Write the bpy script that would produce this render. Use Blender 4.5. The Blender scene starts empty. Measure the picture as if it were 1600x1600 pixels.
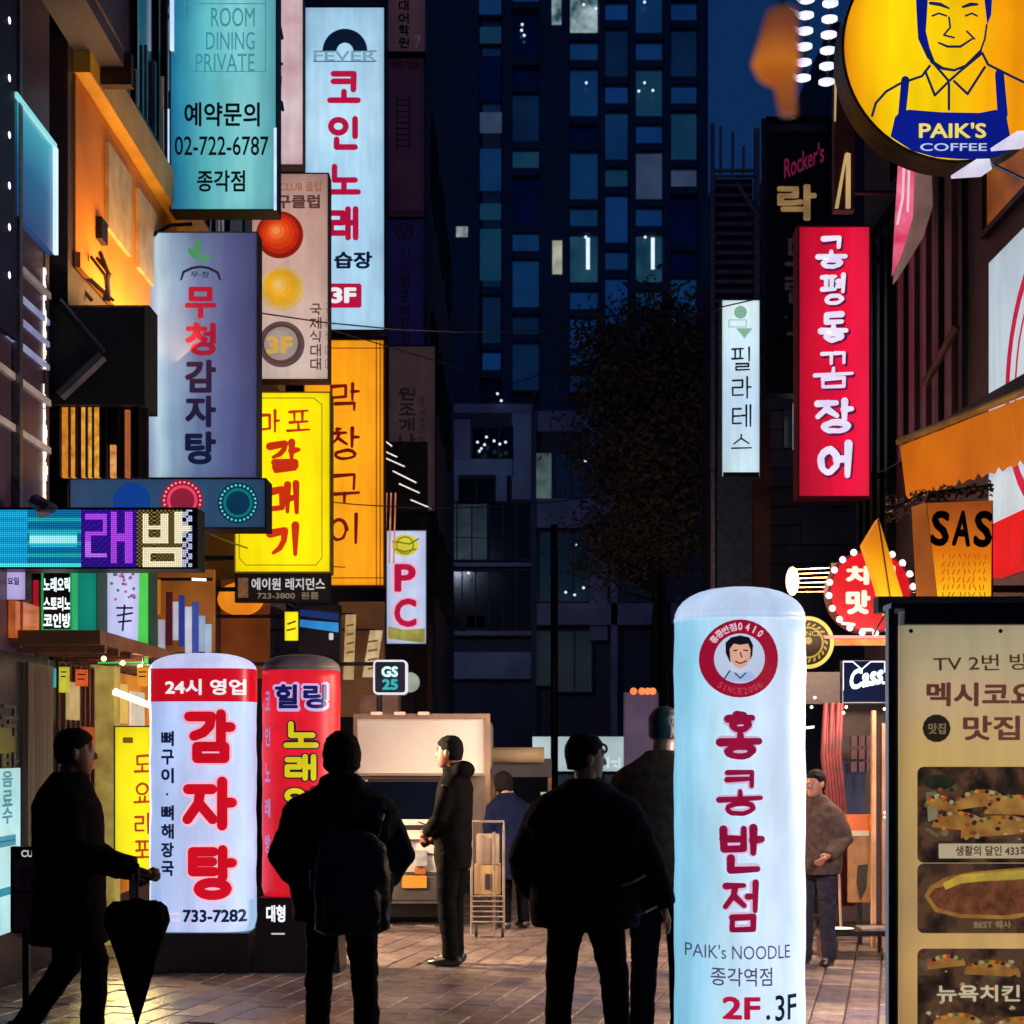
import bpy, bmesh, math, random
from mathutils import Vector, Matrix, noise
random.seed(7)
R = math.radians
SC = bpy.context.scene
COL = SC.collection

# ------------------------------------------------------------------ camera, sky, light, exposure
F, HX, HY, CH = 2400.0, 800.0, 1170.0, 1.67      # focal length in px of the 1600 px photo, principal point, eye height
cam = bpy.data.cameras.new('camera')
cam.sensor_width = 36.0
cam.lens = 36.0 * F / 1600.0
cam.shift_y = (HY - 800.0) / 1600.0
cam.clip_end = 600
cam.dof.use_dof = True
cam.dof.focus_distance = 11.5
cam.dof.aperture_fstop = 4.5
camo = bpy.data.objects.new('camera', cam)
camo.location = (0, 0, CH)
camo.rotation_euler = (R(90), 0, 0)
COL.objects.link(camo)
SC.camera = camo

world = bpy.data.worlds.new('World')
SC.world = world
world.use_nodes = True
wn = world.node_tree
bg = wn.nodes['Background']
sky = wn.nodes.new('ShaderNodeTexSky')
sky.sky_type = 'NISHITA'
sky.sun_disc = False
sky.sun_elevation = R(-4.0)
sky.sun_rotation = R(200)
sky.air_density = 1.4
sky.ozone_density = 4.0
mx = wn.nodes.new('ShaderNodeMix'); mx.data_type = 'RGBA'; mx.blend_type = 'ADD'; mx.inputs[0].default_value = 1.0
wn.links.new(sky.outputs[0], mx.inputs[6]); mx.inputs[7].default_value = (0.028, 0.19, 0.72, 1)   # city night glow over the twilight
wn.links.new(mx.outputs[2], bg.inputs[0])
bg.inputs[1].default_value = 0.12

sd = bpy.data.lights.new('dusk_sun', 'SUN')
sd.energy = 0.02
sd.angle = R(30)
sd.color = (0.45, 0.6, 1.0)
so = bpy.data.objects.new('dusk_sun', sd)
so.rotation_euler = (R(60), 0, R(-20))
COL.objects.link(so)

SC.view_settings.view_transform = 'Standard'
SC.view_settings.look = 'None'
SC.view_settings.exposure = 0
SC.view_settings.gamma = 1
SC.view_settings.use_curve_mapping = False
SC.cycles.use_denoising = True
SC.cycles.max_bounces = 5
SC.cycles.sample_clamp_indirect = 3.0

def P(px, py, Y):
    return Vector(((px - HX) * Y / F, Y, CH - (py - HY) * Y / F))

def aim(o, t):
    o.rotation_euler = (Vector(t)-Vector(o.location)).to_track_quat('-Z', 'Y').to_euler(); return o
def area(name, loc, rot, size, energy, color, sy=None):
    l = bpy.data.lights.new(name, 'AREA')
    l.energy = energy; l.color = color; l.size = size
    if sy: l.shape = 'RECTANGLE'; l.size_y = sy
    o = bpy.data.objects.new(name, l); o.location = loc; o.rotation_euler = rot
    COL.objects.link(o); return o
def point(name, loc, energy, color, r=0.08):
    l = bpy.data.lights.new(name, 'POINT')
    l.energy = energy; l.color = color; l.shadow_soft_size = r
    o = bpy.data.objects.new(name, l); o.location = loc
    COL.objects.link(o); return o

# ------------------------------------------------------------------ materials
def lin(c):
    if isinstance(c, str):
        c = [int(c[i:i+2], 16) / 255 for i in (0, 2, 4)]
        c = [(v / 12.92 if v <= .04045 else ((v + .055) / 1.055) ** 2.4) for v in c]
    return (c[0], c[1], c[2], 1.0)
MC = {}
def surf(name, c1, c2=None, scale=6, rough=.6, bump=.2, metal=0, spec=.5, stretch=(1, 1, 1), coat=0):
    if name in MC: return MC[name]
    m = bpy.data.materials.new(name); MC[name] = m; m.use_nodes = True
    nt = m.node_tree; b = nt.nodes['Principled BSDF']
    c1 = lin(c1); c2 = lin(c2) if c2 else (c1[0] * .6, c1[1] * .6, c1[2] * .6, 1)
    tc = nt.nodes.new('ShaderNodeTexCoord'); mp = nt.nodes.new('ShaderNodeMapping'); mp.inputs['Scale'].default_value = stretch
    nt.links.new(tc.outputs['Object'], mp.inputs[0])
    n = nt.nodes.new('ShaderNodeTexNoise'); n.inputs['Scale'].default_value = scale; n.inputs['Detail'].default_value = 6
    nt.links.new(mp.outputs[0], n.inputs['Vector'])
    r = nt.nodes.new('ShaderNodeValToRGB'); r.color_ramp.elements[0].position = .35; r.color_ramp.elements[1].position = .65
    r.color_ramp.elements[0].color = c1; r.color_ramp.elements[1].color = c2
    nt.links.new(n.outputs['Fac'], r.inputs[0]); nt.links.new(r.outputs[0], b.inputs['Base Color'])
    b.inputs['Roughness'].default_value = rough; b.inputs['Metallic'].default_value = metal
    b.inputs['Specular IOR Level'].default_value = spec
    b.inputs['Coat Weight'].default_value = coat
    if bump:
        n2 = nt.nodes.new('ShaderNodeTexNoise'); n2.inputs['Scale'].default_value = scale * 6; n2.inputs['Detail'].default_value = 5
        nt.links.new(mp.outputs[0], n2.inputs['Vector'])
        bp = nt.nodes.new('ShaderNodeBump'); bp.inputs['Strength'].default_value = bump; bp.inputs['Distance'].default_value = .02
        nt.links.new(n2.outputs['Fac'], bp.inputs['Height']); nt.links.new(bp.outputs[0], b.inputs['Normal'])
    return m
def glow(name, c1, c2=None, strength=1.0, scale=1.2, stops=None, axis='X', base=None, rough=.35):
    """an emitting material: backlit faces with uneven tubes, also glow painted onto unlit parts"""
    if name in MC: return MC[name]
    m = bpy.data.materials.new(name); MC[name] = m; m.use_nodes = True
    nt = m.node_tree; b = nt.nodes['Principled BSDF']
    c1 = lin(c1); c2 = lin(c2) if c2 else tuple(v * .75 for v in c1[:3]) + (1,)
    tc = nt.nodes.new('ShaderNodeTexCoord')
    n = nt.nodes.new('ShaderNodeTexNoise'); n.inputs['Scale'].default_value = scale; n.inputs['Detail'].default_value = 2
    nt.links.new(tc.outputs['Object'], n.inputs['Vector'])
    r = nt.nodes.new('ShaderNodeValToRGB')
    if stops:
        sp = nt.nodes.new('ShaderNodeSeparateXYZ'); nt.links.new(tc.outputs['Generated'], sp.inputs[0])
        ma = nt.nodes.new('ShaderNodeMath'); ma.operation = 'MULTIPLY_ADD'; ma.inputs[1].default_value = .22
        nt.links.new(n.outputs['Fac'], ma.inputs[0]); nt.links.new(sp.outputs[axis], ma.inputs[2])
        su = nt.nodes.new('ShaderNodeMath'); su.operation = 'SUBTRACT'; su.inputs[1].default_value = .11
        nt.links.new(ma.outputs[0], su.inputs[0]); nt.links.new(su.outputs[0], r.inputs[0])
        e = r.color_ramp.elements
        while len(e) < len(stops): e.new(.5)
        for i, (p, c) in enumerate(stops): e[i].position = p; e[i].color = lin(c)
    else:
        r.color_ramp.elements[0].position = .3; r.color_ramp.elements[1].position = .7
        r.color_ramp.elements[0].color = c1; r.color_ramp.elements[1].color = c2
        nt.links.new(n.outputs['Fac'], r.inputs[0])
    b.inputs['Base Color'].default_value = lin(base) if base else tuple(v * .4 for v in c1[:3]) + (1,)
    b.inputs['Roughness'].default_value = rough
    nt.links.new(r.outputs[0], b.inputs['Emission Color'])
    b.inputs['Emission Strength'].default_value = strength
    if any(w in name for w in ('face', 'skin', 'banner', 'board', 'sheet', 'dome', 'poster')):
        # a real light box: tubes read as faint streaks, the rim is dimmer, the vinyl is grimy
        def mth(op, a, c=None, clamp=False):
            q = nt.nodes.new('ShaderNodeMath'); q.operation = op; q.use_clamp = clamp
            for k, v in enumerate((a, c)):
                if v is None: continue
                if isinstance(v, (int, float)): q.inputs[k].default_value = v
                else: nt.links.new(v, q.inputs[k])
            return q.outputs[0]
        def nz(sc, det):
            mp = nt.nodes.new('ShaderNodeMapping'); mp.inputs['Scale'].default_value = sc; nt.links.new(tc.outputs['Object'], mp.inputs[0])
            q = nt.nodes.new('ShaderNodeTexNoise'); q.inputs['Scale'].default_value = 1; q.inputs['Detail'].default_value = det; nt.links.new(mp.outputs[0], q.inputs['Vector']); return q.outputs['Fac']
        f = mth('ADD', mth('MULTIPLY', nz((9, 9, .5), 2), .4), .8)
        f = mth('MULTIPLY', f, mth('ADD', mth('MULTIPLY', nz((2.6, 2.6, 1.1), 1), .5), .76))
        f = mth('MULTIPLY', f, mth('ADD', mth('MULTIPLY', nz((7, 7, 3.5), 6), .3), .85))
        if 'skin' in name or 'dome' in name:
            f = mth('MULTIPLY', f, mth('ADD', mth('MULTIPLY', nz((26, 26, 5), 3), .22), .89))
        else:
            s2 = nt.nodes.new('ShaderNodeSeparateXYZ'); nt.links.new(tc.outputs['Generated'], s2.inputs[0])
            for ax, pw in (('X', .14), ('Z', .07)):
                x = s2.outputs[ax]; g = mth('MULTIPLY', mth('MULTIPLY', x, mth('SUBTRACT', 1, x)), 4)
                f = mth('MULTIPLY', f, mth('ADD', mth('MULTIPLY', mth('POWER', mth('MAXIMUM', g, .02), pw), .75), .25))
        nt.links.new(mth('MULTIPLY', f, strength*1.06), b.inputs['Emission Strength'])
        bp = nt.nodes.new('ShaderNodeBump'); bp.inputs['Strength'].default_value = .25; bp.inputs['Distance'].default_value = .01
        nt.links.new(f, bp.inputs['Height']); nt.links.new(bp.outputs[0], b.inputs['Normal'])
    return m

# ------------------------------------------------------------------ geometry helpers
class MB:
    def __init__(s): s.v = []; s.f = []
    def quad(s, a, b, c, d):
        i = len(s.v); s.v += [Vector(a), Vector(b), Vector(c), Vector(d)]; s.f.append((i, i+1, i+2, i+3)); return s
    def poly(s, pts):
        i = len(s.v); s.v += [Vector(p) for p in pts]; s.f.append(tuple(range(i, i+len(pts)))); return s
    def box(s, lo, hi, bev=0):
        x0, y0, z0 = lo; x1, y1, z1 = hi
        if x0 > x1: x0, x1 = x1, x0
        if y0 > y1: y0, y1 = y1, y0
        if z0 > z1: z0, z1 = z1, z0
        if bev:
            # chamfered along the y axis outline (front view corners)
            b = min(bev, (x1-x0)/2.01, (z1-z0)/2.01)
            out = []
            for cx, cz, a0 in ((x1-b, z1-b, 0), (x0+b, z1-b, 90), (x0+b, z0+b, 180), (x1-b, z0+b, 270)):
                for k in range(4):
                    a = R(a0 + 30*k); out.append((cx + b*math.cos(a), cz + b*math.sin(a)))
            return s.prism([(x, z) for x, z in out], y0, y1)
        i = len(s.v)
        s.v += [Vector(p) for p in ((x0,y0,z0),(x1,y0,z0),(x1,y1,z0),(x0,y1,z0),(x0,y0,z1),(x1,y0,z1),(x1,y1,z1),(x0,y1,z1))]
        for f in ((0,3,2,1),(4,5,6,7),(0,1,5,4),(1,2,6,5),(2,3,7,6),(3,0,4,7)): s.f.append(tuple(i+k for k in f))
        return s
    def prism(s, xz, y0, y1):
        """outline in x,z extruded along y"""
        n = len(xz); i = len(s.v)
        s.v += [Vector((x, y0, z)) for x, z in xz] + [Vector((x, y1, z)) for x, z in xz]
        s.f.append(tuple(range(i, i+n))); s.f.append(tuple(range(i+2*n-1, i+n-1, -1)))
        for k in range(n):
            j = (k+1) % n; s.f.append((i+k, i+n+k, i+n+j, i+j))
        return s
    def prism_x(s, yz, x0, x1):
        n = len(yz); i = len(s.v)
        s.v += [Vector((x0, y, z)) for y, z in yz] + [Vector((x1, y, z)) for y, z in yz]
        s.f.append(tuple(range(i, i+n))); s.f.append(tuple(range(i+2*n-1, i+n-1, -1)))
        for k in range(n):
            j = (k+1) % n; s.f.append((i+k, i+n+k, i+n+j, i+j))
        return s
    def tube(s, pts, r, n=8, rs=None):
        pts = [Vector(p) for p in pts]; i0 = len(s.v); m = len(pts)
        up = None
        for k, p in enumerate(pts):
            d = (pts[min(k+1, m-1)] - pts[max(k-1, 0)])
            if d.length < 1e-9: d = Vector((0, 0, 1))
            d.normalize()
            if up is None:
                up = d.cross(Vector((0, 1, 0))) if abs(d.y) < .9 else d.cross(Vector((1, 0, 0)))
            up = (up - d * up.dot(d)).normalized(); w = d.cross(up)
            rr = rs[k] if rs else r
            ra, rb = rr if isinstance(rr, tuple) else (rr, rr)
            for q in range(n):
                a = 2*math.pi*q/n; s.v.append(p + up*math.cos(a)*ra + w*math.sin(a)*rb)
        for k in range(m-1):
            for q in range(n):
                a = i0+k*n+q; b = i0+k*n+(q+1) % n; s.f.append((a, b, b+n, a+n))
        s.f.append(tuple(range(i0+n-1, i0-1, -1))); s.f.append(tuple(range(i0+(m-1)*n, i0+m*n)))
        return s
    def stack(s, rings, n=20, pw=2.0, close=True):
        """rings (cx, cy, z, rx, ry): closed stack of superellipses, top or bottom first"""
        i0 = len(s.v)
        for cx, cy, z, rx, ry in rings:
            for q in range(n):
                a = 2*math.pi*q/n; c, d = math.cos(a), math.sin(a)
                s.v.append(Vector((cx + rx*math.copysign(abs(c)**(2/pw), c), cy + ry*math.copysign(abs(d)**(2/pw), d), z)))
        m = len(rings)
        for k in range(m-1):
            for q in range(n):
                a = i0+k*n+q; b = i0+k*n+(q+1) % n; s.f.append((a, b, b+n, a+n))
        if close:
            s.f.append(tuple(range(i0+n-1, i0-1, -1))); s.f.append(tuple(range(i0+(m-1)*n, i0+m*n)))
        return s
    def ball(s, c, rx, ry=None, rz=None, n=12, m=8):
        ry = ry or rx; rz = rz or rx
        rg = []
        for k in range(m+1):
            t = -math.pi/2 + math.pi*k/m
            rg.append((c[0], c[1], c[2]+rz*math.sin(t), max(rx*math.cos(t), rx*.02), max(ry*math.cos(t), ry*.02)))
        return s.stack(rg, n)
    def disc(s, c, r, axis='y', n=24, th=.02):
        pts = [(r*math.cos(2*math.pi*q/n), r*math.sin(2*math.pi*q/n)) for q in range(n)]
        if axis == 'y': return s.prism([(c[0]+a, c[2]+b) for a, b in pts], c[1], c[1]+th)
        if axis == 'x': return s.prism_x([(c[1]+a, c[2]+b) for a, b in pts], c[0], c[0]+th)
        return s.stack([(c[0], c[1], c[2], r, r), (c[0], c[1], c[2]+th, r, r)], n)
    def xf(s, M):
        s.v = [M @ v for v in s.v]; return s

def wloc(o):
    L = Vector((0, 0, 0))
    while o is not None: L += Vector(o.location); o = o.parent
    return L
def obj(name, mb, m, parent=None, smooth=False, fixn=True):
    if isinstance(mb, MB): vs, fs = mb.v, mb.f
    else: vs, fs = mb
    if parent is not None: L = wloc(parent); off = Vector((0, 0, 0))
    else:
        xs = [v[0] for v in vs]; ys = [v[1] for v in vs]; zs = [v[2] for v in vs]
        off = Vector(((min(xs)+max(xs))/2, (min(ys)+max(ys))/2, min(zs))); L = off
    me = bpy.data.meshes.new(name)
    me.from_pydata([tuple(Vector(v) - L) for v in vs], [], fs)
    if fixn and len(fs) > 1:
        bm = bmesh.new(); bm.from_mesh(me); bmesh.ops.recalc_face_normals(bm, faces=bm.faces); bm.to_mesh(me); bm.free()
    me.materials.append(m)
    if smooth: me.shade_smooth()
    me.update()
    o = bpy.data.objects.new(name, me); COL.objects.link(o)
    o.parent = parent
    if parent is None: o.location = off
    return o
def tag(o, label=None, cat=None, group=None, kind=None):
    if label: o['label'] = label
    if cat: o['category'] = cat
    if group: o['group'] = group
    if kind: o['kind'] = kind
    return o
def thing(name, label, cat, loc, group=None):
    o = bpy.data.objects.new(name, None); o.empty_display_size = .2; COL.objects.link(o); o.location = loc
    return tag(o, label, cat, group)
def struct(name, mb, m, parent=None, smooth=False):
    o = obj(name, mb, m, parent, smooth)
    if parent is None: o['kind'] = 'structure'
    return o

# ------------------------------------------------------------------ print on faces
class Frame:
    """a face to print on: metres u,v -> world; built from where its pixels fall on the real plane"""
    def __init__(s, Y=None, X=None, surf=None):
        s.Y, s.X, s.surf = Y, X, surf
    def uv(s, px, py):
        if s.X is None: p = P(px, py, s.Y); return p.x, p.z
        Y = s.X * F / (px - HX); return Y, CH - (py - HY) * Y / F
    def at(s, u, v, k):
        d = .0035 * k
        if s.X is None:
            y = s.Y if s.surf is None else s.surf(u, v)
            return Vector((u, y - d, v))
        return Vector((s.X - math.copysign(d, s.X), u, v))
    def rect(s, x0, y0, x1, y1):
        a = s.uv(x0, y0); b = s.uv(x1, y1)
        return a[0], b[1], b[0], a[1]      # u0, v0, u1, v1
TC = {}
def tmesh(text, bold=0.0):
    key = (text, bold)
    if key in TC: return TC[key]
    cu = bpy.data.curves.new('t', 'FONT'); cu.body = text; cu.size = 1; cu.resolution_u = 3; cu.fill_mode = 'FRONT'
    o = bpy.data.objects.new('t', cu); COL.objects.link(o); bpy.context.view_layer.update()
    dg = bpy.context.evaluated_depsgraph_get()
    me = bpy.data.meshes.new_from_object(o.evaluated_get(dg))
    vs = [v.co.copy() for v in me.vertices]; fs = [tuple(p.vertices) for p in me.polygons]
    bpy.data.objects.remove(o); bpy.data.curves.remove(cu); bpy.data.meshes.remove(me)
    x0 = min(v.x for v in vs); x1 = max(v.x for v in vs); y0 = min(v.y for v in vs); y1 = max(v.y for v in vs)
    n = len(vs); zs = [0.0]*n
    if bold:
        b = bold*.8; base = [(v.x, v.y) for v in vs]; bf = list(fs); vs = []; fs = []; zs = []
        for q in range(8):
            a = math.pi/8+q*math.pi/4; dx, dy = b*math.cos(a), b*math.sin(a)
            fs += [tuple(i+q*n for i in f) for f in bf]; vs += [(x+dx, y+dy) for x, y in base]; zs += [q*.05]*n
        x0 -= b; x1 += b; y0 -= b; y1 += b
    else: vs = [(v.x, v.y) for v in vs]
    vs = [((x-x0)/(x1-x0), (y-y0)/(y1-y0)) for x, y in vs]
    TC[key] = (vs, fs, zs); return TC[key]
def put2d(root, name, pts, faces, fr, m, k, zs=None):
    """pts in frame metres; cut finer where the face is curved"""
    if fr.surf is not None:
        bm = bmesh.new(); bv = [bm.verts.new((p[0], p[1], (zs[i] if zs else 0))) for i, p in enumerate(pts)]
        for f in faces:
            try: bm.faces.new([bv[i] for i in f])
            except ValueError: pass
        x0 = min(p[0] for p in pts); x1 = max(p[0] for p in pts)
        step = .03; x = math.floor(x0/step)*step
        while x < x1:
            bmesh.ops.bisect_plane(bm, geom=bm.verts[:]+bm.edges[:]+bm.faces[:], plane_co=(x, 0, 0), plane_no=(1, 0, 0)); x += step
        bmesh.ops.triangulate(bm, faces=bm.faces[:])
        bm.verts.index_update()
        pts = [(v.co.x, v.co.y) for v in bm.verts]; zs = [v.co.z for v in bm.verts]
        faces = [tuple(v.index for v in f.verts) for f in bm.faces]; bm.free()
    mb = MB(); mb.v = [fr.at(p[0], p[1], k + (zs[i] if zs else 0)) for i, p in enumerate(pts)]; mb.f = faces
    return obj(name, mb, m, root, fixn=False)
def T(root, text, rect, m, fr, bold=0.0, k=1, name='lettering', shear=0, rot=0):
    vs, fs, zs = tmesh(text, bold); u0, v0, u1, v1 = fr.rect(*rect)
    pts = [(u0 + (u1-u0)*(x + shear*y), v0 + (v1-v0)*y) for x, y in vs]
    if rot:
        cx, cy = (u0+u1)/2, (v0+v1)/2; c, s_ = math.cos(R(rot)), math.sin(R(rot))
        pts = [(cx+(a-cx)*c-(b-cy)*s_, cy+(a-cx)*s_+(b-cy)*c) for a, b in pts]
    return put2d(root, name, pts, fs, fr, m, k, zs)
def caps(lines, n=5):
    """capsules along polylines of (x, y, r); returns pts, faces, stagger"""
    pts, fs, zs = [], [], []; c = 0
    for L in lines:
        for i in range(len(L)-1):
            (x0, y0, r0), (x1, y1, r1) = L[i], L[i+1]
            a = math.atan2(y1-y0, x1-x0); i0 = len(pts)
            for q in range(n+1):
                t = a + math.pi/2 + math.pi*q/n; pts.append((x0+r0*math.cos(t), y0+r0*math.sin(t)))
            for q in range(n+1):
                t = a - math.pi/2 + math.pi*q/n; pts.append((x1+r1*math.cos(t), y1+r1*math.sin(t)))
            fs.append(tuple(range(i0, len(pts)))); zs += [(c % 7)*.06]*(len(pts)-i0); c += 1
    return pts, fs, zs
CIR = [(.5+.45*math.cos(2*math.pi*q/14), .5+.47*math.sin(2*math.pi*q/14)) for q in range(15)]
def sc_(L, x0, y0, x1, y1): return [[(x0+(x1-x0)*x, y0+(y1-y0)*y) for x, y in l] for l in L]
G1 = [[(.05, .93), (.92, .93), (.86, .5), (.62, .2), (.25, .03)]]; G2 = [[(.05, .93), (.92, .93), (.9, .05)]]; K2 = [[(.05, .97), (.92, .97), (.9, .0)], [(.05, .5), (.88, .5)]]
JA = {'ㄱ': G1, 'ㄴ': [[(.1, .97), (.1, .1), (.97, .1)]], 'ㄷ': [[(.95, .93), (.1, .93), (.1, .07), (.97, .07)]],
 'ㄹ': [[(.08, .97), (.92, .97), (.92, .53), (.08, .53), (.08, .05), (.97, .05)]], 'ㅁ': [[(.08, .93), (.92, .93), (.92, .07), (.08, .07), (.08, .93)]],
 'ㅂ': [[(.1, 1), (.1, .05), (.9, .05), (.9, 1)], [(.1, .52), (.9, .52)]], 'ㅅ': [[(.5, 1), (.46, .6), (.03, .03)], [(.48, .62), (.97, .03)]],
 'ㅇ': [CIR], 'ㅈ': [[(.05, .93), (.95, .93)], [(.52, .93), (.44, .5), (.03, .03)], [(.47, .5), (.97, .03)]],
 'ㅊ': [[(.4, 1.08), (.62, 1.08)], [(.05, .8), (.95, .8)], [(.5, .8), (.44, .45), (.03, .0)], [(.47, .45), (.97, .0)]],
 'ㅋ': [[(.05, .93), (.92, .93), (.88, .5), (.6, .03)], [(.05, .52), (.86, .52)]],
 'ㅌ': [[(.95, .95), (.1, .95), (.1, .05), (.97, .05)], [(.1, .5), (.9, .5)]],
 'ㅍ': [[(.03, .95), (.97, .95)], [(.03, .05), (.97, .05)], [(.28, .95), (.28, .05)], [(.72, .95), (.72, .05)]],
 'ㅎ': [[(.35, 1.05), (.65, 1.05)], [(.05, .8), (.95, .8)], [(.5+.3*math.cos(2*math.pi*q/12), .31+.3*math.sin(2*math.pi*q/12)) for q in range(13)]]}
INI = ['ㄱ', 'ㄱㄱ', 'ㄴ', 'ㄷ', 'ㄷㄷ', 'ㄹ', 'ㅁ', 'ㅂ', 'ㅂㅂ', 'ㅅ', 'ㅅㅅ', 'ㅇ', 'ㅈ', 'ㅈㅈ', 'ㅊ', 'ㅋ', 'ㅌ', 'ㅍ', 'ㅎ']
FIN = ['', 'ㄱ', 'ㄱㄱ', 'ㄱㅅ', 'ㄴ', 'ㄴㅈ', 'ㄴㅎ', 'ㄷ', 'ㄹ', 'ㄹㄱ', 'ㄹㅁ', 'ㄹㅂ', 'ㄹㅅ', 'ㄹㅌ', 'ㄹㅍ', 'ㄹㅎ', 'ㅁ', 'ㅂ', 'ㅂㅅ', 'ㅅ', 'ㅅㅅ', 'ㅇ', 'ㅈ', 'ㅊ', 'ㅋ', 'ㅌ', 'ㅍ', 'ㅎ']
V_ = lambda x: [(x, 1), (x, 0)]
VW = {0: [V_(.35), [(.35, .52), (1, .52)]], 1: [V_(.15), [(.15, .52), (.8, .52)], V_(.8)], 2: [V_(.35), [(.35, .66), (1, .66)], [(.35, .38), (1, .38)]],
 4: [V_(.8), [(.1, .52), (.8, .52)]], 5: [V_(.4), V_(.92), [(-.1, .52), (.4, .52)]], 6: [V_(.85), [(.1, .66), (.85, .66)], [(.1, .38), (.85, .38)]],
 7: [V_(.4), V_(.92), [(-.1, .64), (.4, .64)], [(-.1, .4), (.4, .4)]], 8: [[(0, .1), (1, .1)], [(.5, .1), (.5, .95)]],
 12: [[(0, .1), (1, .1)], [(.33, .1), (.33, .9)], [(.67, .1), (.67, .9)]], 13: [[(0, .9), (1, .9)], [(.5, .9), (.5, .0)]],
 17: [[(0, .9), (1, .9)], [(.33, .9), (.33, 0)], [(.67, .9), (.67, 0)]], 18: [[(0, .5), (1, .5)]], 19: [[(0, .08), (.72, .08)], V_(.95)], 11: [[(0, .08), (.72, .08)], [(.36, .08), (.36, .32)], V_(.95)], 9: [[(0, .08), (.68, .08)], [(.34, .08), (.34, .32)], V_(.82), [(.82, .55), (1.02, .55)]],
 14: [[(0, .3), (.66, .3)], [(.33, .3), (.33, .0)], V_(.95), [(.74, .2), (.95, .2)]], 16: [[(0, .3), (.7, .3)], [(.35, .3), (.35, .0)], V_(.95)], 20: [V_(.7)]}
def cons(c, b, right):
    x0, y0, x1, y1 = b; out = []; n = len(c)
    for i, j in enumerate(c):
        g = G2 if (j == 'ㄱ' and not right) else K2 if (j == 'ㅋ' and not right) else JA[j]
        w = (x1-x0)/n; out += sc_(g, x0+w*i+(.03 if n > 1 else 0), y0, x0+w*(i+1)-(.03 if n > 1 else 0), y1)
    return out
def syl(ch):
    k = ord(ch)-0xAC00; a, v, t = k//588, (k % 588)//28, k % 28
    L = []
    if v in (8, 12, 13, 17, 18):
        if t: L += cons(INI[a], (.16, .66, .84, 1), 0); L += sc_(VW[v], 0, .34, 1, .56); L += cons(FIN[t], (.16, 0, .84, .27), 0)
        else: L += cons(INI[a], (.08, .42, .92, 1), 0); L += sc_(VW[v], 0, 0, 1, .36)
    elif v in (9, 11, 14, 16, 19):
        z = .34 if t else 0
        L += cons(INI[a], (.05, z+(1-z)*.42, .66, 1), 0); L += sc_(VW[v], 0, z, 1, 1)
        if t: L += cons(FIN[t], (.16, 0, .92, .24), 0)
    else:
        w = .5 if v in (1, 5, 7) else .6
        if t: L += cons(INI[a], (0, .5, w, .98), 1); L += sc_(VW[v], w+.06, .4, 1, 1); L += cons(FIN[t], (.16, 0, .92, .3), 0)
        else: L += cons(INI[a], (0, .12, w, .88), 1); L += sc_(VW[v], w+.08, 0, 1, 1)
    return L
def HS(root, text, rect, m, fr, r=.07, gap=.14, k=1, vertical=True, brush=0, name='lettering', sep=False):
    """hangul drawn in round strokes, letters filling the rectangle"""
    u0, v0, u1, v1 = fr.rect(*rect); n = len(text); rnd = random.Random(len(text)*7+int(abs(u0)*100)); allL = []
    for i, ch in enumerate(text):
        if ch == ' ': continue
        if vertical:
            h = (v1-v0)/(n-gap*0+gap*(n-1)); st = h*(1+gap)
            b = (u0, v1-st*i-h, u1, v1-st*i)
        else:
            w = (u1-u0)/(n+gap*(n-1)); st = w*(1+gap)
            b = (u0+st*i, v0, u0+st*i+w, v1)
        rr = r*min(abs(b[2]-b[0]), b[3]-b[1]); sx = math.copysign(1, b[2]-b[0])
        ins = rr; B = (b[0]+sx*ins, b[1]+ins, b[2]-sx*ins, b[3]-ins)
        L = []
        for l in syl(ch) if ord(ch) >= 0xAC00 else []:
            pts = [(B[0]+(B[2]-B[0])*x, B[1]+(B[3]-B[1])*(y + brush*.09*(x-.5))) for x, y in l]; q = len(pts)
            o = []
            for j, (x, y) in enumerate(pts):
                t = j/(q-1) if q > 1 else 0
                f = 1 + brush*(.35*(1-t)**2 - .3*t + .15*rnd.uniform(-1, 1))
                jx = brush*rr*.35*rnd.uniform(-1, 1)
                o.append((x+jx, y+brush*rr*.35*rnd.uniform(-1, 1), rr*f))
            L.append(o)
        if sep:
            p, f, z = caps(L); put2d(root, name, p, f, fr, m, k, z)
        else: allL += L
    if allL:
        p, f, z = caps(allL); return put2d(root, name, p, f, fr, m, k, z)
def LINE(root, lines, w, m, fr, k=1, name='outline'):
    """polylines in photo px -> stroke of w px"""
    L = []
    for l in lines:
        o = []
        for p in l:
            u, v = fr.uv(p[0], p[1]); o.append((u, v, (p[2] if len(p) > 2 else w)/2*fr.Y/F))
        L.append(o)
    p, f, z = caps(L); return put2d(root, name, p, f, fr, m, k, z)
def POLY(root, pts, m, fr, k=1, name='print'):
    q = [fr.uv(*p) for p in pts]
    return put2d(root, name, q, [tuple(range(len(q)))], fr, m, k)
def cpts(cx, cy, r, n=36, ry=None, a0=0, a1=360):
    ry = ry or r
    return [(cx+r*math.cos(R(a0+(a1-a0)*q/n)), cy-ry*math.sin(R(a0+(a1-a0)*q/n))) for q in range(n+(0 if a1-a0 == 360 else 1))]
def RING(root, cx, cy, r0, r1, m, fr, k=1, n=36, a0=0, a1=360, name='ring'):
    o = [fr.uv(*p) for p in cpts(cx, cy, r1, n, None, a0, a1-.001)]; i = [fr.uv(*p) for p in cpts(cx, cy, r0, n, None, a0, a1-.001)]
    c = len(o); fs = [(q, q+1, c+q+1, c+q) for q in range(c-1)]
    return put2d(root, name, o+i, fs, fr, m, k)
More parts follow.
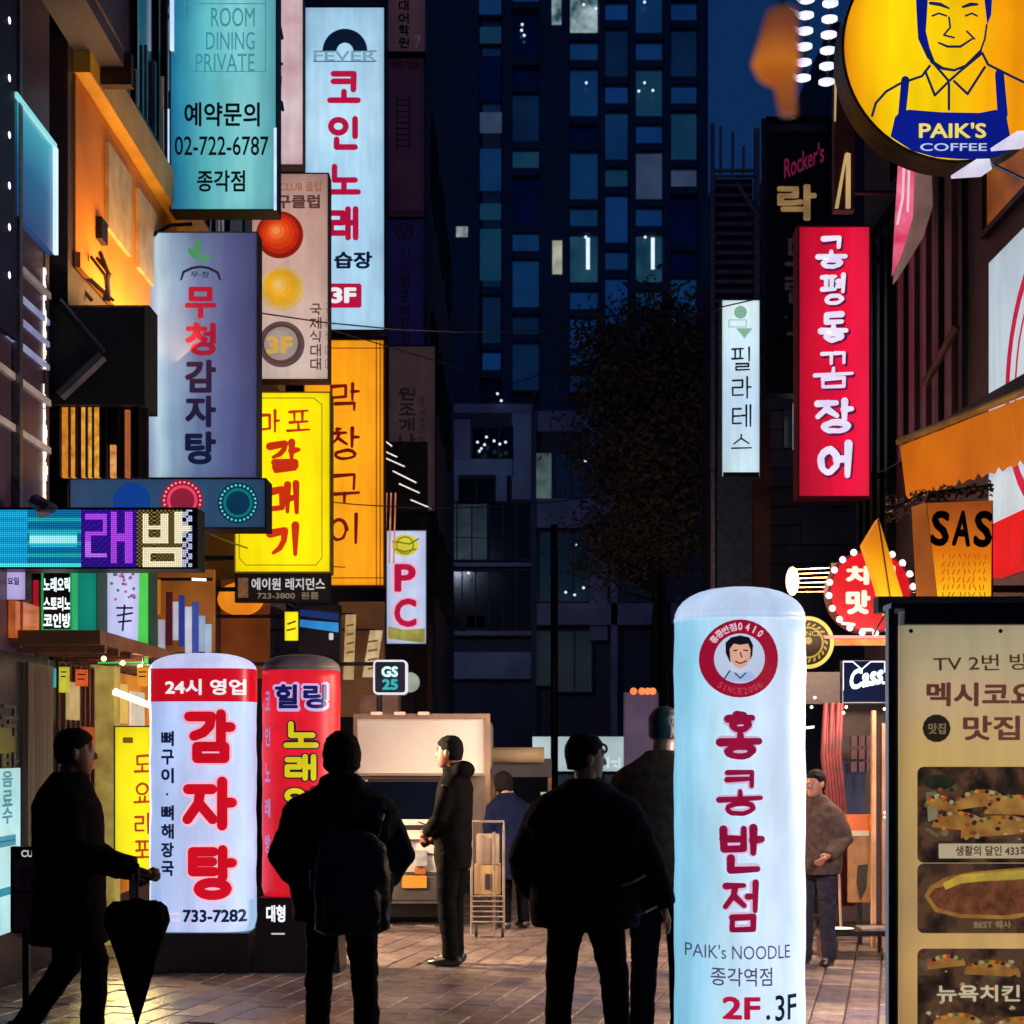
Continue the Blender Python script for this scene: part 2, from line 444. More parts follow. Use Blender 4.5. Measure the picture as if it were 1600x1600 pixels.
def RR(root, x0, y0, x1, y1, r, m, fr, k=1, name='print'):
    pts = []
    for cx, cy, a in ((x1-r, y0+r, 0), (x0+r, y0+r, 90), (x0+r, y1-r, 180), (x1-r, y1-r, 270)):
        pts += [(cx+r*math.cos(R(a+22.5*q)), cy-r*math.sin(R(a+22.5*q))) for q in range(5)]
    return POLY(root, pts, m, fr, k, name)

def box_sign(name, label, x0, y0, x1, y1, Y, face, frame, depth=.22, bez=3, wall=None, group=None, braces=(), cat='sign', rc=0):
    a = P(x0, y1, Y); b = P(x1, y0, Y); s = Y/F
    root = thing(name, label, cat, ((a.x+b.x)/2, Y+depth/2, a.z), group)
    obj('cabinet', MB().box((a.x, Y+.006, a.z), (b.x, Y+depth, b.z), rc*s), frame, root)
    t = bez*s
    obj('face_panel', MB().box((a.x+t, Y, a.z+t), (b.x-t, Y+.05, b.z-t), max(0, rc*s-t)), face, root)
    if t > .004:
        fm = MB()
        fm.box((a.x, Y-.008, b.z-t), (b.x, Y+.004, b.z)); fm.box((a.x, Y-.008, a.z), (b.x, Y+.004, a.z+t))
        fm.box((a.x, Y-.008, a.z+t), (a.x+t, Y+.004, b.z-t)); fm.box((b.x-t, Y-.008, a.z+t), (b.x, Y+.004, b.z-t))
        if not rc: obj('frame', fm, frame, root)
    if wall is not None:
        for py in (braces or (y0+(y1-y0)*.12, y0+(y1-y0)*.88)):
            z = P(0, py, Y).z; e = b.x if wall > 0 else a.x
            obj('bracket', MB().box((e, Y+depth*.35, z-.025), (wall, Y+depth*.65, z+.025)), MT['dark_metal'], root)
    return root, Frame(Y=Y)

MT = {
 'dark_metal': surf('dark metal', '22242a', '15161a', 12, .45, .1, .6),
 'steel': surf('brushed steel', '8a8c90', '6a6c70', 20, .35, .1, .8),
 'black': surf('black paint', '0c0c10', '060608', 8, .4, .05),
 'ink': surf('black ink', '0a1020', '080c18', 8, .6, 0),
 'white': surf('white paint', 'c8c8c8', 'a8a8ac', 4, .5, .05),
 'red_ink': glow('red print lit from behind', 'c3122e', 'b00d28', 1.0, 3),
 'black_ink': glow('dark print lit from behind', '081428', '0a1830', 1.0, 3),
}
# ================================================================== GROUND
base_m = surf('paving joint mortar', '2a2226', '1c1618', 9, .7, .3)
struct('ground', MB().quad((-60, -20, -.06), (60, -20, -.06), (60, 140, -.06), (-60, 140, -.06)), surf('asphalt', '2b2a2e', '1f1e22', 3, .75, .4))
pave = struct('pavement', MB().box((-3.9, 1.5, -.05), (4.3, 31, -.028)), base_m)
PM = [surf('brick paver rose', '90807c', '6c5e5c', 7, .2, .35), surf('brick paver tan', '94867a', '746860', 8, .21, .35), surf('brick paver plum', '7c7278', '605860', 7, .18, .35)]
ang = R(14); ca, sa = math.cos(ang), math.sin(ang)
for m_ in PM:
    nt = m_.node_tree; b_ = nt.nodes['Principled BSDF']; src = b_.inputs['Base Color'].links[0].from_socket
    oi = nt.nodes.new('ShaderNodeObjectInfo'); ge = nt.nodes.new('ShaderNodeNewGeometry')
    ns = nt.nodes.new('ShaderNodeTexNoise'); ns.inputs['Scale'].default_value = .9; ns.inputs['Detail'].default_value = 6; nt.links.new(ge.outputs['Position'], ns.inputs['Vector'])
    mr = nt.nodes.new('ShaderNodeMapRange'); mr.inputs[1].default_value = .35; mr.inputs[2].default_value = .65; mr.inputs[3].default_value = .45; mr.inputs[4].default_value = 1.05; nt.links.new(ns.outputs['Fac'], mr.inputs[0])
    m2 = nt.nodes.new('ShaderNodeMath'); m2.operation = 'MULTIPLY_ADD'; m2.inputs[1].default_value = .35; m2.inputs[2].default_value = .8; nt.links.new(oi.outputs['Random'], m2.inputs[0])
    m3 = nt.nodes.new('ShaderNodeMath'); m3.operation = 'MULTIPLY'; nt.links.new(mr.outputs[0], m3.inputs[0]); nt.links.new(m2.outputs[0], m3.inputs[1])
    mm = nt.nodes.new('ShaderNodeVectorMath'); mm.operation = 'SCALE'; nt.links.new(src, mm.inputs[0]); nt.links.new(m3.outputs[0], mm.inputs['Scale']); nt.links.new(mm.outputs[0], b_.inputs['Base Color'])
PL, PW, G = .42, .205, .009
pm_shared = []
for k in range(3):
    bm = bmesh.new(); l, w, b = PL/2-G/2, PW/2-G/2, .007
    lo = [bm.verts.new(p) for p in ((-w, -l, -.03), (w, -l, -.03), (w, l, -.03), (-w, l, -.03))]
    mi = [bm.verts.new(p) for p in ((-w, -l, -b), (w, -l, -b), (w, l, -b), (-w, l, -b))]
    hi = [bm.verts.new(p) for p in ((-w+b, -l+b, 0), (w-b, -l+b, 0), (w-b, l-b, 0), (-w+b, l-b, 0))]
    bm.faces.new(hi)
    for A, B in ((lo, mi), (mi, hi)):
        for q in range(4): bm.faces.new((A[q], A[(q+1) % 4], B[(q+1) % 4], B[q]))
    me = bpy.data.meshes.new('paver'); bm.to_mesh(me); bm.free(); me.materials.append(PM[k]); pm_shared.append(me)
cells = []
for i in range(-60, 110):
    for j in range(-20, 90):
        a = i*PW; b = j*PL + (PL/2 if i % 2 else 0)
        x = a*ca + b*sa; y = -a*sa + b*ca
        if -3.75 < x < 4.1 and 2.5 < y < 30: cells.append((x, y, i, j))
rest = MB(); near = []
for c in cells:
    x, y = c[0], c[1]; px = HX + x*F/y; py = HY + CH*F/y
    if -20 < px < 1620 and py < 1608: near.append(c)
near.sort(key=lambda c: c[1]); near_s = set((c[2], c[3]) for c in near[:298])
rnd = random.Random(3)
pl0 = wloc(pave)
for x, y, i, j in cells:
    tz = rnd.uniform(-.0035, .0035); tx = rnd.uniform(-.012, .012); ty = rnd.uniform(-.008, .008)
    M = Matrix.Translation((x, y, tz)) @ Matrix.Rotation(-ang, 4, 'Z') @ Matrix.Rotation(tx, 4, 'X') @ Matrix.Rotation(ty, 4, 'Y')
    if (i, j) in near_s:
        o = bpy.data.objects.new('paver', rnd.choice(pm_shared)); COL.objects.link(o); o.parent = pave
        M.translation -= pl0; o.matrix_local = M
    else:
        l, w, b = PL/2-G/2, PW/2-G/2, .007; k0 = len(rest.v)
        for p in ((-w, -l, -.03), (w, -l, -.03), (w, l, -.03), (-w, l, -.03), (-w+b, -l+b, 0), (w-b, -l+b, 0), (w-b, l-b, 0), (-w+b, l-b, 0)): rest.v.append(M @ Vector(p))
        rest.f.append((k0+4, k0+5, k0+6, k0+7))
        for q in range(4): rest.f.append((k0+q, k0+(q+1) % 4, k0+4+(q+1) % 4, k0+4+q))
o = obj('paver_field', rest, PM[0], pave, fixn=False); o['kind'] = 'stuff'

# ================================================================== TOWER (glass high rise)
def fbox(mb, x0, y0, x1, y1, Y, d0=0, d1=.2):
    a = P(x0, y1, Y); b = P(x1, y0, Y); return mb.box((a.x, Y+d0, a.z), (b.x, Y+d1, b.z))
TY = 75.0
tw = thing('glass_tower', 'tall dark blue office tower with staggered window panes rising behind the street', 'tower', P(890, 1170, TY)+Vector((0, 6, -CH)))
twall = surf('tower cladding', '464c62', '363b50', .5, .5, .1)
tglass = surf('tower glass', '1a4f86', '12365e', .18, .18, .05, .55)
tglass2 = surf('tower glass teal', '164a6c', '0f344c', .2, .2, .05, .55)
a = P(664, 0, TY); b = P(1106, 0, TY); TOP = 52
obj('wall', MB().box((a.x, TY+.5, 0), (b.x, TY+14, TOP)), twall, tw)
cols = {0: (752, 784), 7: (676, 742), 1: (799, 844), 3: (889, 936), 4: (944, 983), 5: (992, 1037), 6: (1047, 1091)}
pil = [(664, 749), (785, 799), (844, 889), (936, 944), (983, 992), (1037, 1047), (1091, 1106)]
for x0, x1 in pil:
    m = MB(); A = P(x0, 0, TY); B = P(x1, 0, TY); m.box((A.x, TY-.15, 14), (B.x, TY+.51, TOP)); obj('pillar', m, twall, tw)
T0 = {0: -60, 7: -100, 1: -116, 3: -25, 4: -87, 5: -25, 6: -87}       # first tall window top (px), then 77 tall / 32 short / gaps 12
lit = {(3, 0): 'w', (5, 3): 'g', (6, 4): 't', (3, 5): 'h', (5, 5): 'h'}
dim = glow('tower pane painted reflection blue', '0a3058', '082446', .9, .5, base='0a2a50')  # tower panes glow blue in place of the dusk sky's reflection
dim4 = glow('tower pane painted reflection faint', '040f22', '030b1a', 1, .5, base='081a30'); dim2 = glow('tower pane painted reflection navy', '0a2c5c', '072248', 1, .5, base='0a2a50'); dim3 = glow('tower pane painted reflection dark', '061c38', '04142a', 1, .5, base='0a2040')
dimt = glow('tower pane painted reflection teal', '10384f', '0c2c44', .85, .5, base='0a3040')
bright = glow('tower room bright', 'a8c0c4', '24424a', 1, 1.3, base='202020')
grey = glow('tower blind lit grey', '34405a', '27344c', 1, .8)
half = glow('tower room half lit', '1c4256', '0f2c40', 1, 1)
spot = glow('ceiling spot', 'e8f4ff', 'c8e0ff', 1.2, 1)
def twin(x0, y0, x1, y1, mat_, bl=None):
    if y1 > 640: return
    m = MB(); fbox(m, x0, y0, x1, y0+2, TY, .1, .45); fbox(m, x0, y1-2, x1, y1, TY, .1, .45)
    fbox(m, x0, y0+2, x0+2, y1-2, TY, .1, .45); fbox(m, x1-2, y0+2, x1, y1-2, TY, .1, .45)
    w = obj('window', m, twall, tw)
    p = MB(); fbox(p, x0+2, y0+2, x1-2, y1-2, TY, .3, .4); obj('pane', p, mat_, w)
    if bl:
        s = MB(); fbox(s, x0+(x1-x0)*.58, y0+4, x0+(x1-x0)*.7, y1-24, TY, .22, .29); obj('lamp_strip', s, spot, w)
rnd = random.Random(11)
for c, (x0, x1) in cols.items():
    y = T0[c] - 130; n = 0
    while y < 560:
        for h in (77, 31):
            key = (c, int(round((y-T0[c])/65)))
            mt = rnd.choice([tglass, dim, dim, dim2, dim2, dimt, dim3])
            if c == 3 and -30 < y < 0 and h == 77: mt = bright
            if c == 5 and 230 < y < 240 and h == 77: mt = grey
            if c == 6 and 250 < y < 265: mt = grey if h == 31 else mt
            bl = None
            if c in (3, 5) and 360 < y < 370: mt = half; bl = 1
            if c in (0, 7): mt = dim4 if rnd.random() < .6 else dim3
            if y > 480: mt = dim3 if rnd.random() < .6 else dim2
            twin(x0, y, x1, y+h, mt, bl)
            y2 = y + h
            if y2 < 600:
                s = MB(); fbox(s, x0, y2, x1, y2+11, TY, -.05, .505); obj('spandrel', s, twall, tw)
            y = y2 + 11
for x0, y0, x1, y1, mt in ((862, 2, 877, 41, bright), (863, 378, 878, 430, glow('warm window', 'b8b49a', '8a8c80', 1, 2)), (750, 178, 784, 210, grey),
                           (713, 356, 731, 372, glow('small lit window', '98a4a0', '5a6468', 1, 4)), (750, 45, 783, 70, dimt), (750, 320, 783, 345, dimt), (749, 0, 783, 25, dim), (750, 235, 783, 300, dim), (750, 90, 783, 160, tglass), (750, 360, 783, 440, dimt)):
    s = MB(); fbox(s, x0, y0, x1, y1, TY, -.19, -.155); obj('window', s, mt, tw)
for px, py in ((816, 39), (815, 48), (819, 56), (720, 47), (1007, 130), (998, 143), (1020, 142), (916, 130), (915, 371), (1008, 371), (683, 322), (682, 335), (1007, 4), (931, 14), (912, 8)):
    s = MB(); q = P(px, py, TY); s.ball((q.x, TY-.05, q.z), .07, n=6, m=4); obj('ceiling_lamp', s, spot, tw)

# ================================================================== LOW BUILDING behind the tree
LY = 55.0
lb = thing('low_office_building', 'low dark office block with pale bands in front of the glass tower', 'building', P(860, 1170, LY)+Vector((0, 5, -CH)))
lw = surf('dark rendered wall', '454a62', '343850', .6, .7, .2)
lband = surf('pale blue stone band', '98a4c4', '7884a8', .8, .5, .2)
lband2 = surf('grey violet panel', '8c88a8', '706c8c', .8, .5, .2)
curt = surf('curtained glass', '46788c', '305a70', .4, .3, .1, .3)
a = P(655, 640, LY); b = P(1215, 640, LY)
obj('wall', MB().box((a.x-6, LY+.6, 0), (b.x+10, LY+12, a.z)), lw, lb)
for x0, y0, x1, y1, mt, dd in ((676, 628, 832, 642, lband2, .3), (676, 654, 735, 716, lband2, .1), (676, 716, 800, 741, lband, .15), (676, 741, 716, 782, lband2, .1), (775, 741, 792, 782, lband, .1), (830, 640, 838, 1150, lw, .0),
                           (832, 778, 1060, 824, lband2, .1), (922, 640, 950, 1000, lband2, .25), (832, 942, 1060, 976, lband2, .1), (700, 878, 830, 884, lband2, .2), (700, 985, 832, 992, lband2, .2), (700, 1018, 832, 1060, lband, .3), (800, 640, 832, 778, lband, .35), (832, 640, 930, 672, lband2, .2), (955, 860, 965, 1150, lband2, .1)):
    s = MB(); fbox(s, x0, y0, x1, y1, LY, dd, .59); obj('band', s, mt, lb)
tw_on = glow('window with lamp glints', '1c2a30', '0a1218', 1, 3)
for x0, y0, x1, y1, mt in ((738, 664, 800, 714, surf('black glass', '06080c', '0c1016', 1, .15, .05)), (838, 704, 862, 778, glow('window lit pale green', '4a5c58', '222c34', 1, 1.4)), (866, 704, 920, 778, curt), (838, 828, 866, 938, curt),
                           (870, 828, 922, 938, curt), (838, 984, 866, 1070, curt), (872, 984, 925, 1080, curt), (955, 700, 1010, 778, curt), (955, 828, 1020, 938, curt), (728, 960, 758, 984, lband), (716, 745, 772, 782, surf('black glass', '06080c')),
                           (690, 784, 760, 872, tw_on), (765, 784, 828, 872, surf('black glass', '06080c')), (700, 890, 828, 980, surf('black glass', '06080c'))):
    f = MB(); fbox(f, x0-2, y0-2, x1+2, y0, LY, .35, .6); fbox(f, x0-2, y1, x1+2, y1+2, LY, .35, .6); fbox(f, x0-2, y0, x0, y1, LY, .35, .6); fbox(f, x1, y0, x1+2, y1, LY, .35, .6)
    w = obj('window', f, lw, lb); s = MB(); fbox(s, x0, y0, x1, y1, LY, .5, .58); obj('pane', s, mt, w)
    n = max(1, int((x1-x0)/20))
    for q in range(1, n):
        s = MB(); xx = x0+(x1-x0)*q/n; fbox(s, xx-1, y0, xx+1, y1, LY, .42, .5); obj('mullion', s, lw, w)
for px, py in ((777, 608), (783, 619), (746, 690), (760, 682), (752, 700), (772, 688), (781, 693), (790, 690), (900, 851), (898, 929), (912, 918), (884, 925), (915, 719), (1015, 720), (732, 895), (757, 694), (749, 704)):
    q = P(px, py, LY-.6); s = MB().ball((q.x, LY-.5 if py > 640 else LY+.1, q.z), .05, n=6, m=4); obj('lamp', s, spot, lb)
# lit ground floor fascia across the street end
fs, ff = box_sign('shop_fascia', 'white lit shop fascia at the end of the street beyond the cap man', 831, 1150, 976, 1206, 40, glow('fascia white', 'c2d6d8', '6a8088', 1, .5), MT['dark_metal'], .3, 1)
s = MB(); fbox(s, 864, 1148, 872, 1240, 39.8, -.05, .05); obj('post', s, MT['black'], fs)
RING(fs, 941, 1170, 5, 9, MT['ink'], ff, 4, 14, name='logo')
LINE(fs, [[(938, 1184), (944, 1192), (938, 1198)], [(950, 1184), (950, 1199)], [(956, 1190), (964, 1190)], [(968, 1184), (968, 1199)], [(960, 1196), (965, 1198)]], 3.4, glow('pale letters', 'd8eef0', None, 1), ff, 4, 'lettering')
s = MB(); fbox(s, 640, 1206, 1100, 1285, 40.3, 0, 6); obj('shopfront', s, lw, fs)
for i, (x0, x1) in enumerate(((872, 905), (909, 940), (944, 972))):
    s = MB(); fbox(s, x0, 1210, x1, 1262, 40.25, -.03, .04); obj('window', s, tw_on, fs)

# ================================================================== TREE
def tree(name, label, px, base, Y, crown, n, seed):
    rnd = random.Random(seed)
    root = thing(name, label, 'tree', (P(px, 0, Y).x, Y, -.05))
    bark = surf('bark', '2a2320', '1a1614', 6, .9, .6); leaf = surf('autumn leaves', '6c5850', '50504a', 1.3, .8, .2)
    x = P(px, 0, Y).x; m = MB()
    m.tube([(x, Y, -.05), (x+.05, Y, 2), (x-.05, Y, 4.5), (x+.1, Y, 7.5), (x, Y, 10)], .2, 8, rs=[.28, .22, .18, .12, .05])
    obj('trunk', m, bark, root, True)
    l = MB(); br = MB(); cl = []
    for cx, cy, rx, rz in crown:
        c = P(cx, cy, Y); s = Y/F
        for q in range(int(n*rx*rz/9000)):
            while True:
                u = [rnd.gauss(0, .52) for _ in range(3)]
                if sum(v*v for v in u) < 1.9: break
            cl.append((c.x+u[0]*rx*s, Y+u[1]*rx*s*.9, c.z+u[2]*rz*s))
    for q, c in enumerate(cl):
        if q % 5 == 0:
            br.tube([(x, Y, min(c[2]-.4, 9)*.75+1), ((x+c[0])/2, (Y+c[1])/2, c[2]-.7), c], .03, 4, rs=[.05, .03, .012])
        for _ in range(20):
            p = Vector(c)+Vector((rnd.gauss(0, .42), rnd.gauss(0, .42), rnd.gauss(0, .36)))
            a = Vector((rnd.uniform(-1, 1), rnd.uniform(-1, 1), rnd.uniform(-1, 1))).normalized(); b_ = a.cross(Vector((rnd.uniform(-1, 1), rnd.uniform(-1, 1), .3))).normalized()
            r = rnd.uniform(.035, .085); l.quad(p-a*r*1.5, p-b_*r*.6, p+a*r*1.5, p+b_*r*.6)
    obj('branch', br, bark, root); obj('crown', l, leaf, root, fixn=False)
tree('street_tree', 'dark autumn tree in front of the office tower, left of the pilates sign', 1030, 0, 40, [(945, 540, 34, 40), (1000, 600, 62, 70), (1080, 545, 46, 55), (1070, 690, 60, 90), (970, 700, 52, 70), (1118, 640, 34, 90), (1030, 830, 62, 70), (955, 850, 34, 50), (1042, 500, 26, 40), (1010, 745, 50, 50), (930, 620, 18, 22), (985, 500, 16, 20)], 430, 5)

# ================================================================== RIGHT: far block, stair frame
g = thing('louvred_stair_tower', 'grey louvred stair tower with bare posts on top, behind the pilates sign', 'tower', P(1155, 1170, 36)+Vector((0, 1, -CH)))
rail = surf('weathered steel', '9a8890', '74666e', 8, .6, .2, .3); lou = surf('dark louvre', '4c5470', '3a4058', 6, .6, .1)
gw = MB(); A = P(1118, 268, 36); B = P(1178, 268, 36); gw.box((A.x, 36.2, 0), (B.x, 38.5, A.z-.1)); obj('wall', gw, lou, g)
for x0, x1, y0 in ((1111, 1117, 192), (1179, 1187, 200), (1125, 1128, 196), (1144, 1147, 205), (1161, 1164, 228)):
    s = MB(); q0 = P(x0, y0, 36); q1 = P(x1, y0, 36); s.box((q0.x, 36, 0 if x1-x0 > 4 else A.z), (q1.x, 36.14, q0.z)); obj('post', s, rail, g)
for y in (263, 272): s = MB(); fbox(s, 1117, y, 1179, y+3.5, 36, .02, .12); obj('rail', s, rail, g)
for q in range(14): s = MB(); fbox(s, 1119, 286+q*15, 1177, 290+q*15, 36, .04, .19); obj('louvre', s, surf('louvre edge', '7c7890', '5c5874', 6, .5, .1), g)
s = MB(); a_, b_ = P(1152, 286, 35.98), P(1183, 335, 35.98); s.tube([a_, b_], .06, 6); obj('brace', s, rail, g)
# ================================================================== LEFT ROW OF BUILDINGS
WL = -3.6; WR = 3.9
conc = surf('dark concrete', '5a5868', '444250', 1.2, .75, .3)
brown = surf('dark brown cladding', '4a383e', '382a30', 1.5, .55, .2)
plum = surf('plum metal panel', '4a3a4c', '382c3e', .9, .4, .1)
org = surf('ochre painted render', 'd88a30', 'b86c1c', .9, .6, .2)
winm = surf('night window glass', '0a0e1c', '121830', .8, .12, .05)
def building(name, label, x0, x1, y0, y1, h, m, wins, side):
    """street wall in the plane x = side; wins = [(y0, y1, z0, z1, mat)] on that wall"""
    r = thing(name, label, 'building', ((x0+x1)/2, (y0+y1)/2, -.05))
    obj('wall', MB().box((x0, y0, -.05), (x1, y1, h)), m, r)
    sg = 1 if side < 0 else -1
    for a, b, c, d, mt in wins:
        f = MB(); t = .05; X0 = side; X1 = side+sg*.06
        f.box((X0, a-t, d), (X1, b+t, d+t)); f.box((X0, a-t, c-t), (X1, b+t, c)); f.box((X0, a-t, c), (X1, a, d)); f.box((X0, b, c), (X1, b+t, d))
        w = obj('window', f, MT['dark_metal'], r)
        obj('pane', MB().box((X0, a, c), (X0+sg*.02, b, d)), mt, w)
        n = max(1, int((b-a)/.8))
        for q in range(1, n): yy = a+(b-a)*q/n; obj('mullion', MB().box((X0+sg*.021, yy-.02, c), (X0+sg*.05, yy+.02, d)), MT['dark_metal'], w)
    return r
wn_ = [(y, y+1.5, z, z+1.3, winm) for y in (3, 5.2, 7.4) for z in (4, 7.4, 10.6)]
bA = building('left_front_building', 'plum panelled building at the far left edge behind the man with the umbrella', -9, WL, 1, 11.95, 15, plum, wn_, WL)
for z in (3.95, 4.32, 5.15): obj('trim', MB().box((WL, 10.5, z), (WL+.03, 11.9, z+.05)), MT['white'], bA)
for z in (4.6, 4.78, 4.95): obj('reflector_strip', MB().box((WL, 10.9, z), (WL+.02, 11.9, z+.04)), glow('pale strip lit', '8c94b4', '5a6088', 1, 3), bA)
obj('balcony', MB().box((WL, 10.2, 7.4), (WL+.34, 13.2, 7.52)), surf('grey render', '5c5866', '46424f', 2, .6, .3), bA)
obj('parapet', MB().box((WL+.30, 10.2, 7.521), (WL+.36, 13.2, 8.4)), surf('violet parapet', '564c64', '40384e', 2, .6, .3), bA)
obj('edge_post', MB().box((WL+.01, 11.05, 2.4), (WL+.06, 11.12, 9)), MT['steel'], bA)

bB = building('ochre_lit_building', 'building with upper storey wall lit orange behind the stacked signs', -9, WL, 12.45, 20.5, 14.5, brown, [(y, y+.9, 7.75, 9.6, winm) for y in (13.2, 14.5, 15.8, 17.1, 18.4)], WL)
obj('lit_wall', MB().box((WL, 12.6, 5.75), (WL+.02, 20, 7.2)), org, bB)
obj('fascia', MB().box((WL, 12.6, 7.22), (WL+.14, 20, 7.58)), surf('yellow fascia', 'd8a83c', 'c09030', 3, .5, .1), bB)
for q in range(16): obj('railing_bar', MB().box((WL+.03, 13.5+q*.35, 7.6), (WL+.06, 13.53+q*.35, 8.5)), MT['steel'] if q % 3 else MT['white'], bB)
for q, (a, b) in enumerate(((13.5, 14.3), (14.6, 15.4), (15.7, 16.6))):
    obj('menu_panel', MB().box((WL+.022, a, 6.25), (WL+.06, b, 7.0)), surf('cream panel', 'c8b490', 'a89470', 5, .5, .1), bB)
obj('ledge', MB().box((WL+.01, 12.6, 5.62), (WL+.06, 20, 5.745)), org, bB)
# bay with black awning and louvre screen
bay = MB(); bay.prism_x([(12.0, 5.12), (12.15, 5.18), (12.44, 5.18), (12.44, 4.36), (12.0, 4.36)], -3.95, -2.87)
obj('bay', bay, surf('black canvas', '0e0f16', '090a10', 4, .7, .2), bB)
obj('bay_arm', MB().tube([P(95, 468, 11.97), P(163, 548, 11.95)], .012, 6), MT['steel'], bB)
obj('arm_cover', MB().tube([P(94, 618, 11.97), P(126, 588, 11.95), P(160, 556, 11.97)], .05, 6), surf('grey vinyl', '4c4c58', '3a3a44', 6, .5, .2), bB)
obj('beam', MB().box((-3.85, 12.9, 7.25), (-3.2, 13.0, 7.52)), surf('brown timber', '40201c', '2a1412', 5, .6, .3), bB)
for x in (126, 133, 148, 172, 198, 205):
    s = MB(); fbox(s, x, -60, x+(4 if x != 172 else 16), 104, 13.0, 0, .03); obj('light_strip' if x in (133, 148) else 'glazing_bar', s, glow('white strip', 'd8dcf0', 'a0a4c8', 1, 6) if x in (133, 148) else (surf('pale glass strip', '5a6c72', '48585e', 3, .4, .1) if x == 172 else MT['dark_metal']), bB)
s = MB(); fbox(s, 112, -60, 215, 108, 13.05, 0, .03); obj('upper_glazing', s, winm, bB)
# lit louvre screen
ls = thing('louvred_screen', 'orange lit louvre screen under the black bay', 'screen', P(160, 745, 12.1))
s = MB(); fbox(s, 92, 631, 229, 746, 12.1, .04, .08); obj('back_panel', s, surf('dark screen', '2a1418', '1a0c10', 5, .6, .1), ls)
for x0, x1, y0, c in ((97, 107, 632, 'd98a2a'), (111, 118, 632, 'e8a438'), (127, 134, 632, 'f0b040'), (138, 144, 632, 'f6c23c'), (147, 155, 632, 'f2b83a'), (172, 180, 695, 'e8b070'), (195, 202, 640, '8a4a40')):
    s = MB(); fbox(s, x0, y0, x1, 746, 12.1, 0, .039); obj('slat', s, glow('slat '+c, c, 'b05c14', 1, 14), ls)
for x0 in (93, 107.5, 118.5, 134.5, 144.5, 156, 165, 184, 206, 216):
    s = MB(); fbox(s, x0, 631, x0+3, 746, 12.1, -.02, .038); obj('slat', s, MT['black'], ls)
bC = building('mid_left_building', 'dark building behind the orange and blue-white vertical signs', -9, WL, 20.7, 29.8, 15.5, conc, [(y, y+1.4, z, z+1.4, winm) for y in (21.5, 23.8, 26.1) for z in (4, 7, 10)], WL)
bD = building('far_left_building', 'dark corner building with brown sign boards at the far end on the left', -9, -1.66, 30, 44, 19, surf('soot brown wall', '5c5058', '463c44', 1, .8, .3), [(y, y+2, z, z+1.6, winm) for y in (31.5, 35, 38.5) for z in (5, 9, 13)], -1.66)
s = MB(); s.box((-1.66, 29.9, 0), (-1.55, 30.05, 4.1)); obj('corner_post', s, surf('lit timber post', '7a5238', '5c3c28', 8, .6, .3), bD)
s = MB(); s.box((-1.9, 29.93, 0), (-1.7, 29.99, 4.6)); obj('door_panel', s, surf('oxblood panel', '3a1218', '280c10', 3, .6, .2), bD)

# ================================================================== RIGHT BUILDINGS
bE = building('right_front_building', 'brown clad building behind the coffee and white signs on the right', WR, 9, 1, 17, 14, surf('umber wall', '483a40', '342a30', 1.3, .6, .2), [(11.3, 12.55, 5.9, 7.4, glow('amber interior', 'a05a1c', '5c2c10', 1, 2.2, base='402010')), (9, 10.8, 5.9, 7.4, winm), (14.2, 15.6, 7.4, 9, winm)], WR)
for q in range(11):
    y = 13.15+q*.205
    obj('cladding_strip', MB().box((WR-.05-(q % 2)*.03, y, 4.5), (WR-.001, y+.12, 7.1)), surf('rose brown strip', '6a4448', '4c3034', 4, .45, .1) if q % 3 else surf('dark strip', '241a20', '18121a', 4, .5, .1), bE)
obj('drain_pipe', MB().tube([P(1445, 600, 13.3*1.0), P(1495, 510, 12.9)], .035, 8), surf('rust pipe', '6a4038', '4a2c26', 8, .5, .2), bE)
obj('cornice', MB().box((WR-.12, 12.6, 7.12), (WR, 17, 7.24)), MT['dark_metal'], bE)
for q in range(5): obj('pier', MB().box((WR-.09, 15.6+q*.32, 2.8), (WR-.002, 15.72+q*.32, 7.0)), MT['dark_metal'], bE)
bF = thing('right_dark_building', 'dark building behind the red vertical sign', 'building', (6, 26, -.05))
mbf = MB(); foot = [(3.57, 22), (9, 22), (9, 30), (6.35, 30)]
mbf.v = [Vector((x, y, -.05)) for x, y in foot]+[Vector((x, y, 10.7)) for x, y in foot]; mbf.f = [(3, 2, 1, 0), (4, 5, 6, 7), (0, 1, 5, 4), (1, 2, 6, 5), (2, 3, 7, 6), (3, 0, 4, 7)]
obj('wall', mbf, surf('blue black wall', '484c5e', '363a4a', 1, .7, .2), bF)
for x0, y0, x1, y1 in ((1225, 640, 1245, 700), (1252, 790, 1300, 850), (1365, 520, 1400, 620), (1365, 430, 1400, 505), (1300, 800, 1345, 850)):
    s = MB(); fbox(s, x0, y0, x1, y1, 21.95, -.02, .03); obj('window', s, surf('slate glass', '586474', '404a5a', 1, .2, .05), bF)
for q in range(9):
    s = MB(); fbox(s, 1200, 640+q*30, 1400, 642+q*30, 21.97, 0, .02); obj('panel_joint', s, MT['dark_metal'], bF)
s = MB(); s.box((3.30, 20.9, 0), (3.52, 21.1, 6.3)); obj('pilaster', s, surf('lit sienna column', '6e4232', '4c2c24', 2, .6, .2), bF)
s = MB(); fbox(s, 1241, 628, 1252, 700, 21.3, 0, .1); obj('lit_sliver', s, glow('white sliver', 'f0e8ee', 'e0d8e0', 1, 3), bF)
bG = building('right_far_building', 'dark tall building behind the cluster of white lamps', 6.3, 12, 30.3, 44, 16, surf('night blue wall', '3a4058', '2c3044', 1, .7, .2), [], 6.3)

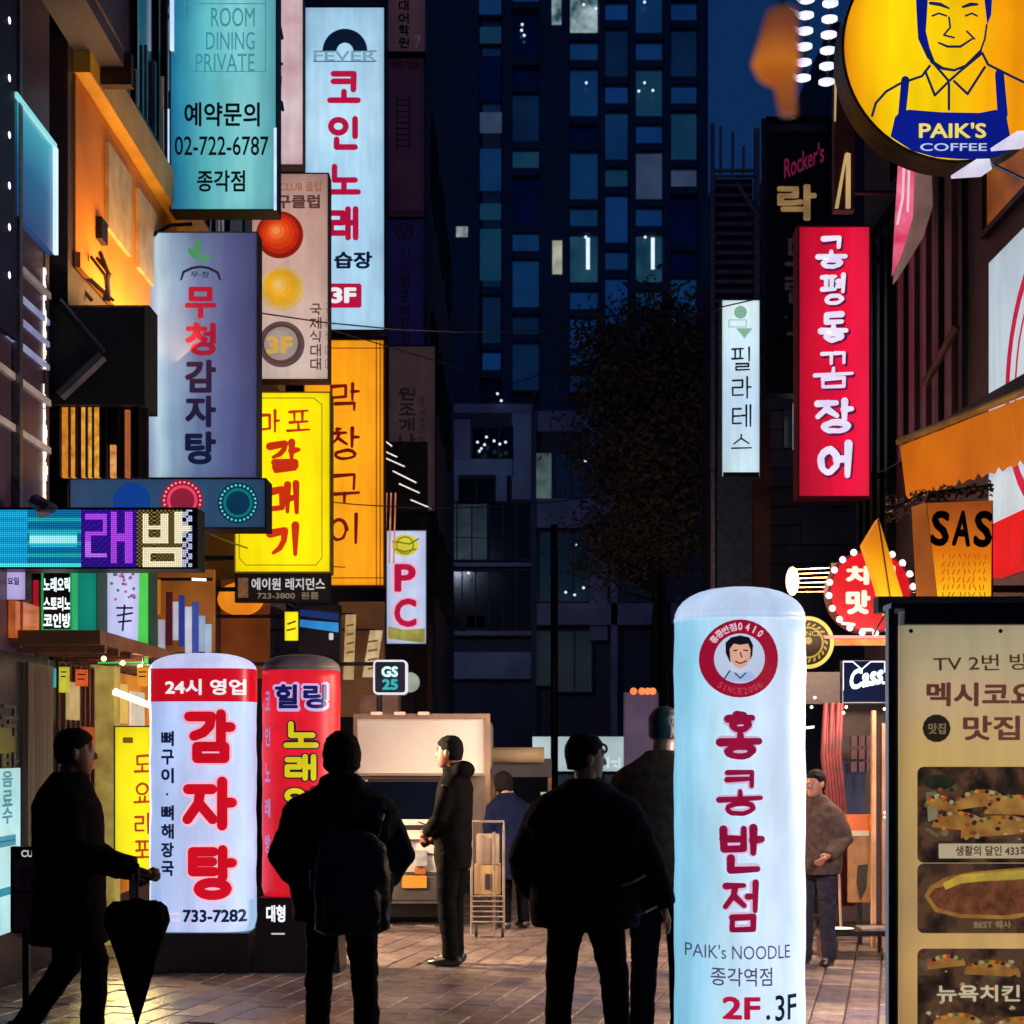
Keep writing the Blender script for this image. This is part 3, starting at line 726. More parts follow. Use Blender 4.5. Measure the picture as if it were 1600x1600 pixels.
for x0, y0, x1, y1 in ((1368, 640, 1396, 668), (1310, 120, 1336, 104), (1372, 340, 1398, 366)):
    a = MB(); fbox(a, x0, min(y0, y1), x1, max(y0, y1), 21.5, 0, .35); u = obj('air_unit', a, surf('dusty white unit', '8c8a90', '74727a', 5, .6, .1), bF)
    obj('fan_grille', MB().disc((P((x0+x1)/2, 0, 21.5).x, 21.48, P(0, (y0+y1)/2, 21.5).z), .10, 'y', 16, .02), MT['dark_metal'], u)
for z in (3.6, 5.3, 6.6):
    u = obj('air_unit', MB().box((WL+.001, 20.9, z), (WL+.4, 21.7, z+.6)), surf('dusty white unit', '8c8a90'), bC)
for q, (y, z) in enumerate(((29.6, 8), (29.6, 11.5))):
    u = obj('air_unit', MB().box((-2.6, 29.6, z), (-1.9, 29.99, z+.6)), surf('dusty white unit', '8c8a90'), bD)
for q in range(4): obj('conduit', MB().tube([(WL+.05, 12.3+.03*q, 2.6), (WL+.05, 12.3+.03*q, 4.3)], .015, 6), MT['steel'], bB)
rc_ = random.Random(12)
for i, (a, b, sag) in enumerate(((Vector((WL, 16.8, 6.6)), Vector((WR, 19.5, 7.6)), .5), (Vector((WL, 21, 5.2)), Vector((3.55, 23, 6.0)), .45), (Vector((WL, 13.6, 4.0)), Vector((-2.2, 24.6, 4.6)), .25), (Vector((WR, 14.2, 4.5)), Vector((3.5, 20.9, 5.2)), .2), (Vector((-1.66, 31, 6)), Vector((3.55, 29.5, 7)), .5))):
    pts = [a.lerp(b, t/10)-Vector((0, 0, sag*4*(t/10)*(1-t/10))) for t in range(11)]
    tag(obj('cable', MB().tube(pts, .009, 5), MT['black']), ('black cable sagging across the street above the orange board', 'black cable sagging across the street at the height of the pilates sign', 'cable running along the left wall behind the yellow board', 'cable running along the right wall behind the red board', 'far cable sagging in front of the low office block')[i], 'cable')

# ================================================================== AREA LIGHTS: lit shopfronts, yellow board, ochre wall, and added fills
aim(area('left_shop_light', (-3.35, 12.7, 2.2), (0, 0, 0), 1.0, 420, (1, .68, .42), .3), (.6, 12.0, 0)).data.spread = R(110)
aim(area('right_shop_light', (3.3, 12.4, 2.9), (0, 0, 0), 1.2, 300, (1, .68, .46), .5), (-.2, 12.6, 0))
aim(area('right_paving_fill', (2.95, 9.1, 1.9), (0, 0, 0), .6, 230, (1, .78, .72), .5), (.6, 10.2, 0))  # fill added for the right paving, no fixture stands here
aim(area('truck_fill_light', (.35, 12.9, 2.0), (0, 0, 0), .5, 26, (1, .93, .84), .5), (-1.0, 14.6, 1.6))  # fill added for the truck front, hung in mid-air without a fixture
for i, (x, y, z, e, c, t) in enumerate(((-2.2, 44, 9.5, 125, (.62, .74, 1), (1.5, 55, 6.5)), (3.0, 31.5, 5.0, 42, (1, .72, .5), (4.0, 40, 8)))):  # lights and masts added to brighten the low block and the tree
    aim(area('added_street_fill', (x, y, z), (0, 0, 0), .8, e, c, .4), t)
    lp = thing('added_lamp', ('cool added lamp on a thin mast before the low office block', 'warm added lamp on a thin mast near the dark tree')[i], 'added lamp', (x, y-.3, 0))
    obj('mast', MB().tube([(x, y-.3, 0), (x, y-.3, z+.2), (x, y-.1, z+.32)], .05, 8), MT['dark_metal'], lp); obj('lamp_head', MB().box((x-.2, y-.2, z+.05), (x+.2, y-.05, z+.3)), MT['dark_metal'], lp)
aim(area('yellow_board_light', (-2.95, 12.0, 1.0), (0, 0, 0), .4, 9, (1, .8, .3), 1.2), (-1.9, 10.4, 0)).data.spread = R(80)
area('facade_light', (-3.2, 14.2, 5.6), (R(0), R(140), 0), .3, 60, (1, .52, .14), 3.0)
# ================================================================== SIGNS, LEFT SIDE
# 1 teal board
tealm = glow('teal lit face', '5fb4c0', None, 1, 1.2, stops=[(0, '1c6f98'), (.12, '2c88a4'), (.35, '5cb4bc'), (.7, '7cc4c8'), (1, '5aa8b2')], base='14343c')
s1, f1 = box_sign('hanging_sign', 'teal lit board with dark letters and a phone number, topmost on the left', 265, -95, 433, 329, 15.7, tealm, MT['dark_metal'], .28, 2, WL, braces=(-40, 310))
tink = surf('deep teal print', '0c2a38', '0a2430', 6, .5, 0)
T(s1, '예약문의', (288, 160, 406, 198), tink, f1, .03)
T(s1, '02-722-6787', (273, 213, 420, 243), tink, f1, .012)
T(s1, '종각점', (308, 266, 383, 300), tink, f1, .03)
tl = glow('faint teal print', '3f93a6', None, 1)
T(s1, 'ROOM', (330, 12, 398, 42), tl, f1, .0); T(s1, 'DINING', (322, 50, 398, 78), tl, f1, 0); T(s1, 'PRIVATE', (306, 84, 398, 112), tl, f1, 0)
LINE(s1, [[(288, -20), (288, 112), (415, 112), (415, -20)], [(288, 6), (415, 6)]], 1.5, tl, f1)
for a_ in ((266, -95, 271, 78, 15.66, -.02, .03), (262, 170, 266, 255, 15.7, 0, .05), (428, 200, 432, 328, 15.68, -.01, .01)): e = MB(); fbox(e, *a_); obj('tube_light', e, glow('cool tube', 'd4e4ff', 'a8c4f0', 1.2, 3), s1)
# poster strip behind
s2, f2 = box_sign('banner_board', 'narrow white and pink lit board between the teal and the blue-white sign', 434, -80, 474, 258, 18.5, glow('pink white face', 'd8c4c8', 'b89098', 1, 2), MT['dark_metal'], .2, 1, WL, braces=(20, 240))
LINE(s2, [[(436, 35), (441, 60)], [(437, 68), (437, 100), (440, 100)], [(438, 120), (436, 160)], [(440, 160), (442, 172)]], 5, MT['black_ink'], f2, name='print')
# 3 beige circles board
s3, f3 = box_sign('hanging_sign', 'pinkish beige board with a red ball, a yellow ball and a coin', 392, 270, 514, 594, 18.9, glow('beige face', 'c8a89a', None, 1, .8, stops=[(0, 'c8b4a8'), (.4, 'c4a498'), (.75, 'b89084'), (1, 'a88078')], axis='Z'), surf('beige frame', '8a6a5c'), .26, 2, WL, braces=(300, 570))
brn = glow('brown print', '5a3a38', '4a2e2c', 1, 3)
T(s3, 'CLUB 클럽', (437, 284, 502, 299), glow('ochre print', '9a6a40', '8a5a34', 1), f3, .02); T(s3, '당구클럽', (409, 304, 500, 326), brn, f3, .05)
def orb(root, cx, cy, r, cs, fr, k=1):
    for i, c in enumerate(cs):
        q = i/len(cs); POLY(root, cpts(cx-r*.18*q, cy-r*.22*q, r*(1-q)), glow('orb '+c, c, None, 1, 4), fr, k+i*.4, 'printed_ball')
orb(s3, 437, 367, 37, ['8e1c10', 'c02a10', 'd83a10', 'e44c18', 'f06a30', 'f68a50'], f3)
orb(s3, 441, 451, 35, ['d8b070', 'e0a838', 'e8a820', 'eeb030', 'f2bc50', 'f4c87c'], f3)
orb(s3, 440, 538, 36, ['5c4a48', '9c8c84', 'a89a90', 'b0a296'], f3)
RING(s3, 440, 538, 27, 30, brn, f3, 3); T(s3, '3F', (417, 526, 458, 553), glow('coin gold', 'd8a840', 'c09030', 1), f3, .04, 4)
HS(s3, '국제식대대', (484, 474, 503, 578), brn, f3, .06, .12); HS(s3, '국제식대대', (508, 474, 514, 578), brn, f3, .06, .12)
# 4 coin karaoke
s4, f4 = box_sign('hanging_sign', 'tall blue-white lit board with crimson letters and a half record on top', 474, 9, 603, 518, 23, glow('cool white face', 'b8dcf0', '90bee0', 1, .45), MT['dark_metal'], .3, 3, WL, braces=(60, 480))
crim = glow('crimson print', 'b81440', 'a81038', 1, 3)
for ch, y0, y1 in (('코', 110, 163), ('인', 181, 236), ('노', 255, 306), ('래', 322, 376)): HS(s4, ch, (511, y0, 564, y1), crim, f4, .088)
T(s4, '습장', (522, 393, 582, 420), MT['black_ink'], f4, .05)
RR(s4, 508, 443, 565, 481, 4, crim, f4, 1, 'badge'); T(s4, '3F', (516, 449, 557, 474), glow('white print', 'f0f4f8', None, 1), f4, .06, 2)
RING(s4, 539, 80, 13, 35, MT['black_ink'], f4, 1, 24, 0, 180); T(s4, 'FEVER', (490, 80, 588, 96), glow('pale blue print', '7fa8c0', None, 1), f4, .02, 3)
LINE(s4, [[(490, 96), (588, 96)], [(490, 80), (508, 80)], [(570, 80), (588, 80)]], 1.5, MT['black_ink'], f4)
# 5 orange makchang
s5, f5 = box_sign('hanging_sign', 'tall orange lit board with thin dark red brush letters, behind the yellow one', 474, 530, 601, 916, 22.6, glow('orange face', 'fba81c', 'f49410', 1, .7), surf('orange frame', 'b8641c', '9a4c10'), .3, 2, WL, braces=(560, 880))
dred = glow('dark red print', '74120c', '5e0c08', 1, 3)
LINE(s5, [[(588, 532), (588, 914)], [(594, 532), (594, 914)], [(476, 544), (599, 544)], [(476, 903), (599, 903)]], 1.5, dred, f5)
for ch, y0, y1 in (('막', 598, 645), ('창', 668, 720), ('구', 738, 788), ('이', 802, 852)): HS(s5, ch, (513, y0, 563, y1), dred, f5, .052, brush=.7)
# 6 yellow galmaegi
s6, f6 = box_sign('hanging_sign', 'bright yellow lit board with red brush letters, lowest of the big left boards', 366, 612, 517, 895, 17.8, glow('yellow face', 'fce808', 'f6dc04', 1, .8), surf('yellow frame', 'a89018', '8a7410'), .28, 2, WL, braces=(640, 870))
yred = glow('orange red print', 'c8300c', 'b0280c', 1, 3); dyel = glow('ochre line', '8a7a10', None, 1)
HS(s6, '마', (402, 640, 438, 678), yred, f6, .06, brush=.8); HS(s6, '포', (447, 640, 486, 675), yred, f6, .055, brush=.8)
for ch, y0, y1 in (('갈', 688, 740), ('매', 754, 806), ('기', 818, 874)): HS(s6, ch, (415, y0, 472, y1), yred, f6, .085, brush=1)
LINE(s6, [[(404, 622), (490, 622), (503, 632), (503, 872), (494, 883), (384, 883), (374, 872), (374, 800)]], 1.5, dyel, f6)
# 7 residence plate
s7, f7 = box_sign('name_board', 'black board with white hangul and a phone number under the yellow sign', 367, 897, 516, 941, 17.9, surf('black board face', '14101a', '0c0a10', 3, .5, .05), MT['dark_metal'], .12, 1, WL, braces=(920,))
wpr = glow('white letters', 'ccc8c8', 'a8a4a8', 1, 4)
T(s7, '에이원 레지던스', (393, 903, 508, 922), wpr, f7, .03); T(s7, '723-3800  원룸', (402, 925, 498, 936), glow('tan letters', '8a7a60', None, 1), f7, .01)
RR(s7, 372, 903, 388, 934, 1, glow('amber square', '7a5638', '4a3020', 1, 20), f7, 1, 'print')
# 8 mucheong gray board
s8, f8 = box_sign('hanging_sign', 'blue grey board with brighter left edge, leaf emblem, crimson and navy letters', 228, 362, 403, 748, 15.2, glow('half lit grey face', '6a7aa0', None, 1, 1.4, stops=[(0, '98a8cc'), (.1, 'b8d4e4'), (.22, '88a4c0'), (.45, '5c7096'), (.8, '444e7e'), (1, '3c4270')], base='303848'), surf('slate frame', '2c3048'), .26, 2, WL, braces=(378, 720))
navy = glow('navy print', '10183c', '0c1430', .9, 4)
crd = glow('dark crimson print', '9c1038', '8c0c30', .85, 3)
for ch, y0, y1, m in (('무', 448, 498, crd), ('청', 504, 556, crd), ('감', 562, 614, navy), ('자', 618, 668, navy), ('탕', 674, 726, navy)): T(s8, ch, (289, y0, 338, y1), m, f8, .055)
LINE(s8, [[(283, 437, 3), (287, 425, 4), (300, 419, 4), (313, 417, 4), (326, 419, 4), (340, 426, 4), (344, 437, 3)]], 3, navy, f8); T(s8, '무·청', (298, 424, 326, 434), navy, f8, .02)
leafm = glow('leaf green print', '3c8a5c', '2c7448', 1, 3)
for pts in ([(309, 408), (296, 398), (293, 385), (304, 392)], [(309, 408), (303, 388), (309, 372), (316, 386)], [(311, 410), (318, 398), (332, 400), (322, 408)]): POLY(s8, pts, leafm, f8, 1, 'leaf_print')
s = MB().tube([P(165, 391, 15.1), P(232, 372, 15.15), P(265, 352, 15.3), P(300, 350, 15.4)], .02, 6); obj('bracket', s, MT['dark_metal'], s8)
# 9 neon circle box
s9, f9 = box_sign('neon_box_sign', 'blue grey box with blue, red and green neon circles under the grey board', 108, 747, 416, 826, 12.2, glow('steel blue face', '2c4668', '22405c', 1, .9, base='182838'), MT['dark_metal'], .3, 2, WL, braces=(760,))
for cx, cy, r, c, c2 in ((206, 783, 29, '0c3c8c', '1450a8'), (285, 782, 33, 'e04058', 'ff8a98'), (372, 786, 32, '0a6c6c', '58c8b0')):
    POLY(s9, cpts(cx, cy, r), glow('neon disc '+c, {'e': '8c2038', '0': '0a3454'}[c[0]] if c != '0c3c8c' else '0c3c8c', None, 1, 3), f9, 1, 'disc')
    if c != '0c3c8c':
        for q in range(26):
            a = R(q*360/26); x, y = cx+math.cos(a)*r*.86, cy-math.sin(a)*r*.86
            RR(s9, x-1.6, y-1.6, x+1.6, y+1.6, .8, glow('neon dot '+c2, c2, None, 1.3), f9, 2, 'bulb')
        RING(s9, cx, cy, r*.58, r*.72, glow('neon ring '+c, c, None, 1.2), f9, 2)
# 10 LED sign
s10, f10 = box_sign('led_sign', 'led matrix sign with purple and cream pixel letters, cyan left end', -6, 793, 309, 889, 10.75, surf('led black face', '0a0a1c', '0c0820', 20, .4, 0), MT['black'], .25, 3, WL, braces=(820,))
def leds(root, x0, y0, x1, y1, step, fn, fr, k=1):
    """dots of a matrix display, one mesh per colour"""
    grp = {}
    y = y0
    while y < y1:
        x = x0
        while x < x1:
            c = fn(x, y)
            if c: grp.setdefault(c, []).append((x, y))
            x += step
        y += step
    for c, L in grp.items():
        mb = MB()
        for x, y in L:
            p = [fr.uv(x+a, y+b) for a, b in ((-.42*step, -.42*step), (.42*step, -.42*step), (.42*step, .42*step), (-.42*step, .42*step))]
            mb.poly([fr.at(u, v, k) for u, v in p])
        o = obj('led_dots', mb, glow('led '+c, c, None, 1.3), root, fixn=False); o['kind'] = 'stuff'
RB = [(133, 804, 168, 812), (160, 804, 168, 838), (133, 830, 168, 838), (133, 838, 141, 872), (133, 864, 168, 872), (173, 800, 184, 880), (196, 800, 208, 880), (184, 834, 196, 846)]
BB = [(222, 802, 233, 848), (250, 802, 262, 848), (222, 820, 262, 828), (222, 840, 262, 849), (272, 800, 284, 850), (284, 820, 296, 832), (222, 856, 284, 866), (222, 866, 234, 882), (272, 866, 284, 882), (222, 876, 284, 886)]
inr = lambda x, y, L: any(a <= x <= c and b <= y <= d for a, b, c, d in L)
def ledc(x, y):
    if x < 128:
        if 832 < y < 856 and 45 < x < 122: return 'a8f4f8' if 838 < y < 850 else '30b8d0'
        if y > 880: return '50e8e8'
        if x < 44: return '1496c8' if (int(y/8) % 2) else '20a8d8'
        return '0e6c9c' if int(y/6) % 3 else '20a8a8'
    if inr(x, y, RB): return 'b048e8' if y < 846 or x > 170 else 'c070f0'
    if 214 < x < 300:
        if inr(x, y, BB): return 'fff4cc'
        if x > 286: return 'b8c0e0' if (int(x/5)+int(y/5)) % 3 else None
        if inr(x, y, [(212, 796, 290, 888)]) and (int(x/3)+int(y/3)) % 2 == 0: return '8a7430'
    if 128 <= x < 214: return '2a0e78' if (int(x/3)+int(y/3)) % 3 else '3a18a0'
    return None
leds(s10, -8, 798, 305, 886, 3.1, ledc, f10)
# purple pixel burst & cable on top
o = obj('wire_bundle', MB().tube([P(52, 782, 10.7), P(80, 795, 10.65), P(60, 800, 10.65)], .05, 6), surf('grey vinyl', '4c4c58'), s10)
# 11 teal glowing wall panel and dot strips (on the wall plane)
def wallbox(mb, px0, px1, z0, z1, side, t0, t1):
    Ya = side*F/(px0-HX); Yb = side*F/(px1-HX); sg = 1 if side < 0 else -1
    return mb.box((side+sg*t0, Ya, z0), (side+sg*t1, Yb, z1))
wp = thing('lit_wall_panel', 'blue panel with white glowing top and side edge on the far left wall', 'lit panel', (WL, 11.2, 5.4))
obj('panel', wallbox(MB(), 12, 75, 5.5, 6.32, WL, .001, .05), glow('blue panel', '2c5c88', None, 1, 1, stops=[(0, '24406c'), (.5, '1e5880'), (1, '3c9cb0')], axis='Z', base='142030'), wp)
e = glow('ice white edge', 'dff0ff', 'b8e0f8', 1.1, 3)
obj('edge_light', wallbox(MB(), 12, 75, 6.321, 6.36, WL, .001, .07), glow('aqua edge', '8cd8e0', None, 1), wp)
obj('edge_light', wallbox(MB(), 72.2, 75, 5.5, 6.32, WL, .051, .08), e, wp)
dl = thing('light_string', 'string of tiny white lamps down the corner of the plum building', 'light string', (WL+.08, 11.9, 2))
m = MB(); rnd = random.Random(2)
obj('cable', MB().tube([P(69, 380, 11.82), P(70, 600, 11.8), P(66, 785, 11.8)], .006, 5), MT['black'], dl)
for q in range(64):
    y = 420+q*5.7+rnd.uniform(-1, 1)
    if 578 < y < 600: continue
    p = P(68.5+rnd.uniform(-1.2, 1.2), y, 11.8); r = rnd.uniform(.007, .014) if y < 660 else rnd.uniform(.010, .02)
    m.box((p.x-r, p.y-r, p.z-r*1.6), (p.x+r, p.y+r, p.z+r*1.6))
o = obj('lamps', m, glow('tiny lamps', 'ffffff', 'e8c8b0', 1.3, 3), dl); o['kind'] = 'stuff'
db = thing('bulb_board', 'dark strip with a row of round white bulbs at the left edge of the photo', 'lamp strip', (WL+.1, 10.95, 5))
obj('board', MB().box((WL+.002, 10.6, 4.6), (WL+.05, 11.02, 9.5)), surf('midnight strip', '0c1238', '080c24', 4, .5, .1), db)
for y in (-60, 32, 122, 211, 290, 355, 430): obj('bulb', MB().ball(P(7, y, 10.85), .045, n=10, m=6), glow('bulb white', 'ffffff', 'd8e4ff', 2.2), db, True)
for q in range(12): obj('connector', MB().ball(P(8, 60+q*34, 10.87), .018, n=6, m=4), surf('grey lens', '3c3c58'), db)
# 12 street level little signs, left
kk, fk = box_sign('small_sign', 'lavender lit plate hanging under the cyan end of the led sign', 4, 890, 41, 938, 10.95, glow('lavender face', 'b4a8d8', '9888c0', 1, 2), MT['dark_metal'], .1, 1, WL, braces=(900,))
T(kk, '요일', (12, 902, 30, 914), navy, fk, .04)
rb, _ = box_sign('red_board', 'narrow red vertical board left of the black and white neon sign', 45, 894, 62, 1002, 11.55, glow('deep red face', 'a81828', '8c1020', 1, 3), MT['dark_metal'], .03, 1, WL, braces=(920,))
ns, fn = box_sign('neon_sign', 'black sign with white glowing hangul in a green frame', 65, 888, 113, 986, 11.5, surf('black board face', '14101a'), glow('green edge', '1c9c58', '18804c', 1, 3), .14, 3, WL, braces=(900,))
wl_ = glow('white neon', 'f4ffff', 'd8f0f8', 1.2, 6)
for t, y in (('노래오락', 902), ('스토리노', 932), ('코인방', 958)): T(ns, t, (68, y, 111, y+23), wl_, fn, .05)
obj('lit_tray', MB().box((P(60, 0, 11.4).x, 11.3, P(0, 1012, 11.4).z), (P(110, 0, 11.4).x, 11.48, P(0, 1004, 11.4).z)), glow('aqua tray', '30b8b0', None, 1), ns)
gs, fg = box_sign('green_box_sign', 'teal green box sign beside the white neon hangul', 116, 890, 152, 1006, 12.0, glow('teal green face', '108070', '0c6858', 1, 1.5), surf('green frame', '0c4038'), .3, 1, WL, braces=(900,))
fl, ffl = box_sign('flower_sign', 'pale lilac sign with pink flower dots in a bright green surround', 152, 888, 233, 1038, 12.6, glow('lime surround', '5cd05c', '2cb43c', 1, 2.5), surf('green frame', '0c4038'), .3, 1, WL, braces=(900,))
POLY(fl, [(168, 890), (218, 890), (215, 1012), (168, 1004)], glow('lilac face', 'c4c8f0', 'a8a8dc', 1, 2), ffl, 1, 'face')
rnd = random.Random(4)
for q in range(22):
    x, y = rnd.uniform(172, 213), rnd.uniform(893, 940); POLY(fl, cpts(x, y, 2.6, 6), glow('flower '+'ab'[q % 2], 'c0588c' if q % 2 else '3c6c7c', None, 1), ffl, 2, 'flower_print')
LINE(fl, [[(183, 950), (207, 950)], [(195, 946), (192, 985)], [(184, 962), (207, 958)], [(186, 972), (205, 970)]], 3, navy, ffl, 2, 'lettering')
# PC sign
s11, f11 = box_sign('hanging_sign', 'white lit board with crimson Latin letters and a yellow oval emblem', 603, 828, 667, 1007, 27.5, glow('pc face', 'c8d0ec', 'a8b8dc', 1, .8), surf('pale frame', '9c98a8'), .25, 1.5, -3.6, braces=(850,))
for t, y0, y1, x0, x1 in (('P', 881, 925, 615, 651), ('C', 935, 980, 615, 652)):
    T(s11, t, (x0-3, y0-3, x1+3, y1+3), glow('pink halo print', 'f4b4cc', None, 1), f11, .09, 1); T(s11, t, (x0+1, y0, x1-1, y1), crim, f11, .045, 3)
POLY(s11, cpts(633, 852, 21, 24, 17), glow('lemon oval', 'd8d03c', 'c0b030', 1, 4), f11, 1, 'emblem'); RING(s11, 633, 852, 12, 14, glow('olive print', '7a7c20', None, 1), f11, 2)
LINE(s11, [[(614, 846), (640, 850), (654, 842)], [(616, 858), (632, 862), (650, 858)]], 2.5, glow('olive print', '7a7c20'), f11, 3)
POLY(s11, [(606, 978), (630, 984), (664, 982), (664, 1005), (606, 998)], glow('olive gold print', 'a8a050', '807838', 1, 6), f11, 1, 'print')
# dark boards far left
for nm, lab, x0, y0, x1, y1, Y, c1, c2, txt in (
    ('sign_board', 'unlit mauve sign board, highest beside the blue-white sign', 605, -30, 666, 82, 29, '4a323c', '3a2630', None),
    ('sign_board', 'long unlit purple brown sign board beside the blue-white sign', 605, 86, 664, 340, 29.3, '2a1626', '221020', '부동산프로'),
    ('sign_board', 'unlit navy sign board with a round emblem and grey letters', 604, 342, 664, 545, 29.0, '15103a', '100c2c', None),
    ('sign_board', 'dim mauve brown sign board above the white light streaks', 606, 540, 681, 800, 28.6, '4a3838', '3a2c30', None)):
    r, fr = box_sign(nm, lab, x0, y0, x1, y1, Y, glow('board '+c1, c1, c2, .5, 1.5, base=c1), MT['dark_metal'], .25, 1.5, WL)  # faint glow put into the colour of faces that are unlit
    g1 = glow('grey letters '+c1, '443a50' if y0 != 540 else '1c1218', None, .8, 5)
    if y0 == 86:
        T(r, 'KAFE CLUB', (612, 96, 654, 108), surf('faded letters', '3a2434'), fr, .01)
        LINE(r, [[(620, 150), (620, 232)], [(640, 150), (640, 232)]]+[[(620, 156+q*9), (640, 156+q*9)] for q in range(9)], 2, surf('faded letters', '3a2434'), fr, name='print')
        T(r, 'HOPEYEAR', (610, 328, 660, 336), surf('grey letters 15103a', '60506a'), fr, .02)
    elif y0 == -30:
        HS(r, '외대어학원', (622, -20, 640, 76), surf('faded plum letters', '2a1824'), fr, .08); T(r, '7', (648, 55, 658, 75), g1, fr, .03)
    elif y0 == 342:
        RING(r, 632, 362, 11, 14, g1, fr); LINE(r, [[(626, 358), (632, 370), (638, 356)]], 3, g1, fr)
        HS(r, '시사일본어학원', (624, 384, 641, 540), g1, fr, .07)
    else: HS(r, '원조개나리', (622, 606, 650, 720), g1, fr, .09); HS(r, '막걸리집', (654, 620, 664, 700), g1, fr, .07)
# streaks of light along the far wall: a canopy of tube lamps
cs = thing('tube_lamp_canopy', 'canopy with slanting white tube lamps on the far left wall', 'canopy', (-2.2, 26, 4.5))
s = MB(); s.box((WL+.02, 24.5, P(0, 690, 27).z+.15), (-3.45, 28.3, P(0, 690, 27).z+.3)); obj('canopy', s, MT['dark_metal'], cs)
for i, (a, b) in enumerate((((603, 706), (620, 714)), ((603, 716), (632, 729)), ((614, 736), (650, 754)), ((624, 756), (655, 770)), ((642, 781), (673, 794)), ((603, 690), (612, 697)))):
    obj('tube_lamp', MB().tube([P(a[0], a[1], 27-i*.1), P(b[0], b[1], 27.6-i*.1)], .012, 5), glow('warm white tube', 'f4ece8', 'd8c8c0', 1.2, 3), cs)
for x in (604, 611, 618): obj('lamp_strip', MB().tube([P(x, 770, 27), P(x-3, 880, 27.2)], .014, 5), glow('salmon strip', 'd88860', 'a05838', 1, 5), cs)
s = MB(); fbox(s, 600, 690, 668, 800, 28.2, 0, .1); obj('soffit', s, surf('dim brown soffit', '3a2a24', '241a18', 8, .6, .3), cs)

# GS25-like small square sign
gsq, fq = box_sign('square_sign', 'small square sign with white rim and two rows of glowing teal figures', 583, 1031, 636, 1085, 16.6, surf('navy face', '0c1c34', '081424', 6, .4, 0), glow('white rim', 'dce0f0', 'c8cce0', 1, 4), .18, 3, None, rc=7)
RR(gsq, 586.5, 1034.5, 632.5, 1081.5, 5, surf('navy face', '0c1c34'), fq, 1, 'face')
T(gsq, 'GS', (596, 1041, 622, 1058), glow('ice letters', 'c8f4f8', None, 1.1), fq, .06, 3); T(gsq, '25', (597, 1061, 622, 1078), glow('teal letters', '1cb0b8', None, 1), fq, .06, 3)
obj('disc_sign', MB().disc(P(640, 1066, 16.75), .11, 'y', 20, .05), glow('sage disc', '8c9888', '5c6c5c', 1, 5), gsq)
s = MB(); fbox(s, 593, 1085, 597, 1116, 16.7, 0, .03); s.box((-3.6, 16.72, P(0, 1040, 16.7).z), (P(584, 0, 16.7).x, 16.76, P(0, 1040, 16.7).z+.04)); obj('bracket', s, MT['dark_metal'], gsq)

# ================================================================== RIGHT SIDE SIGNS
r1, g1_ = box_sign('hanging_sign', 'tall red lit board with white brush letters', 1246, 352, 1361, 778, 15.7, glow('red face', 'e0123c', None, 1, 1.5, stops=[(0, 'b80c2c'), (.3, 'c81030'), (.6, 'e01038'), (1, 'f02048')], axis='X'), surf('red frame', '8c1430', '741028'), .24, 3, WR, braces=(400, 740))
wbr = glow('white brush letters', 'ece4f4', 'd4ccec', 1.05, 5); wsh = glow('plum letter shadow', '6a1440', None, 1)
for ch, y0, y1, x0, x1, r in (('공', 368, 422, 1274, 1324, .085), ('평', 428, 478, 1281, 1322, .085), ('동', 487, 536, 1278, 1326, .1), ('꼼', 548, 608, 1270, 1334, .052), ('장', 622, 679, 1271, 1336, .09), ('어', 690, 750, 1275, 1333, .1)):
    HS(r1, ch, (x0+2, y0+1, x1+3, y1+3), wsh, g1_, r*1.25, k=1, brush=.55); HS(r1, ch, (x0, y0, x1, y1), wbr, g1_, r*.92, k=3, brush=.55)
r2, g2_ = box_sign('hanging_sign', 'slim white lit board with thin grey letters and a green dot beside the red board', 1127, 468, 1188, 746, 19.5, glow('mint white face', 'd4ecf4', None, 1, .8, stops=[(0, 'c8e4ec'), (.4, 'b8d4ec'), (.8, 'd0e8f4'), (1, 'dcf0f4')], axis='Z'), surf('pale metal frame', '7c8c94'), .2, 1.5, None)
tk = surf('slate print', '24303c', '1c2834', 5, .5, 0); sage = glow('sage print', '88b49c', '78a48c', 1, 4)
for ch, y0, y1 in (('필', 542, 580), ('라', 588, 624), ('테', 632, 668), ('스', 678, 706)): HS(r2, ch, (1142, y0, 1175, y1), tk, g2_, .045, brush=.35)
POLY(r2, cpts(1157, 488, 10), sage, g2_, 1, 'dot'); LINE(r2, [[(1139, 500), (1166, 500), (1166, 511), (1139, 511), (1139, 500)]], 1.4, sage, g2_); POLY(r2, [(1150, 513), (1176, 513), (1163, 529)], sage, g2_, 1, 'arrow')
s = MB(); s.box((P(1188, 0, 19.5).x, 19.56, P(0, 500, 19.5).z), (3.56, 19.62, P(0, 496, 19.5).z)); s.box((3.5, 19.5, P(0, 500, 19.5).z-.03), (3.58, 22.0, P(0, 500, 19.5).z+.05)); obj('bracket', s, MT['dark_metal'], r2)
s = MB(); fbox(s, 1130, 738, 1186, 745, 19.48, -.01, .015); obj('lower_trim', s, tk, r2)
r3, g3_ = box_sign('hanging_sign', 'black unlit board with gold hangul and a small crimson script word', 1197, 182, 1312, 615, 20.6, surf('black board face b', '100f18', '0a0a10', 2, .5, .1), surf('dark bronze', '241e24'), .3, 3, WR, braces=(210, 590))
gold = glow('gold letters painted glow', '98784c', '6c5436', 1, 5)  # letters of this unlit board glow faintly in place of light from around
s = MB(); fbox(s, 1200, 194, 1294, 205, 20.55, 0, .04); obj('trim', s, surf('ash trim', '50485a'), r3)
T(r3, "Rocker's", (1216, 238, 1284, 268), glow('crimson script', '6a1838', '501028', 1, 3), g3_, .02, shear=.2, rot=24)
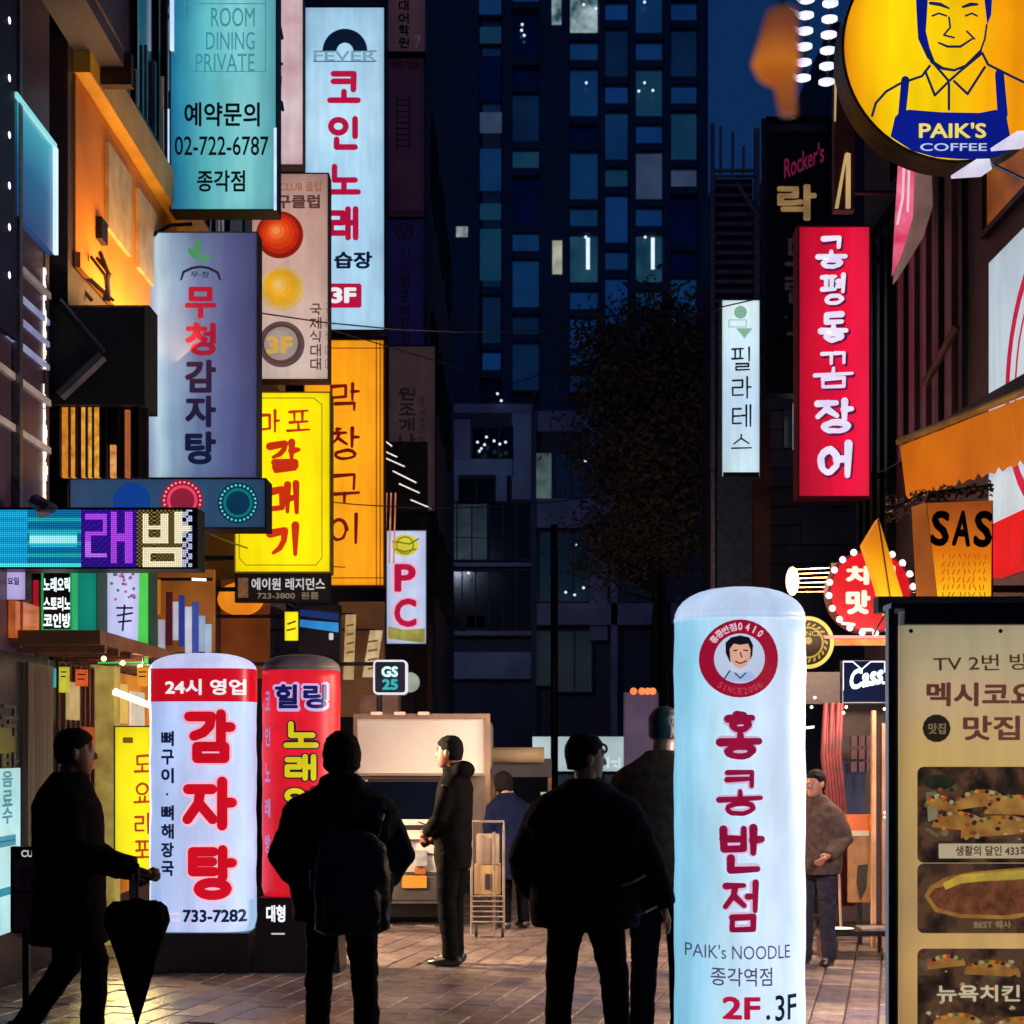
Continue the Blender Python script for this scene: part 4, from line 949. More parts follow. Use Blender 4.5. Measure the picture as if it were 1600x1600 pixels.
T(r3, '락', (1214, 288, 1276, 345), gold, g3_, .05); dk = glow('dim gold letters painted glow', '2c2026', '221820', 1, 4)
for ch, y in (('드', 372), ('림', 430), ('바', 490)): T(r3, ch, (1226, y, 1268, y+44), dk, g3_, .03)
# round yellow coffee sign
cfY = 10.6; cf = Frame(Y=cfY); c0 = P(1497, 72, cfY); rr = 182*cfY/F
r4 = thing('round_sign', 'big round yellow lit coffee sign with a man in a blue apron', 'sign', (c0.x, cfY+.12, c0.z-rr))
obj('cabinet', MB().disc((c0.x, cfY+.006, c0.z), rr, 'y', 72, .26), surf('dark gold rim', '5c4c30', '40341c', 6, .4, .1, .5), r4)
obj('face_panel', MB().disc((c0.x, cfY, c0.z), rr*.975, 'y', 72, .05), glow('sun yellow face', 'f8b008', None, 1, .8, stops=[(0, 'f49a08'), (.22, 'fad408'), (.45, 'f6c808'), (.7, 'ec9808'), (1, 'd87808')], axis='X'), r4)
dbl = glow('royal blue print', '0a1c8c', '0a1474', 1, 2); out = glow('dark blue line', '14224c', None, 1)
POLY(r4, [(1405, 176), (1420, 172), (1470, 176), (1530, 177), (1556, 172), (1572, 182), (1582, 235), (1560, 243), (1530, 250), (1497, 249), (1460, 246), (1425, 236), (1391, 214), (1398, 184)], dbl, cf, 2, 'apron_print')
LINE(r4, [[(1414, 126, 13), (1409, 178, 12)], [(1561, 116, 14), (1566, 180, 16)]], 13, dbl, cf, 2.6, 'apron_print')
LINE(r4, [[(1362, 182), (1368, 162), (1384, 144), (1405, 132), (1440, 120), (1452, 104)], [(1534, 84), (1543, 102), (1575, 118), (1600, 130)],
          [(1445, 112), (1460, 150), (1482, 128)], [(1458, 100), (1482, 128), (1500, 112), (1534, 84)], [(1490, 128), (1511, 148), (1538, 106)], [(1482, 132), (1482, 172)],
          [(1446, 78, 7), (1456, 98, 6), (1472, 108, 5), (1490, 111, 4), (1508, 104, 4), (1532, 80, 4)]], 4, out, cf, 3, 'outline')
POLY(r4, [(1430, -10), (1450, -14), (1448, 20), (1446, 50), (1452, 76), (1462, 102), (1448, 92), (1434, 62), (1432, 30)], dbl, cf, 3, 'hair_print'); POLY(r4, [(1536, -10), (1550, -10), (1548, 24), (1542, 40), (1539, 14)], dbl, cf, 3, 'hair_print')
LINE(r4, [[(1453, 6, 5), (1468, 8, 6), (1482, 14, 3)], [(1504, 12, 4), (1516, 8, 6), (1526, 8, 4)], [(1456, 26), (1466, 22), (1478, 26)], [(1508, 26), (1518, 22), (1526, 26)], [(1482, 28), (1484, 44), (1474, 56), (1490, 60)],
          [(1466, 68, 3), (1480, 74, 4), (1500, 74, 4), (1518, 62, 3)], [(1510, 50), (1522, 62)], [(1541, 40), (1538, 62), (1530, 84)]], 3, out, cf, 3, 'face_print')
T(r4, "PAIK'S", (1435, 193, 1540, 217), glow('pale yellow letters', 'f8e468', None, 1), cf, .03, 4); T(r4, 'COFFEE', (1437, 225, 1541, 237), glow('ice letters b', 'c8dcf8', None, 1), cf, .012, 4)
s = MB(); zz = P(0, 110, cfY).z; s.box((c0.x+rr*.9, cfY+.1, zz), (WR+.4, cfY+.16, zz+.06)); s.box((c0.x+rr*.9, cfY+.1, zz+.5), (WR+.4, cfY+.16, zz+.56)); obj('bracket', s, MT['dark_metal'], r4)
# spot lamps: two cones near the coffee sign
for i, (a, b, lab) in enumerate((((1486, 277), (1548, 256), 'lower silver spotlight at the rim of the round yellow sign'), ((1548, 234), (1612, 212), 'upper silver spotlight at the rim of the round yellow sign'))):
    A, B = P(*a, 10.2), P(*b, 10.1); t = thing('spotlight', lab, 'spotlight', tuple(B), 'silver spotlights by the coffee sign')
    obj('shade', MB().tube([A, A.lerp(B, .35), A.lerp(B, .7), B], .05, 12, rs=[.01, .035, .06, .035]), glow('lit shade', 'f4f0fc', 'c8c4dc', 1, 6), t, True)
    obj('arm', MB().tube([B, B+Vector((.45, .5, .05))], .014, 6), MT['steel'], t)
# small pink side board
q = MB(); Yq = 13.0; pts = [P(1402, 255, Yq+.25), P(1455, 262, Yq-.2), P(1457, 320, Yq-.2), P(1440, 380, Yq-.2), P(1394, 434, Yq+.25)]
r5 = thing('slanted_sign', 'slanted pink and red lit board below the round yellow sign', 'sign', (3.3, Yq, 5.7))
obj('body', MB().prism([(P(1418, 0, Yq).x, P(0, 252, Yq).z), (P(1456, 0, Yq).x, P(0, 262, Yq).z), (P(1458, 0, Yq).x, P(0, 322, Yq).z), (P(1442, 0, Yq).x, P(0, 372, Yq).z), (P(1404, 0, Yq).x, P(0, 434, Yq).z)], Yq+.01, Yq+.2), glow('taupe return painted glow', '7c6058', '5c443e', .8, 5, base='a89490'), r5)  # faint glow put into the sign's side, which gets no light
fr5 = Frame(Y=Yq)
POLY(r5, [(1403, 252), (1430, 250), (1426, 340), (1408, 400), (1393, 433)], glow('rose face', 'd02450', 'f080a0', 1, 5), fr5, 1, 'face'); LINE(r5, [[(1412, 262), (1410, 310), (1402, 350)], [(1420, 268), (1418, 330)]], 4, glow('rose white print', 'f4ccd8', None, 1), fr5, 2, 'lettering')
# white wall sign with ring
ws = thing('wall_sign', 'big white lit wall sign with red ring and red lower band at right edge', 'sign', (WR-.1, 11.8, 2.8))
def wq(pts, m, k, nm, t=.12):
    mb = MB(); vs = []
    for px, py in pts:
        X = WR-t-.004*k; Y = X*F/(px-HX); vs.append((Y, CH-(py-HY)*Y/F))
    return obj(nm, mb.prism_x(vs, WR-t-.004*k, WR-t-.004*k+(.1 if k == 0 else .003)), m, ws)
wf = glow('white wall face', 'cfe4f0', 'c0d8ec', 1, .7)
def zrow(px, z): X = WR-.12; return HY-(z-CH)*F/(X*F/(px-HX))
wq([(1545, zrow(1545, 5.52)), (1680, zrow(1680, 5.52)), (1680, zrow(1680, 3.45)), (1545, zrow(1545, 3.45))], wf, 0, 'face_panel')
wq([(1546, zrow(1546, 3.44)), (1680, zrow(1680, 3.44)), (1680, zrow(1680, 3.02)), (1546, zrow(1546, 3.02))], glow('scarlet face', 'e0101c', 'd00c18', 1, 1), 0, 'lower_band')
rg = MB(); cz, cy_, ra = 4.35, 10.75, .98; n = 40; X = WR-.128
for q in range(n):
    a, b = R(q*360/n), R((q+1)*360/n)
    for (ri, ro) in ((.9, 1.0), (.74, .78)):
        i = len(rg.v)
        for rr_, an in ((ri, a), (ro, a), (ro, b), (ri, b)): rg.v.append(Vector((X, cy_+rr_*math.cos(an)*1.0, cz+rr_*math.sin(an)*1.0)))
        rg.f.append((i, i+1, i+2, i+3))
obj('ring', rg, crim, ws, fixn=False)
# orange awning
aw = thing('awning', 'orange awning with scalloped valance on the right wall', 'awning', (3.6, 11.8, 3.7))
A = P(1408, 697, 12.5); B = P(1655, 600, 10.2)
top = MB(); back = lambda v, dz: Vector((WR-.01+.0, v.y, v.z+dz))
i = [A+Vector((0, 0, .02)), B+Vector((0, 0, .02)), back(B, .35), back(A, .35)]; top.poly(i); top.poly([v+Vector((0, 0, .03)) for v in i][::-1])
top.v = top.v; obj('canvas', top, surf('slate awning top', '3a3c3c', '262828', 4, .6, .1), aw)
obj('front_rail', MB().tube([A+Vector((-.02, 0, .035)), B+Vector((-.02, 0, .035))], .03, 8), surf('gilt rail', 'a88a50', '7c6438', 5, .4, .1, .4), aw)
val = MB(); N = 40
for q in range(N):
    t0, t1 = q/N, (q+1)/N; p0, p1 = A.lerp(B, t0), A.lerp(B, t1)
    d0 = .40+.05*abs(math.sin(q*math.pi/2.5)); d1 = .40+.05*abs(math.sin((q+1)*math.pi/2.5)); sl = .05
    val.quad(p0, p1, p1+Vector((sl, 0, -d1)), p0+Vector((sl, 0, -d0)))
o = obj('valance', val, glow('orange canvas painted glow', 'c06808', '7c3e06', .8, 1.1, base='a05010'), aw, fixn=False)  # valance cloth glows in its colour instead of catching lamp light
o.modifiers.new('solid', 'SOLIDIFY').thickness = .01
aw2 = P(0, 0, 1)
# bamboo sign frame / SAS lantern
sas = thing('lantern_box', 'orange glowing lantern box with dark SAS letters under the awning', 'lantern', tuple(P(1490, 945, 9.6)))
fs9 = Frame(Y=9.6)
a, b = P(1456, 946, 9.6), P(1552, 782, 9.6)
obj('body', MB().prism([(a.x, a.z), (b.x, a.z), (b.x, b.z), (P(1446, 0, 9.6).x, b.z)], 9.605, 9.9), surf('burnt orange wood', '7c3c14', '5c2a0c', 4, .5, .2), sas)
POLY(sas, [(1448, 786), (1550, 782), (1548, 945), (1466, 945)], glow('lantern glow', 'e07c10', None, 1, 9, stops=[(0, 'ffd820'), (.22, 'f8a014'), (.5, 'd87010'), (.8, 'a85018'), (1, '8a4018')], axis='Z'), fs9, 1, 'face')
POLY(sas, [(1424, 792), (1447, 786), (1466, 945), (1432, 944)], glow('amber side', 'a85c24', '8a4418', .9, 4), fs9, .6, 'side')
for x, h in ((1456, 60), (1490, 60), (1523, 62)):
    T(sas, 'SAS'[(x-1456)//33], (x-2, 798, x+27, 794+h), surf('dark rust letters', '1c0a08', '140605', 5, .9, 0, spec=.1), fs9, .045, 3, rot=-4)
tex = MB()
rnd = random.Random(9)
L = [[(x+rnd.uniform(-2, 2), y), (x+rnd.uniform(-3, 3), y+rnd.uniform(5, 9))] for x in range(1474, 1544, 8) for y in range(866, 936, 12)]
LINE(sas, L, 1.6, glow('honey marks', 'b05c08', None, 1), fs9, 2, 'marks')
bm_ = glow('lantern base lamp', 'fff4e8', None, 1.6); obj('lamp', MB().ball(P(1460, 942, 9.5), .035, n=8, m=6), bm_, sas, True)
# garland of leaves above the lantern
gl = thing('dried_garland', 'garland of dried dark leaves along the awning above the lantern', 'garland', tuple(P(1480, 780, 9.9)))
m = MB(); rnd = random.Random(6)
for q in range(420):
    x = rnd.uniform(1385, 1552); y = 776-(x-1430)*.1+rnd.gauss(0, 4.5)+(34 if x < 1425 else 0)*rnd.random(); p = P(x, y, 9.95+rnd.uniform(-.15, .15))
    a = Vector((rnd.uniform(-1, 1), rnd.uniform(-1, 1), rnd.uniform(-1, 1))).normalized()*.018; b = a.cross(Vector((.3, .5, 1))).normalized()*.009
    m.quad(p-a, p-b, p+a, p+b)
obj('leaves', m, surf('dry leaves', '4a3024', '1e1a18', 5, .7, .1), gl, fixn=False)
obj('stem', MB().tube([P(1385, 800, 9.95), P(1440, 772, 9.95), P(1552, 758, 9.95)], .01, 5), MT['black'], gl)
# orange wedge lamp
wd = thing('wedge_lamp', 'glowing orange wooden wedge leaning over the round red sign', 'lamp', tuple(P(1390, 960, 9.75)))
Yw = 9.75; X_ = lambda x: P(x, 0, Yw).x; Z_ = lambda y: P(0, y, Yw).z
obj('plank', MB().prism([(X_(1373), Z_(810)), (X_(1415), Z_(946)), (X_(1386), Z_(962)), (X_(1349), Z_(850))], Yw, Yw+.1), glow('honey wood lit', 'f0a010', None, 1, 5, stops=[(0, 'ffe010'), (.3, 'f4a810'), (.7, 'd88410'), (1, 'b86010')], axis='Z'), wd)
obj('edge', MB().prism([(X_(1373), Z_(812)), (X_(1394), Z_(948)), (X_(1392), Z_(948)), (X_(1371), Z_(812))], Yw-.01, Yw-.001), surf('wedge seam', '6c3408'), wd)
obj('wire', MB().tube([P(1392, 946, 9.7), P(1372, 978, 9.7), P(1365, 992, 9.72)], .006, 5), MT['black'], wd)
# round red sign with bulbs
Yr = 11.4; fr = Frame(Y=Yr); rc = P(1360, 924, Yr); rr = 66*Yr/F
r6 = thing('round_sign', 'round red lit sign with white hangul and bulbs round its rim', 'sign', (rc.x, Yr, rc.z-rr))
obj('cabinet', MB().disc((rc.x, Yr+.004, rc.z), rr, 'y', 40, .16), surf('crimson rim', '6c1018'), r6)
obj('face_panel', MB().disc((rc.x, Yr, rc.z), rr*.94, 'y', 40, .05), glow('cherry face', 'd80c1c', 'c00814', 1, 2.5), r6)
for q in range(20):
    a = R(q*18+6); obj('bulb', MB().ball((rc.x+rr*math.cos(a), Yr-.02, rc.z+rr*math.sin(a)), .026, n=8, m=6), glow('rim bulb', 'fff0f4', 'ffc8cc', 1.3), r6, True)
crl = glow('cream letters', 'fff4d8', None, 1)
T(r6, '치', (1321, 884, 1358, 914), crl, fr, .08, 2); T(r6, '킨', (1366, 884, 1400, 914), crl, fr, .08, 2); T(r6, '맛', (1321, 922, 1360, 960), crl, fr, .08, 2); T(r6, '집', (1366, 922, 1400, 958), crl, fr, .08, 2)
LINE(r6, [[(1316, 974), (1334, 976)], [(1346, 984), (1362, 984)]], 5, crl, fr, 2, 'print')
s = MB(); s.box((rc.x+rr*.8, Yr+.05, rc.z), (WR, Yr+.1, rc.z+.05)); obj('bracket', s, MT['dark_metal'], r6)
s = MB().tube([(rc.x-rr*1.1, Yr-.02, rc.z-.34), (rc.x+.12, Yr-.02, rc.z-.34)], .012, 6); obj('neon_tube', s, glow('coral tube', 'ff9a88', None, 1.2), r6)
# rod lamp
rl = thing('rod_lamp', 'wall lamp with brass rods and a glowing white head left of the round red sign', 'lamp', tuple(P(1260, 930, 12.6)))
for q in range(6): obj('rod', MB().tube([P(1236, 890+q*7, 12.6), P(1298, 887+q*7.4, 12.8)], .006, 5), surf('brass', 'b08050', '8a5c34', 6, .3, .05, .7), rl)
obj('lamp_head', MB().ball(P(1238, 908, 12.6), .055, .06, .12, 10, 8), glow('lamp head', 'fff0d8', 'ffd8a0', 1.8), rl, True)
point('rod_lamp_light', P(1232, 908, 12.4), 9, (1, .78, .5))
s = MB(); s.box((P(1298, 0, 12.8).x, 12.78, P(0, 935, 12.8).z), (WR, 12.84, P(0, 880, 12.8).z)); obj('back_plate', s, surf('brown plate', '2c1a1c'), rl)
# yellow ring sign
Yy = 12.0; fr = Frame(Y=Yy); yc = P(1262, 1004, Yy); rr = 42*Yy/F
r7 = thing('round_sign', 'small round gold sign half hidden by the big inflatable column', 'sign', (yc.x, Yy, yc.z-rr))
obj('cabinet', MB().disc((yc.x, Yy+.004, yc.z), rr, 'y', 32, .12), surf('dark gold rim', '5c4c30'), r7)
obj('face_panel', MB().disc((yc.x, Yy, yc.z), rr*.96, 'y', 32, .05), surf('olive face', '4c4620', '38341a', 6, .5, 0), r7)
RING(r7, 1262, 1004, 35, 41, glow('gold ring lit', 'f0d878', 'e0b848', 1, 3), fr, 1); RING(r7, 1262, 1004, 22, 25, glow('gold line', 'b8a048', None, 1), fr, 1)
LINE(r7, [[(1262+30*math.cos(R(a)), 1004-30*math.sin(R(a))), (1262+27*math.cos(R(a+5)), 1004-27*math.sin(R(a+5)))] for a in range(0, 360, 17)], 3, glow('gold line', 'b8a048'), fr, 2, 'lettering')
POLY(r7, cpts(1263, 1001, 6, 12), glow('gold line', 'b8a048'), fr, 1, 'emblem'); T(r7, 'SINCE', (1250, 986, 1282, 994), glow('gold line', 'b8a048'), fr, .02, 2)
s = MB(); s.box((yc.x+rr*.9, Yy+.04, yc.z-.02), (WR, Yy+.08, yc.z+.03)); obj('bracket', s, surf('gold arm', 'b07c38', '8a5820'), r7)
# cass neon
r8, g8 = box_sign('neon_beer_sign', 'dark blue neon beer sign with white script over a zigzag rim', 1316, 1032, 1384, 1098, 11.0, surf('beer sign navy', '04102c', '050e28', 6, .8, 0, spec=.05), MT['black'], .08, 1, None)
T(r8, 'Cass', (1322, 1043, 1376, 1074), glow('white cyan neon', 'c8f4ff', 'a0e0f8', 1.2, 5), g8, .05, 2, shear=.18, rot=12)
LINE(r8, [[(1317, 1078), (1317, 1034), (1332, 1034), (1346, 1046), (1360, 1034), (1382, 1034), (1382, 1050)]], 2.2, glow('pale violet neon', 'c0c8f4', None, 1), g8, 2, 'neon_tube')
LINE(r8, [[(1355, 1072), (1375, 1068)]], 1.5, glow('blue neon', '2c6ce0', None, 1), g8, 2, 'neon_tube'); POLY(r8, cpts(1380, 1067, 2.5, 8), glow('white neon'.strip(), 'f4ffff'), g8, 2, 'spark')
s = MB(); s.box((P(1384, 0, 11).x, 11.02, P(0, 1060, 11).z), (WR, 11.05, P(0, 1057, 11).z)); obj('bracket', s, MT['black'], r8)
# cluster of white disc lamps, top right
lc = thing('lamp_cluster', 'two hanging columns of white disc lamps left of the round yellow sign', 'lamps', tuple(P(1275, 130, 13)))
for i in range(9):
    for j, (x, dx) in enumerate(((1258, 0), (1295, 0))):
        y = -72+i*24.5+j*6; p = P(x-(i-5)*1.2+(0 if j else 0), y-2, 13)
        obj('lamp', MB().stack([(p.x, p.y, p.z-.018, .05, .05), (p.x, p.y, p.z-.01, .068, .06), (p.x, p.y, p.z+.012, .068, .06), (p.x, p.y, p.z+.025, .04, .03)], 14), glow('disc lamp', 'f0ecf8', 'ccd0ec', 1.25, 8), lc)
        if j == 0: obj('shade', MB().tube([P(x-26-(i-5)*1.2, y-14, 13.0), P(x-8-(i-5)*1.2, y-1, 13.0)], .02, 6, rs=[.004, .03]), glow('lamp shade lit', 'c8bcc8', '8a88a8', 1, 5), lc)
for x in (1262, 1298): obj('stem', MB().tube([P(x+6, -90, 13.05), P(x-6, 130, 13.05)], .012, 6), MT['dark_metal'], lc)
s = MB(); s.box((P(1262, 0, 13).x, 13.05, P(0, -80, 13).z), (WR, 13.1, P(0, -86, 13).z)); obj('arm', s, MT['dark_metal'], lc)
# orange cloth near: an unidentified blur, its glow put into the colour
ob = thing('orange_cloth', 'soft orange hanging cloth with a painted glow against the dark blue sky', 'lantern', tuple(P(1212, 180, 1.6)))
p = lambda x, y: P(x, y, 1.6)
rg = [(p(1217, y).x+dx*.32, 1.6, p(0, y).z, rx*.32, rx*.26) for y, rx, dx in ((10, .015, .02), (18, .05, .012), (60, .062, 0), (100, .078, -.01), (122, .06, -.005), (135, .034, .02), (178, .028, .03))]
obj('cloth', MB().stack(rg, 16), glow('orange cloth painted glow', 'a85a20', None, 1, 8, stops=[(0, '7a4426'), (.3, 'a0521c'), (.45, 'b8661c'), (.75, '7c4024'), (1, '50301f')], axis='Z', base='703810'), ob, True)
obj('cord', MB().tube([p(1222, 12), p(1224, -140)], .003, 5), MT['black'], ob)
# slim strips in the right gap
st = thing('banner_pole', 'wooden pole with two folded cream ribbons left of the round yellow sign', 'pole', tuple(P(1325, 330, 14)))
s = MB(); fbox(s, 1304, 110, 1336, 328, 14.2, 0, .12); obj('pole', s, surf('russet wood', '6c3420', '4a2418', 6, .5, .3), st)
s = MB(); s.box((P(1330, 0, 14.2).x, 14.22, P(0, 300, 14.2).z), (WR, 14.28, P(0, 296, 14.2).z)); obj('bracket', s, MT['dark_metal'], st)
for pts in ([(1320, 240), (1324, 240), (1310, 326), (1304, 326)], [(1322, 238), (1329, 240), (1329, 326), (1321, 326)], [(1304, 110), (1308, 110), (1306, 190), (1303, 190)]):
    ft = Frame(Y=14.19); POLY(st, pts, glow('cream ribbon', 'c8a468', 'a8946c', 1, 4), ft, 1, 'ribbon')
# ================================================================== INFLATABLE COLUMNS
def column(name, label, x0, x1, ytop, ybot, yground, face, dome_m, cap, b=.3, basew=None, base_top=None, pw=2.4):
    Y = CH*F/(yground-HY) if yground else None
    return Y
def balloon(label, px, w_px, Y, ytop, ybot, face, dome, dome_h, base_m, pw=2.0, depth=None, tilt=0):
    s = Y/F; b = depth or w_px*s/2; yc = Y+b; a = w_px*yc/F/2*(.985 if depth else .992); c = P(px, ybot, Y); c.x = (px-HX)*yc/F
    root = thing('inflatable_sign', label, 'inflatable sign', (c.x, yc, 0), None)
    z0 = c.z; z1 = P(0, ytop, Y).z; zd = z1-dome_h*s
    rnd = random.Random(int(px)); rg = []
    n = 26
    for k in range(n+1):
        t = k/n; rr = 1+.007*math.sin(t*23)+.005*math.sin(t*51)
        if k == 0: rr = .95
        rg.append((c.x+tilt*t, yc, z0+(zd-z0)*t, a*rr, b*rr))
    obj('body', MB().stack(rg, 48, pw), face, root, True)
    dg = []
    for k in range(9):
        t = math.pi/2*k/8; dg.append((c.x+tilt, yc, zd+.001+(z1-zd)*math.sin(t), max(a*math.cos(t)**.75, .02), max(b*math.cos(t)**.75, .02)))
    obj('dome', MB().stack(dg, 48, pw), dome, root, True)
    obj('seam', MB().stack([(c.x+tilt, yc, zd-.012, a*1.006, b*1.006), (c.x+tilt, yc, zd+.008, a*1.003, b*1.003)], 48, pw), dome, root, True)
    def sf(u, v):
        t = min(1, max(-1, (u-c.x-tilt*(v-z0)/(zd-z0))/(a*1.012)))
        return yc-b*1.012*(1-abs(t)**pw)**(1/pw)
    return root, Frame(Y=Y, surf=sf), (c, a, b, yc, z0)
# big white one, front right
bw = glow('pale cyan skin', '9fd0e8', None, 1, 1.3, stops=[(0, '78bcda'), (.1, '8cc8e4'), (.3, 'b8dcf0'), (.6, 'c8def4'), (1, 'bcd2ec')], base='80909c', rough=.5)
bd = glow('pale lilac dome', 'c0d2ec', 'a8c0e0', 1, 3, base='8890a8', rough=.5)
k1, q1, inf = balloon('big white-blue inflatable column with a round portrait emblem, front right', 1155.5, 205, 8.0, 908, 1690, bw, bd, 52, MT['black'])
mar = glow('maroon print', '98123c', '7c0c34', 1, 3)
for ch, y0, y1, x0, x1 in (('홍', 1112, 1188, 1120, 1192), ('콩', 1202, 1276, 1120, 1192), ('반', 1288, 1366, 1122, 1195), ('점', 1375, 1458, 1128, 1188)):
    r_ = .056 if ch == '콩' else .078
    HS(k1, ch, (x0, y0, x1, y1), glow('painted pink bloom b', 'd4bcdc', None, 1), q1, r_*1.5, brush=.35, k=1); HS(k1, ch, (x0, y0, x1, y1), mar, q1, r_, brush=.45, k=3)  # wider pale strokes behind the letters paint in camera bloom
pk = glow('grey violet print', '4c4a68', None, 1)
T(k1, "PAIK's NOODLE", (1076, 1477, 1238, 1499), pk, q1, 0, 2); T(k1, '종각역점', (1112, 1512, 1207, 1541), pk, q1, .012, 2)
T(k1, '2F', (1129, 1557, 1188, 1593), glow('crimson print', 'b81440'), q1, .04, 2); T(k1, '.', (1197, 1586, 1204, 1594), glow('dark print lit from behind', '081428'), q1, 0, 2); T(k1, '3F', (1212, 1556, 1250, 1597), glow('dark print lit from behind', '081428'), q1, .015, 2)
RING(k1, 1156, 1029, 39, 61, glow('brick red ring', 'a01230', '8c0c2c', 1, 2), q1, 2); POLY(k1, cpts(1156, 1029, 39), glow('emblem white', 'c0d0ec', None, 1), q1, 1.5, 'emblem')
for i, ch in enumerate('홍콩반점0410'):
    a = R(142-i*104/8); x, y = 1156+50*math.cos(a), 1029-50*math.sin(a); w_ = 5.5 if ord(ch) > 200 else (1.2 if ch == '1' else 3.2); T(k1, ch, (x-w_, y-6, x+w_, y+6), glow('pale pink letters', 'e8c8dc', None, 1), q1, .03, 4, rot=math.degrees(a)-90)
for i, ch in enumerate('SINCE2006'):
    a = R(-126+i*72/8); x, y = 1156+51*math.cos(a), 1029-51*math.sin(a); w_ = .9 if ch == 'I' else 3; T(k1, ch, (x-w_, y-5, x+w_, y+5), glow('rose letters', 'c8485c', None, 1), q1, .01, 4, rot=math.degrees(a)+90)
skin_p = glow('printed skin', 'd8a48c', None, 1)
POLY(k1, [(1134, 1020), (1134, 1004), (1142, 996), (1156, 993), (1170, 996), (1176, 1008), (1175, 1024), (1170, 1034), (1140, 1034)], glow('printed hair', '141018', None, 1), q1, 3, 'hair_print')
POLY(k1, [(1140, 1014), (1146, 1006), (1156, 1008), (1168, 1006), (1172, 1016), (1171, 1032), (1164, 1042), (1156, 1045), (1148, 1042), (1141, 1032)], skin_p, q1, 4, 'face_print')
POLY(k1, [(1132, 1060), (1140, 1048), (1156, 1052), (1172, 1048), (1180, 1058), (1168, 1065), (1144, 1065)], glow('printed shirt', 'a8c0e8', None, 1), q1, 3.5, 'shirt_print')
LINE(k1, [[(1146, 1017), (1151, 1016)], [(1161, 1016), (1167, 1017)], [(1156, 1020), (1158, 1027)], [(1149, 1034), (1156, 1037), (1165, 1033)], [(1132, 1060), (1140, 1048)], [(1148, 1052), (1156, 1060), (1164, 1052)]], 2, glow('printed hair', '141018'), q1, 5, 'outline')
obj('base', MB().stack([(inf[0].x, inf[3], 0, .3, .3), (inf[0].x, inf[3], inf[4]+.01, .33, .33)], 32) if inf[4] > .05 else MB().stack([(inf[0].x, inf[3], 0, .4, .4), (inf[0].x, inf[3], .12, .36, .36)], 32), MT['black'], k1)
# white and red one
cw = glow('pale lavender skin', 'a8b8e0', None, 1, 1.5, stops=[(0, '98b0e0'), (.25, 'a8bce8'), (.6, 'b4bce4'), (.85, 'b4c8ec'), (1, '98bce0')], base='8890a0', rough=.5)
cd = glow('white dome', 'c4c8e8', 'a8b0dc', 1, 3, base='8890a0', rough=.5)
k2, q2, inf = balloon('white inflatable column with a red band and big red hangul', 318, 165, 11.4, 1018, 1457, cw, cd, 26, MT['black'], 3.2, .22)
red = glow('pillar red print', 'c80c20', 'b4081c', 1, 3); halo = glow('painted pink bloom c', 'f0b8cc', None, 1)  # halo paints the bloom round the red letters
def band(root, rect, m, fr, k, name='print'):
    u0, v0, u1, v1 = fr.rect(*rect); return put2d(root, name, [(u0, v0), (u1, v0), (u1, v1), (u0, v1)], [(0, 1, 2, 3)], fr, m, k)
c, a, b, yc, z0 = inf; zb0, zb1 = P(0, 1096, 11.4).z, P(0, 1044, 11.4).z
obj('band', MB().stack([(c.x, yc, zb0+(zb1-zb0)*t/6, a*1.014, b*1.014) for t in range(7)], 48, 3.2, close=False), red, k2, True)
wp_ = glow('white print', 'f0f4f8')
T(k2, '24시 영업', (258, 1061, 383, 1086), glow('white print', 'f0f4f8'), q2, .04, 4)
for ch, x0, y0, x1, y1 in (('감', 286, 1108, 368, 1194), ('자', 284, 1213, 370, 1298), ('탕', 290, 1320, 370, 1407)):
    HS(k2, ch, (x0-3, y0-3, x1+3, y1+3), halo, q2, .135, k=1.5); HS(k2, ch, (x0, y0, x1, y1), red, q2, .095, k=3)
for i, ch in enumerate('뼈구이·뼈해장국'):
    y = 1142+i*29
    if ch != '·': T(k2, ch, (251, y, 272, y+24), navy, q2, .05, 2)
    else: T(k2, ch, (259, y+10, 263, y+14), navy, q2, .0, 2)
T(k2, '733-7282', (286, 1421, 384, 1441), navy, q2, .045, 2); LINE(k2, [[(266, 1428), (280, 1428)], [(268, 1438), (280, 1438)]], 3, glow('rose white print', 'f4ccd8'), q2, 2, 'lettering')
c, a, b, yc, z0 = inf
obj('base', MB().box((c.x-a*.98, yc-b, 0), (c.x+a*.96, yc+b, z0-.005)), surf('black vinyl', '0e0f1a', '090a12', 5, .4, .2), k2)
# red one
cr = glow('red skin', 'c01424', 'd8182c', 1, 4, base='801018', rough=.45); cdg = surf('grey vinyl dome', '8a8484', '6c6668', 5, .5, .1)
k3, q3, inf = balloon('red inflatable column with a grey dome and yellow hangul behind the backpack wearer', 471, 122, 11.45, 1020, 1402, cr, cdg, 24, MT['black'], 2.6, .24)
for ch, x0, x1 in (('힐', 427, 468), ('링', 472, 512)):
    T(k3, ch, (x0-2, 1065, x1+2, 1112), glow('pale lilac outline', 'c8b4e8', None, 1), q3, .1, 1.5); T(k3, ch, (x0+2, 1069, x1-2, 1107), glow('ink blue print', '141858', None, 1), q3, .05, 3)
yl = glow('mustard print', 'd8cc1c', 'c0ac14', 1, 3); bkp = glow('dark print lit from behind', '081428')
for ch, y0, y1 in (('노', 1124, 1172), ('래', 1176, 1222), ('연', 1228, 1274), ('습', 1280, 1326), ('장', 1332, 1378)):
    HS(k3, ch, (441, y0, 500, y1), bkp, q3, .15, k=1.5); HS(k3, ch, (443, y0+2, 498, y1-2), yl, q3, .1, k=3)
for i, ch in enumerate('코인노래방'): T(k3, ch, (401.8+10, 1080+i*56, 421, 1080+i*56+30), glow('lilac print', '9a88c8', None, 1), q3, .03, 1)
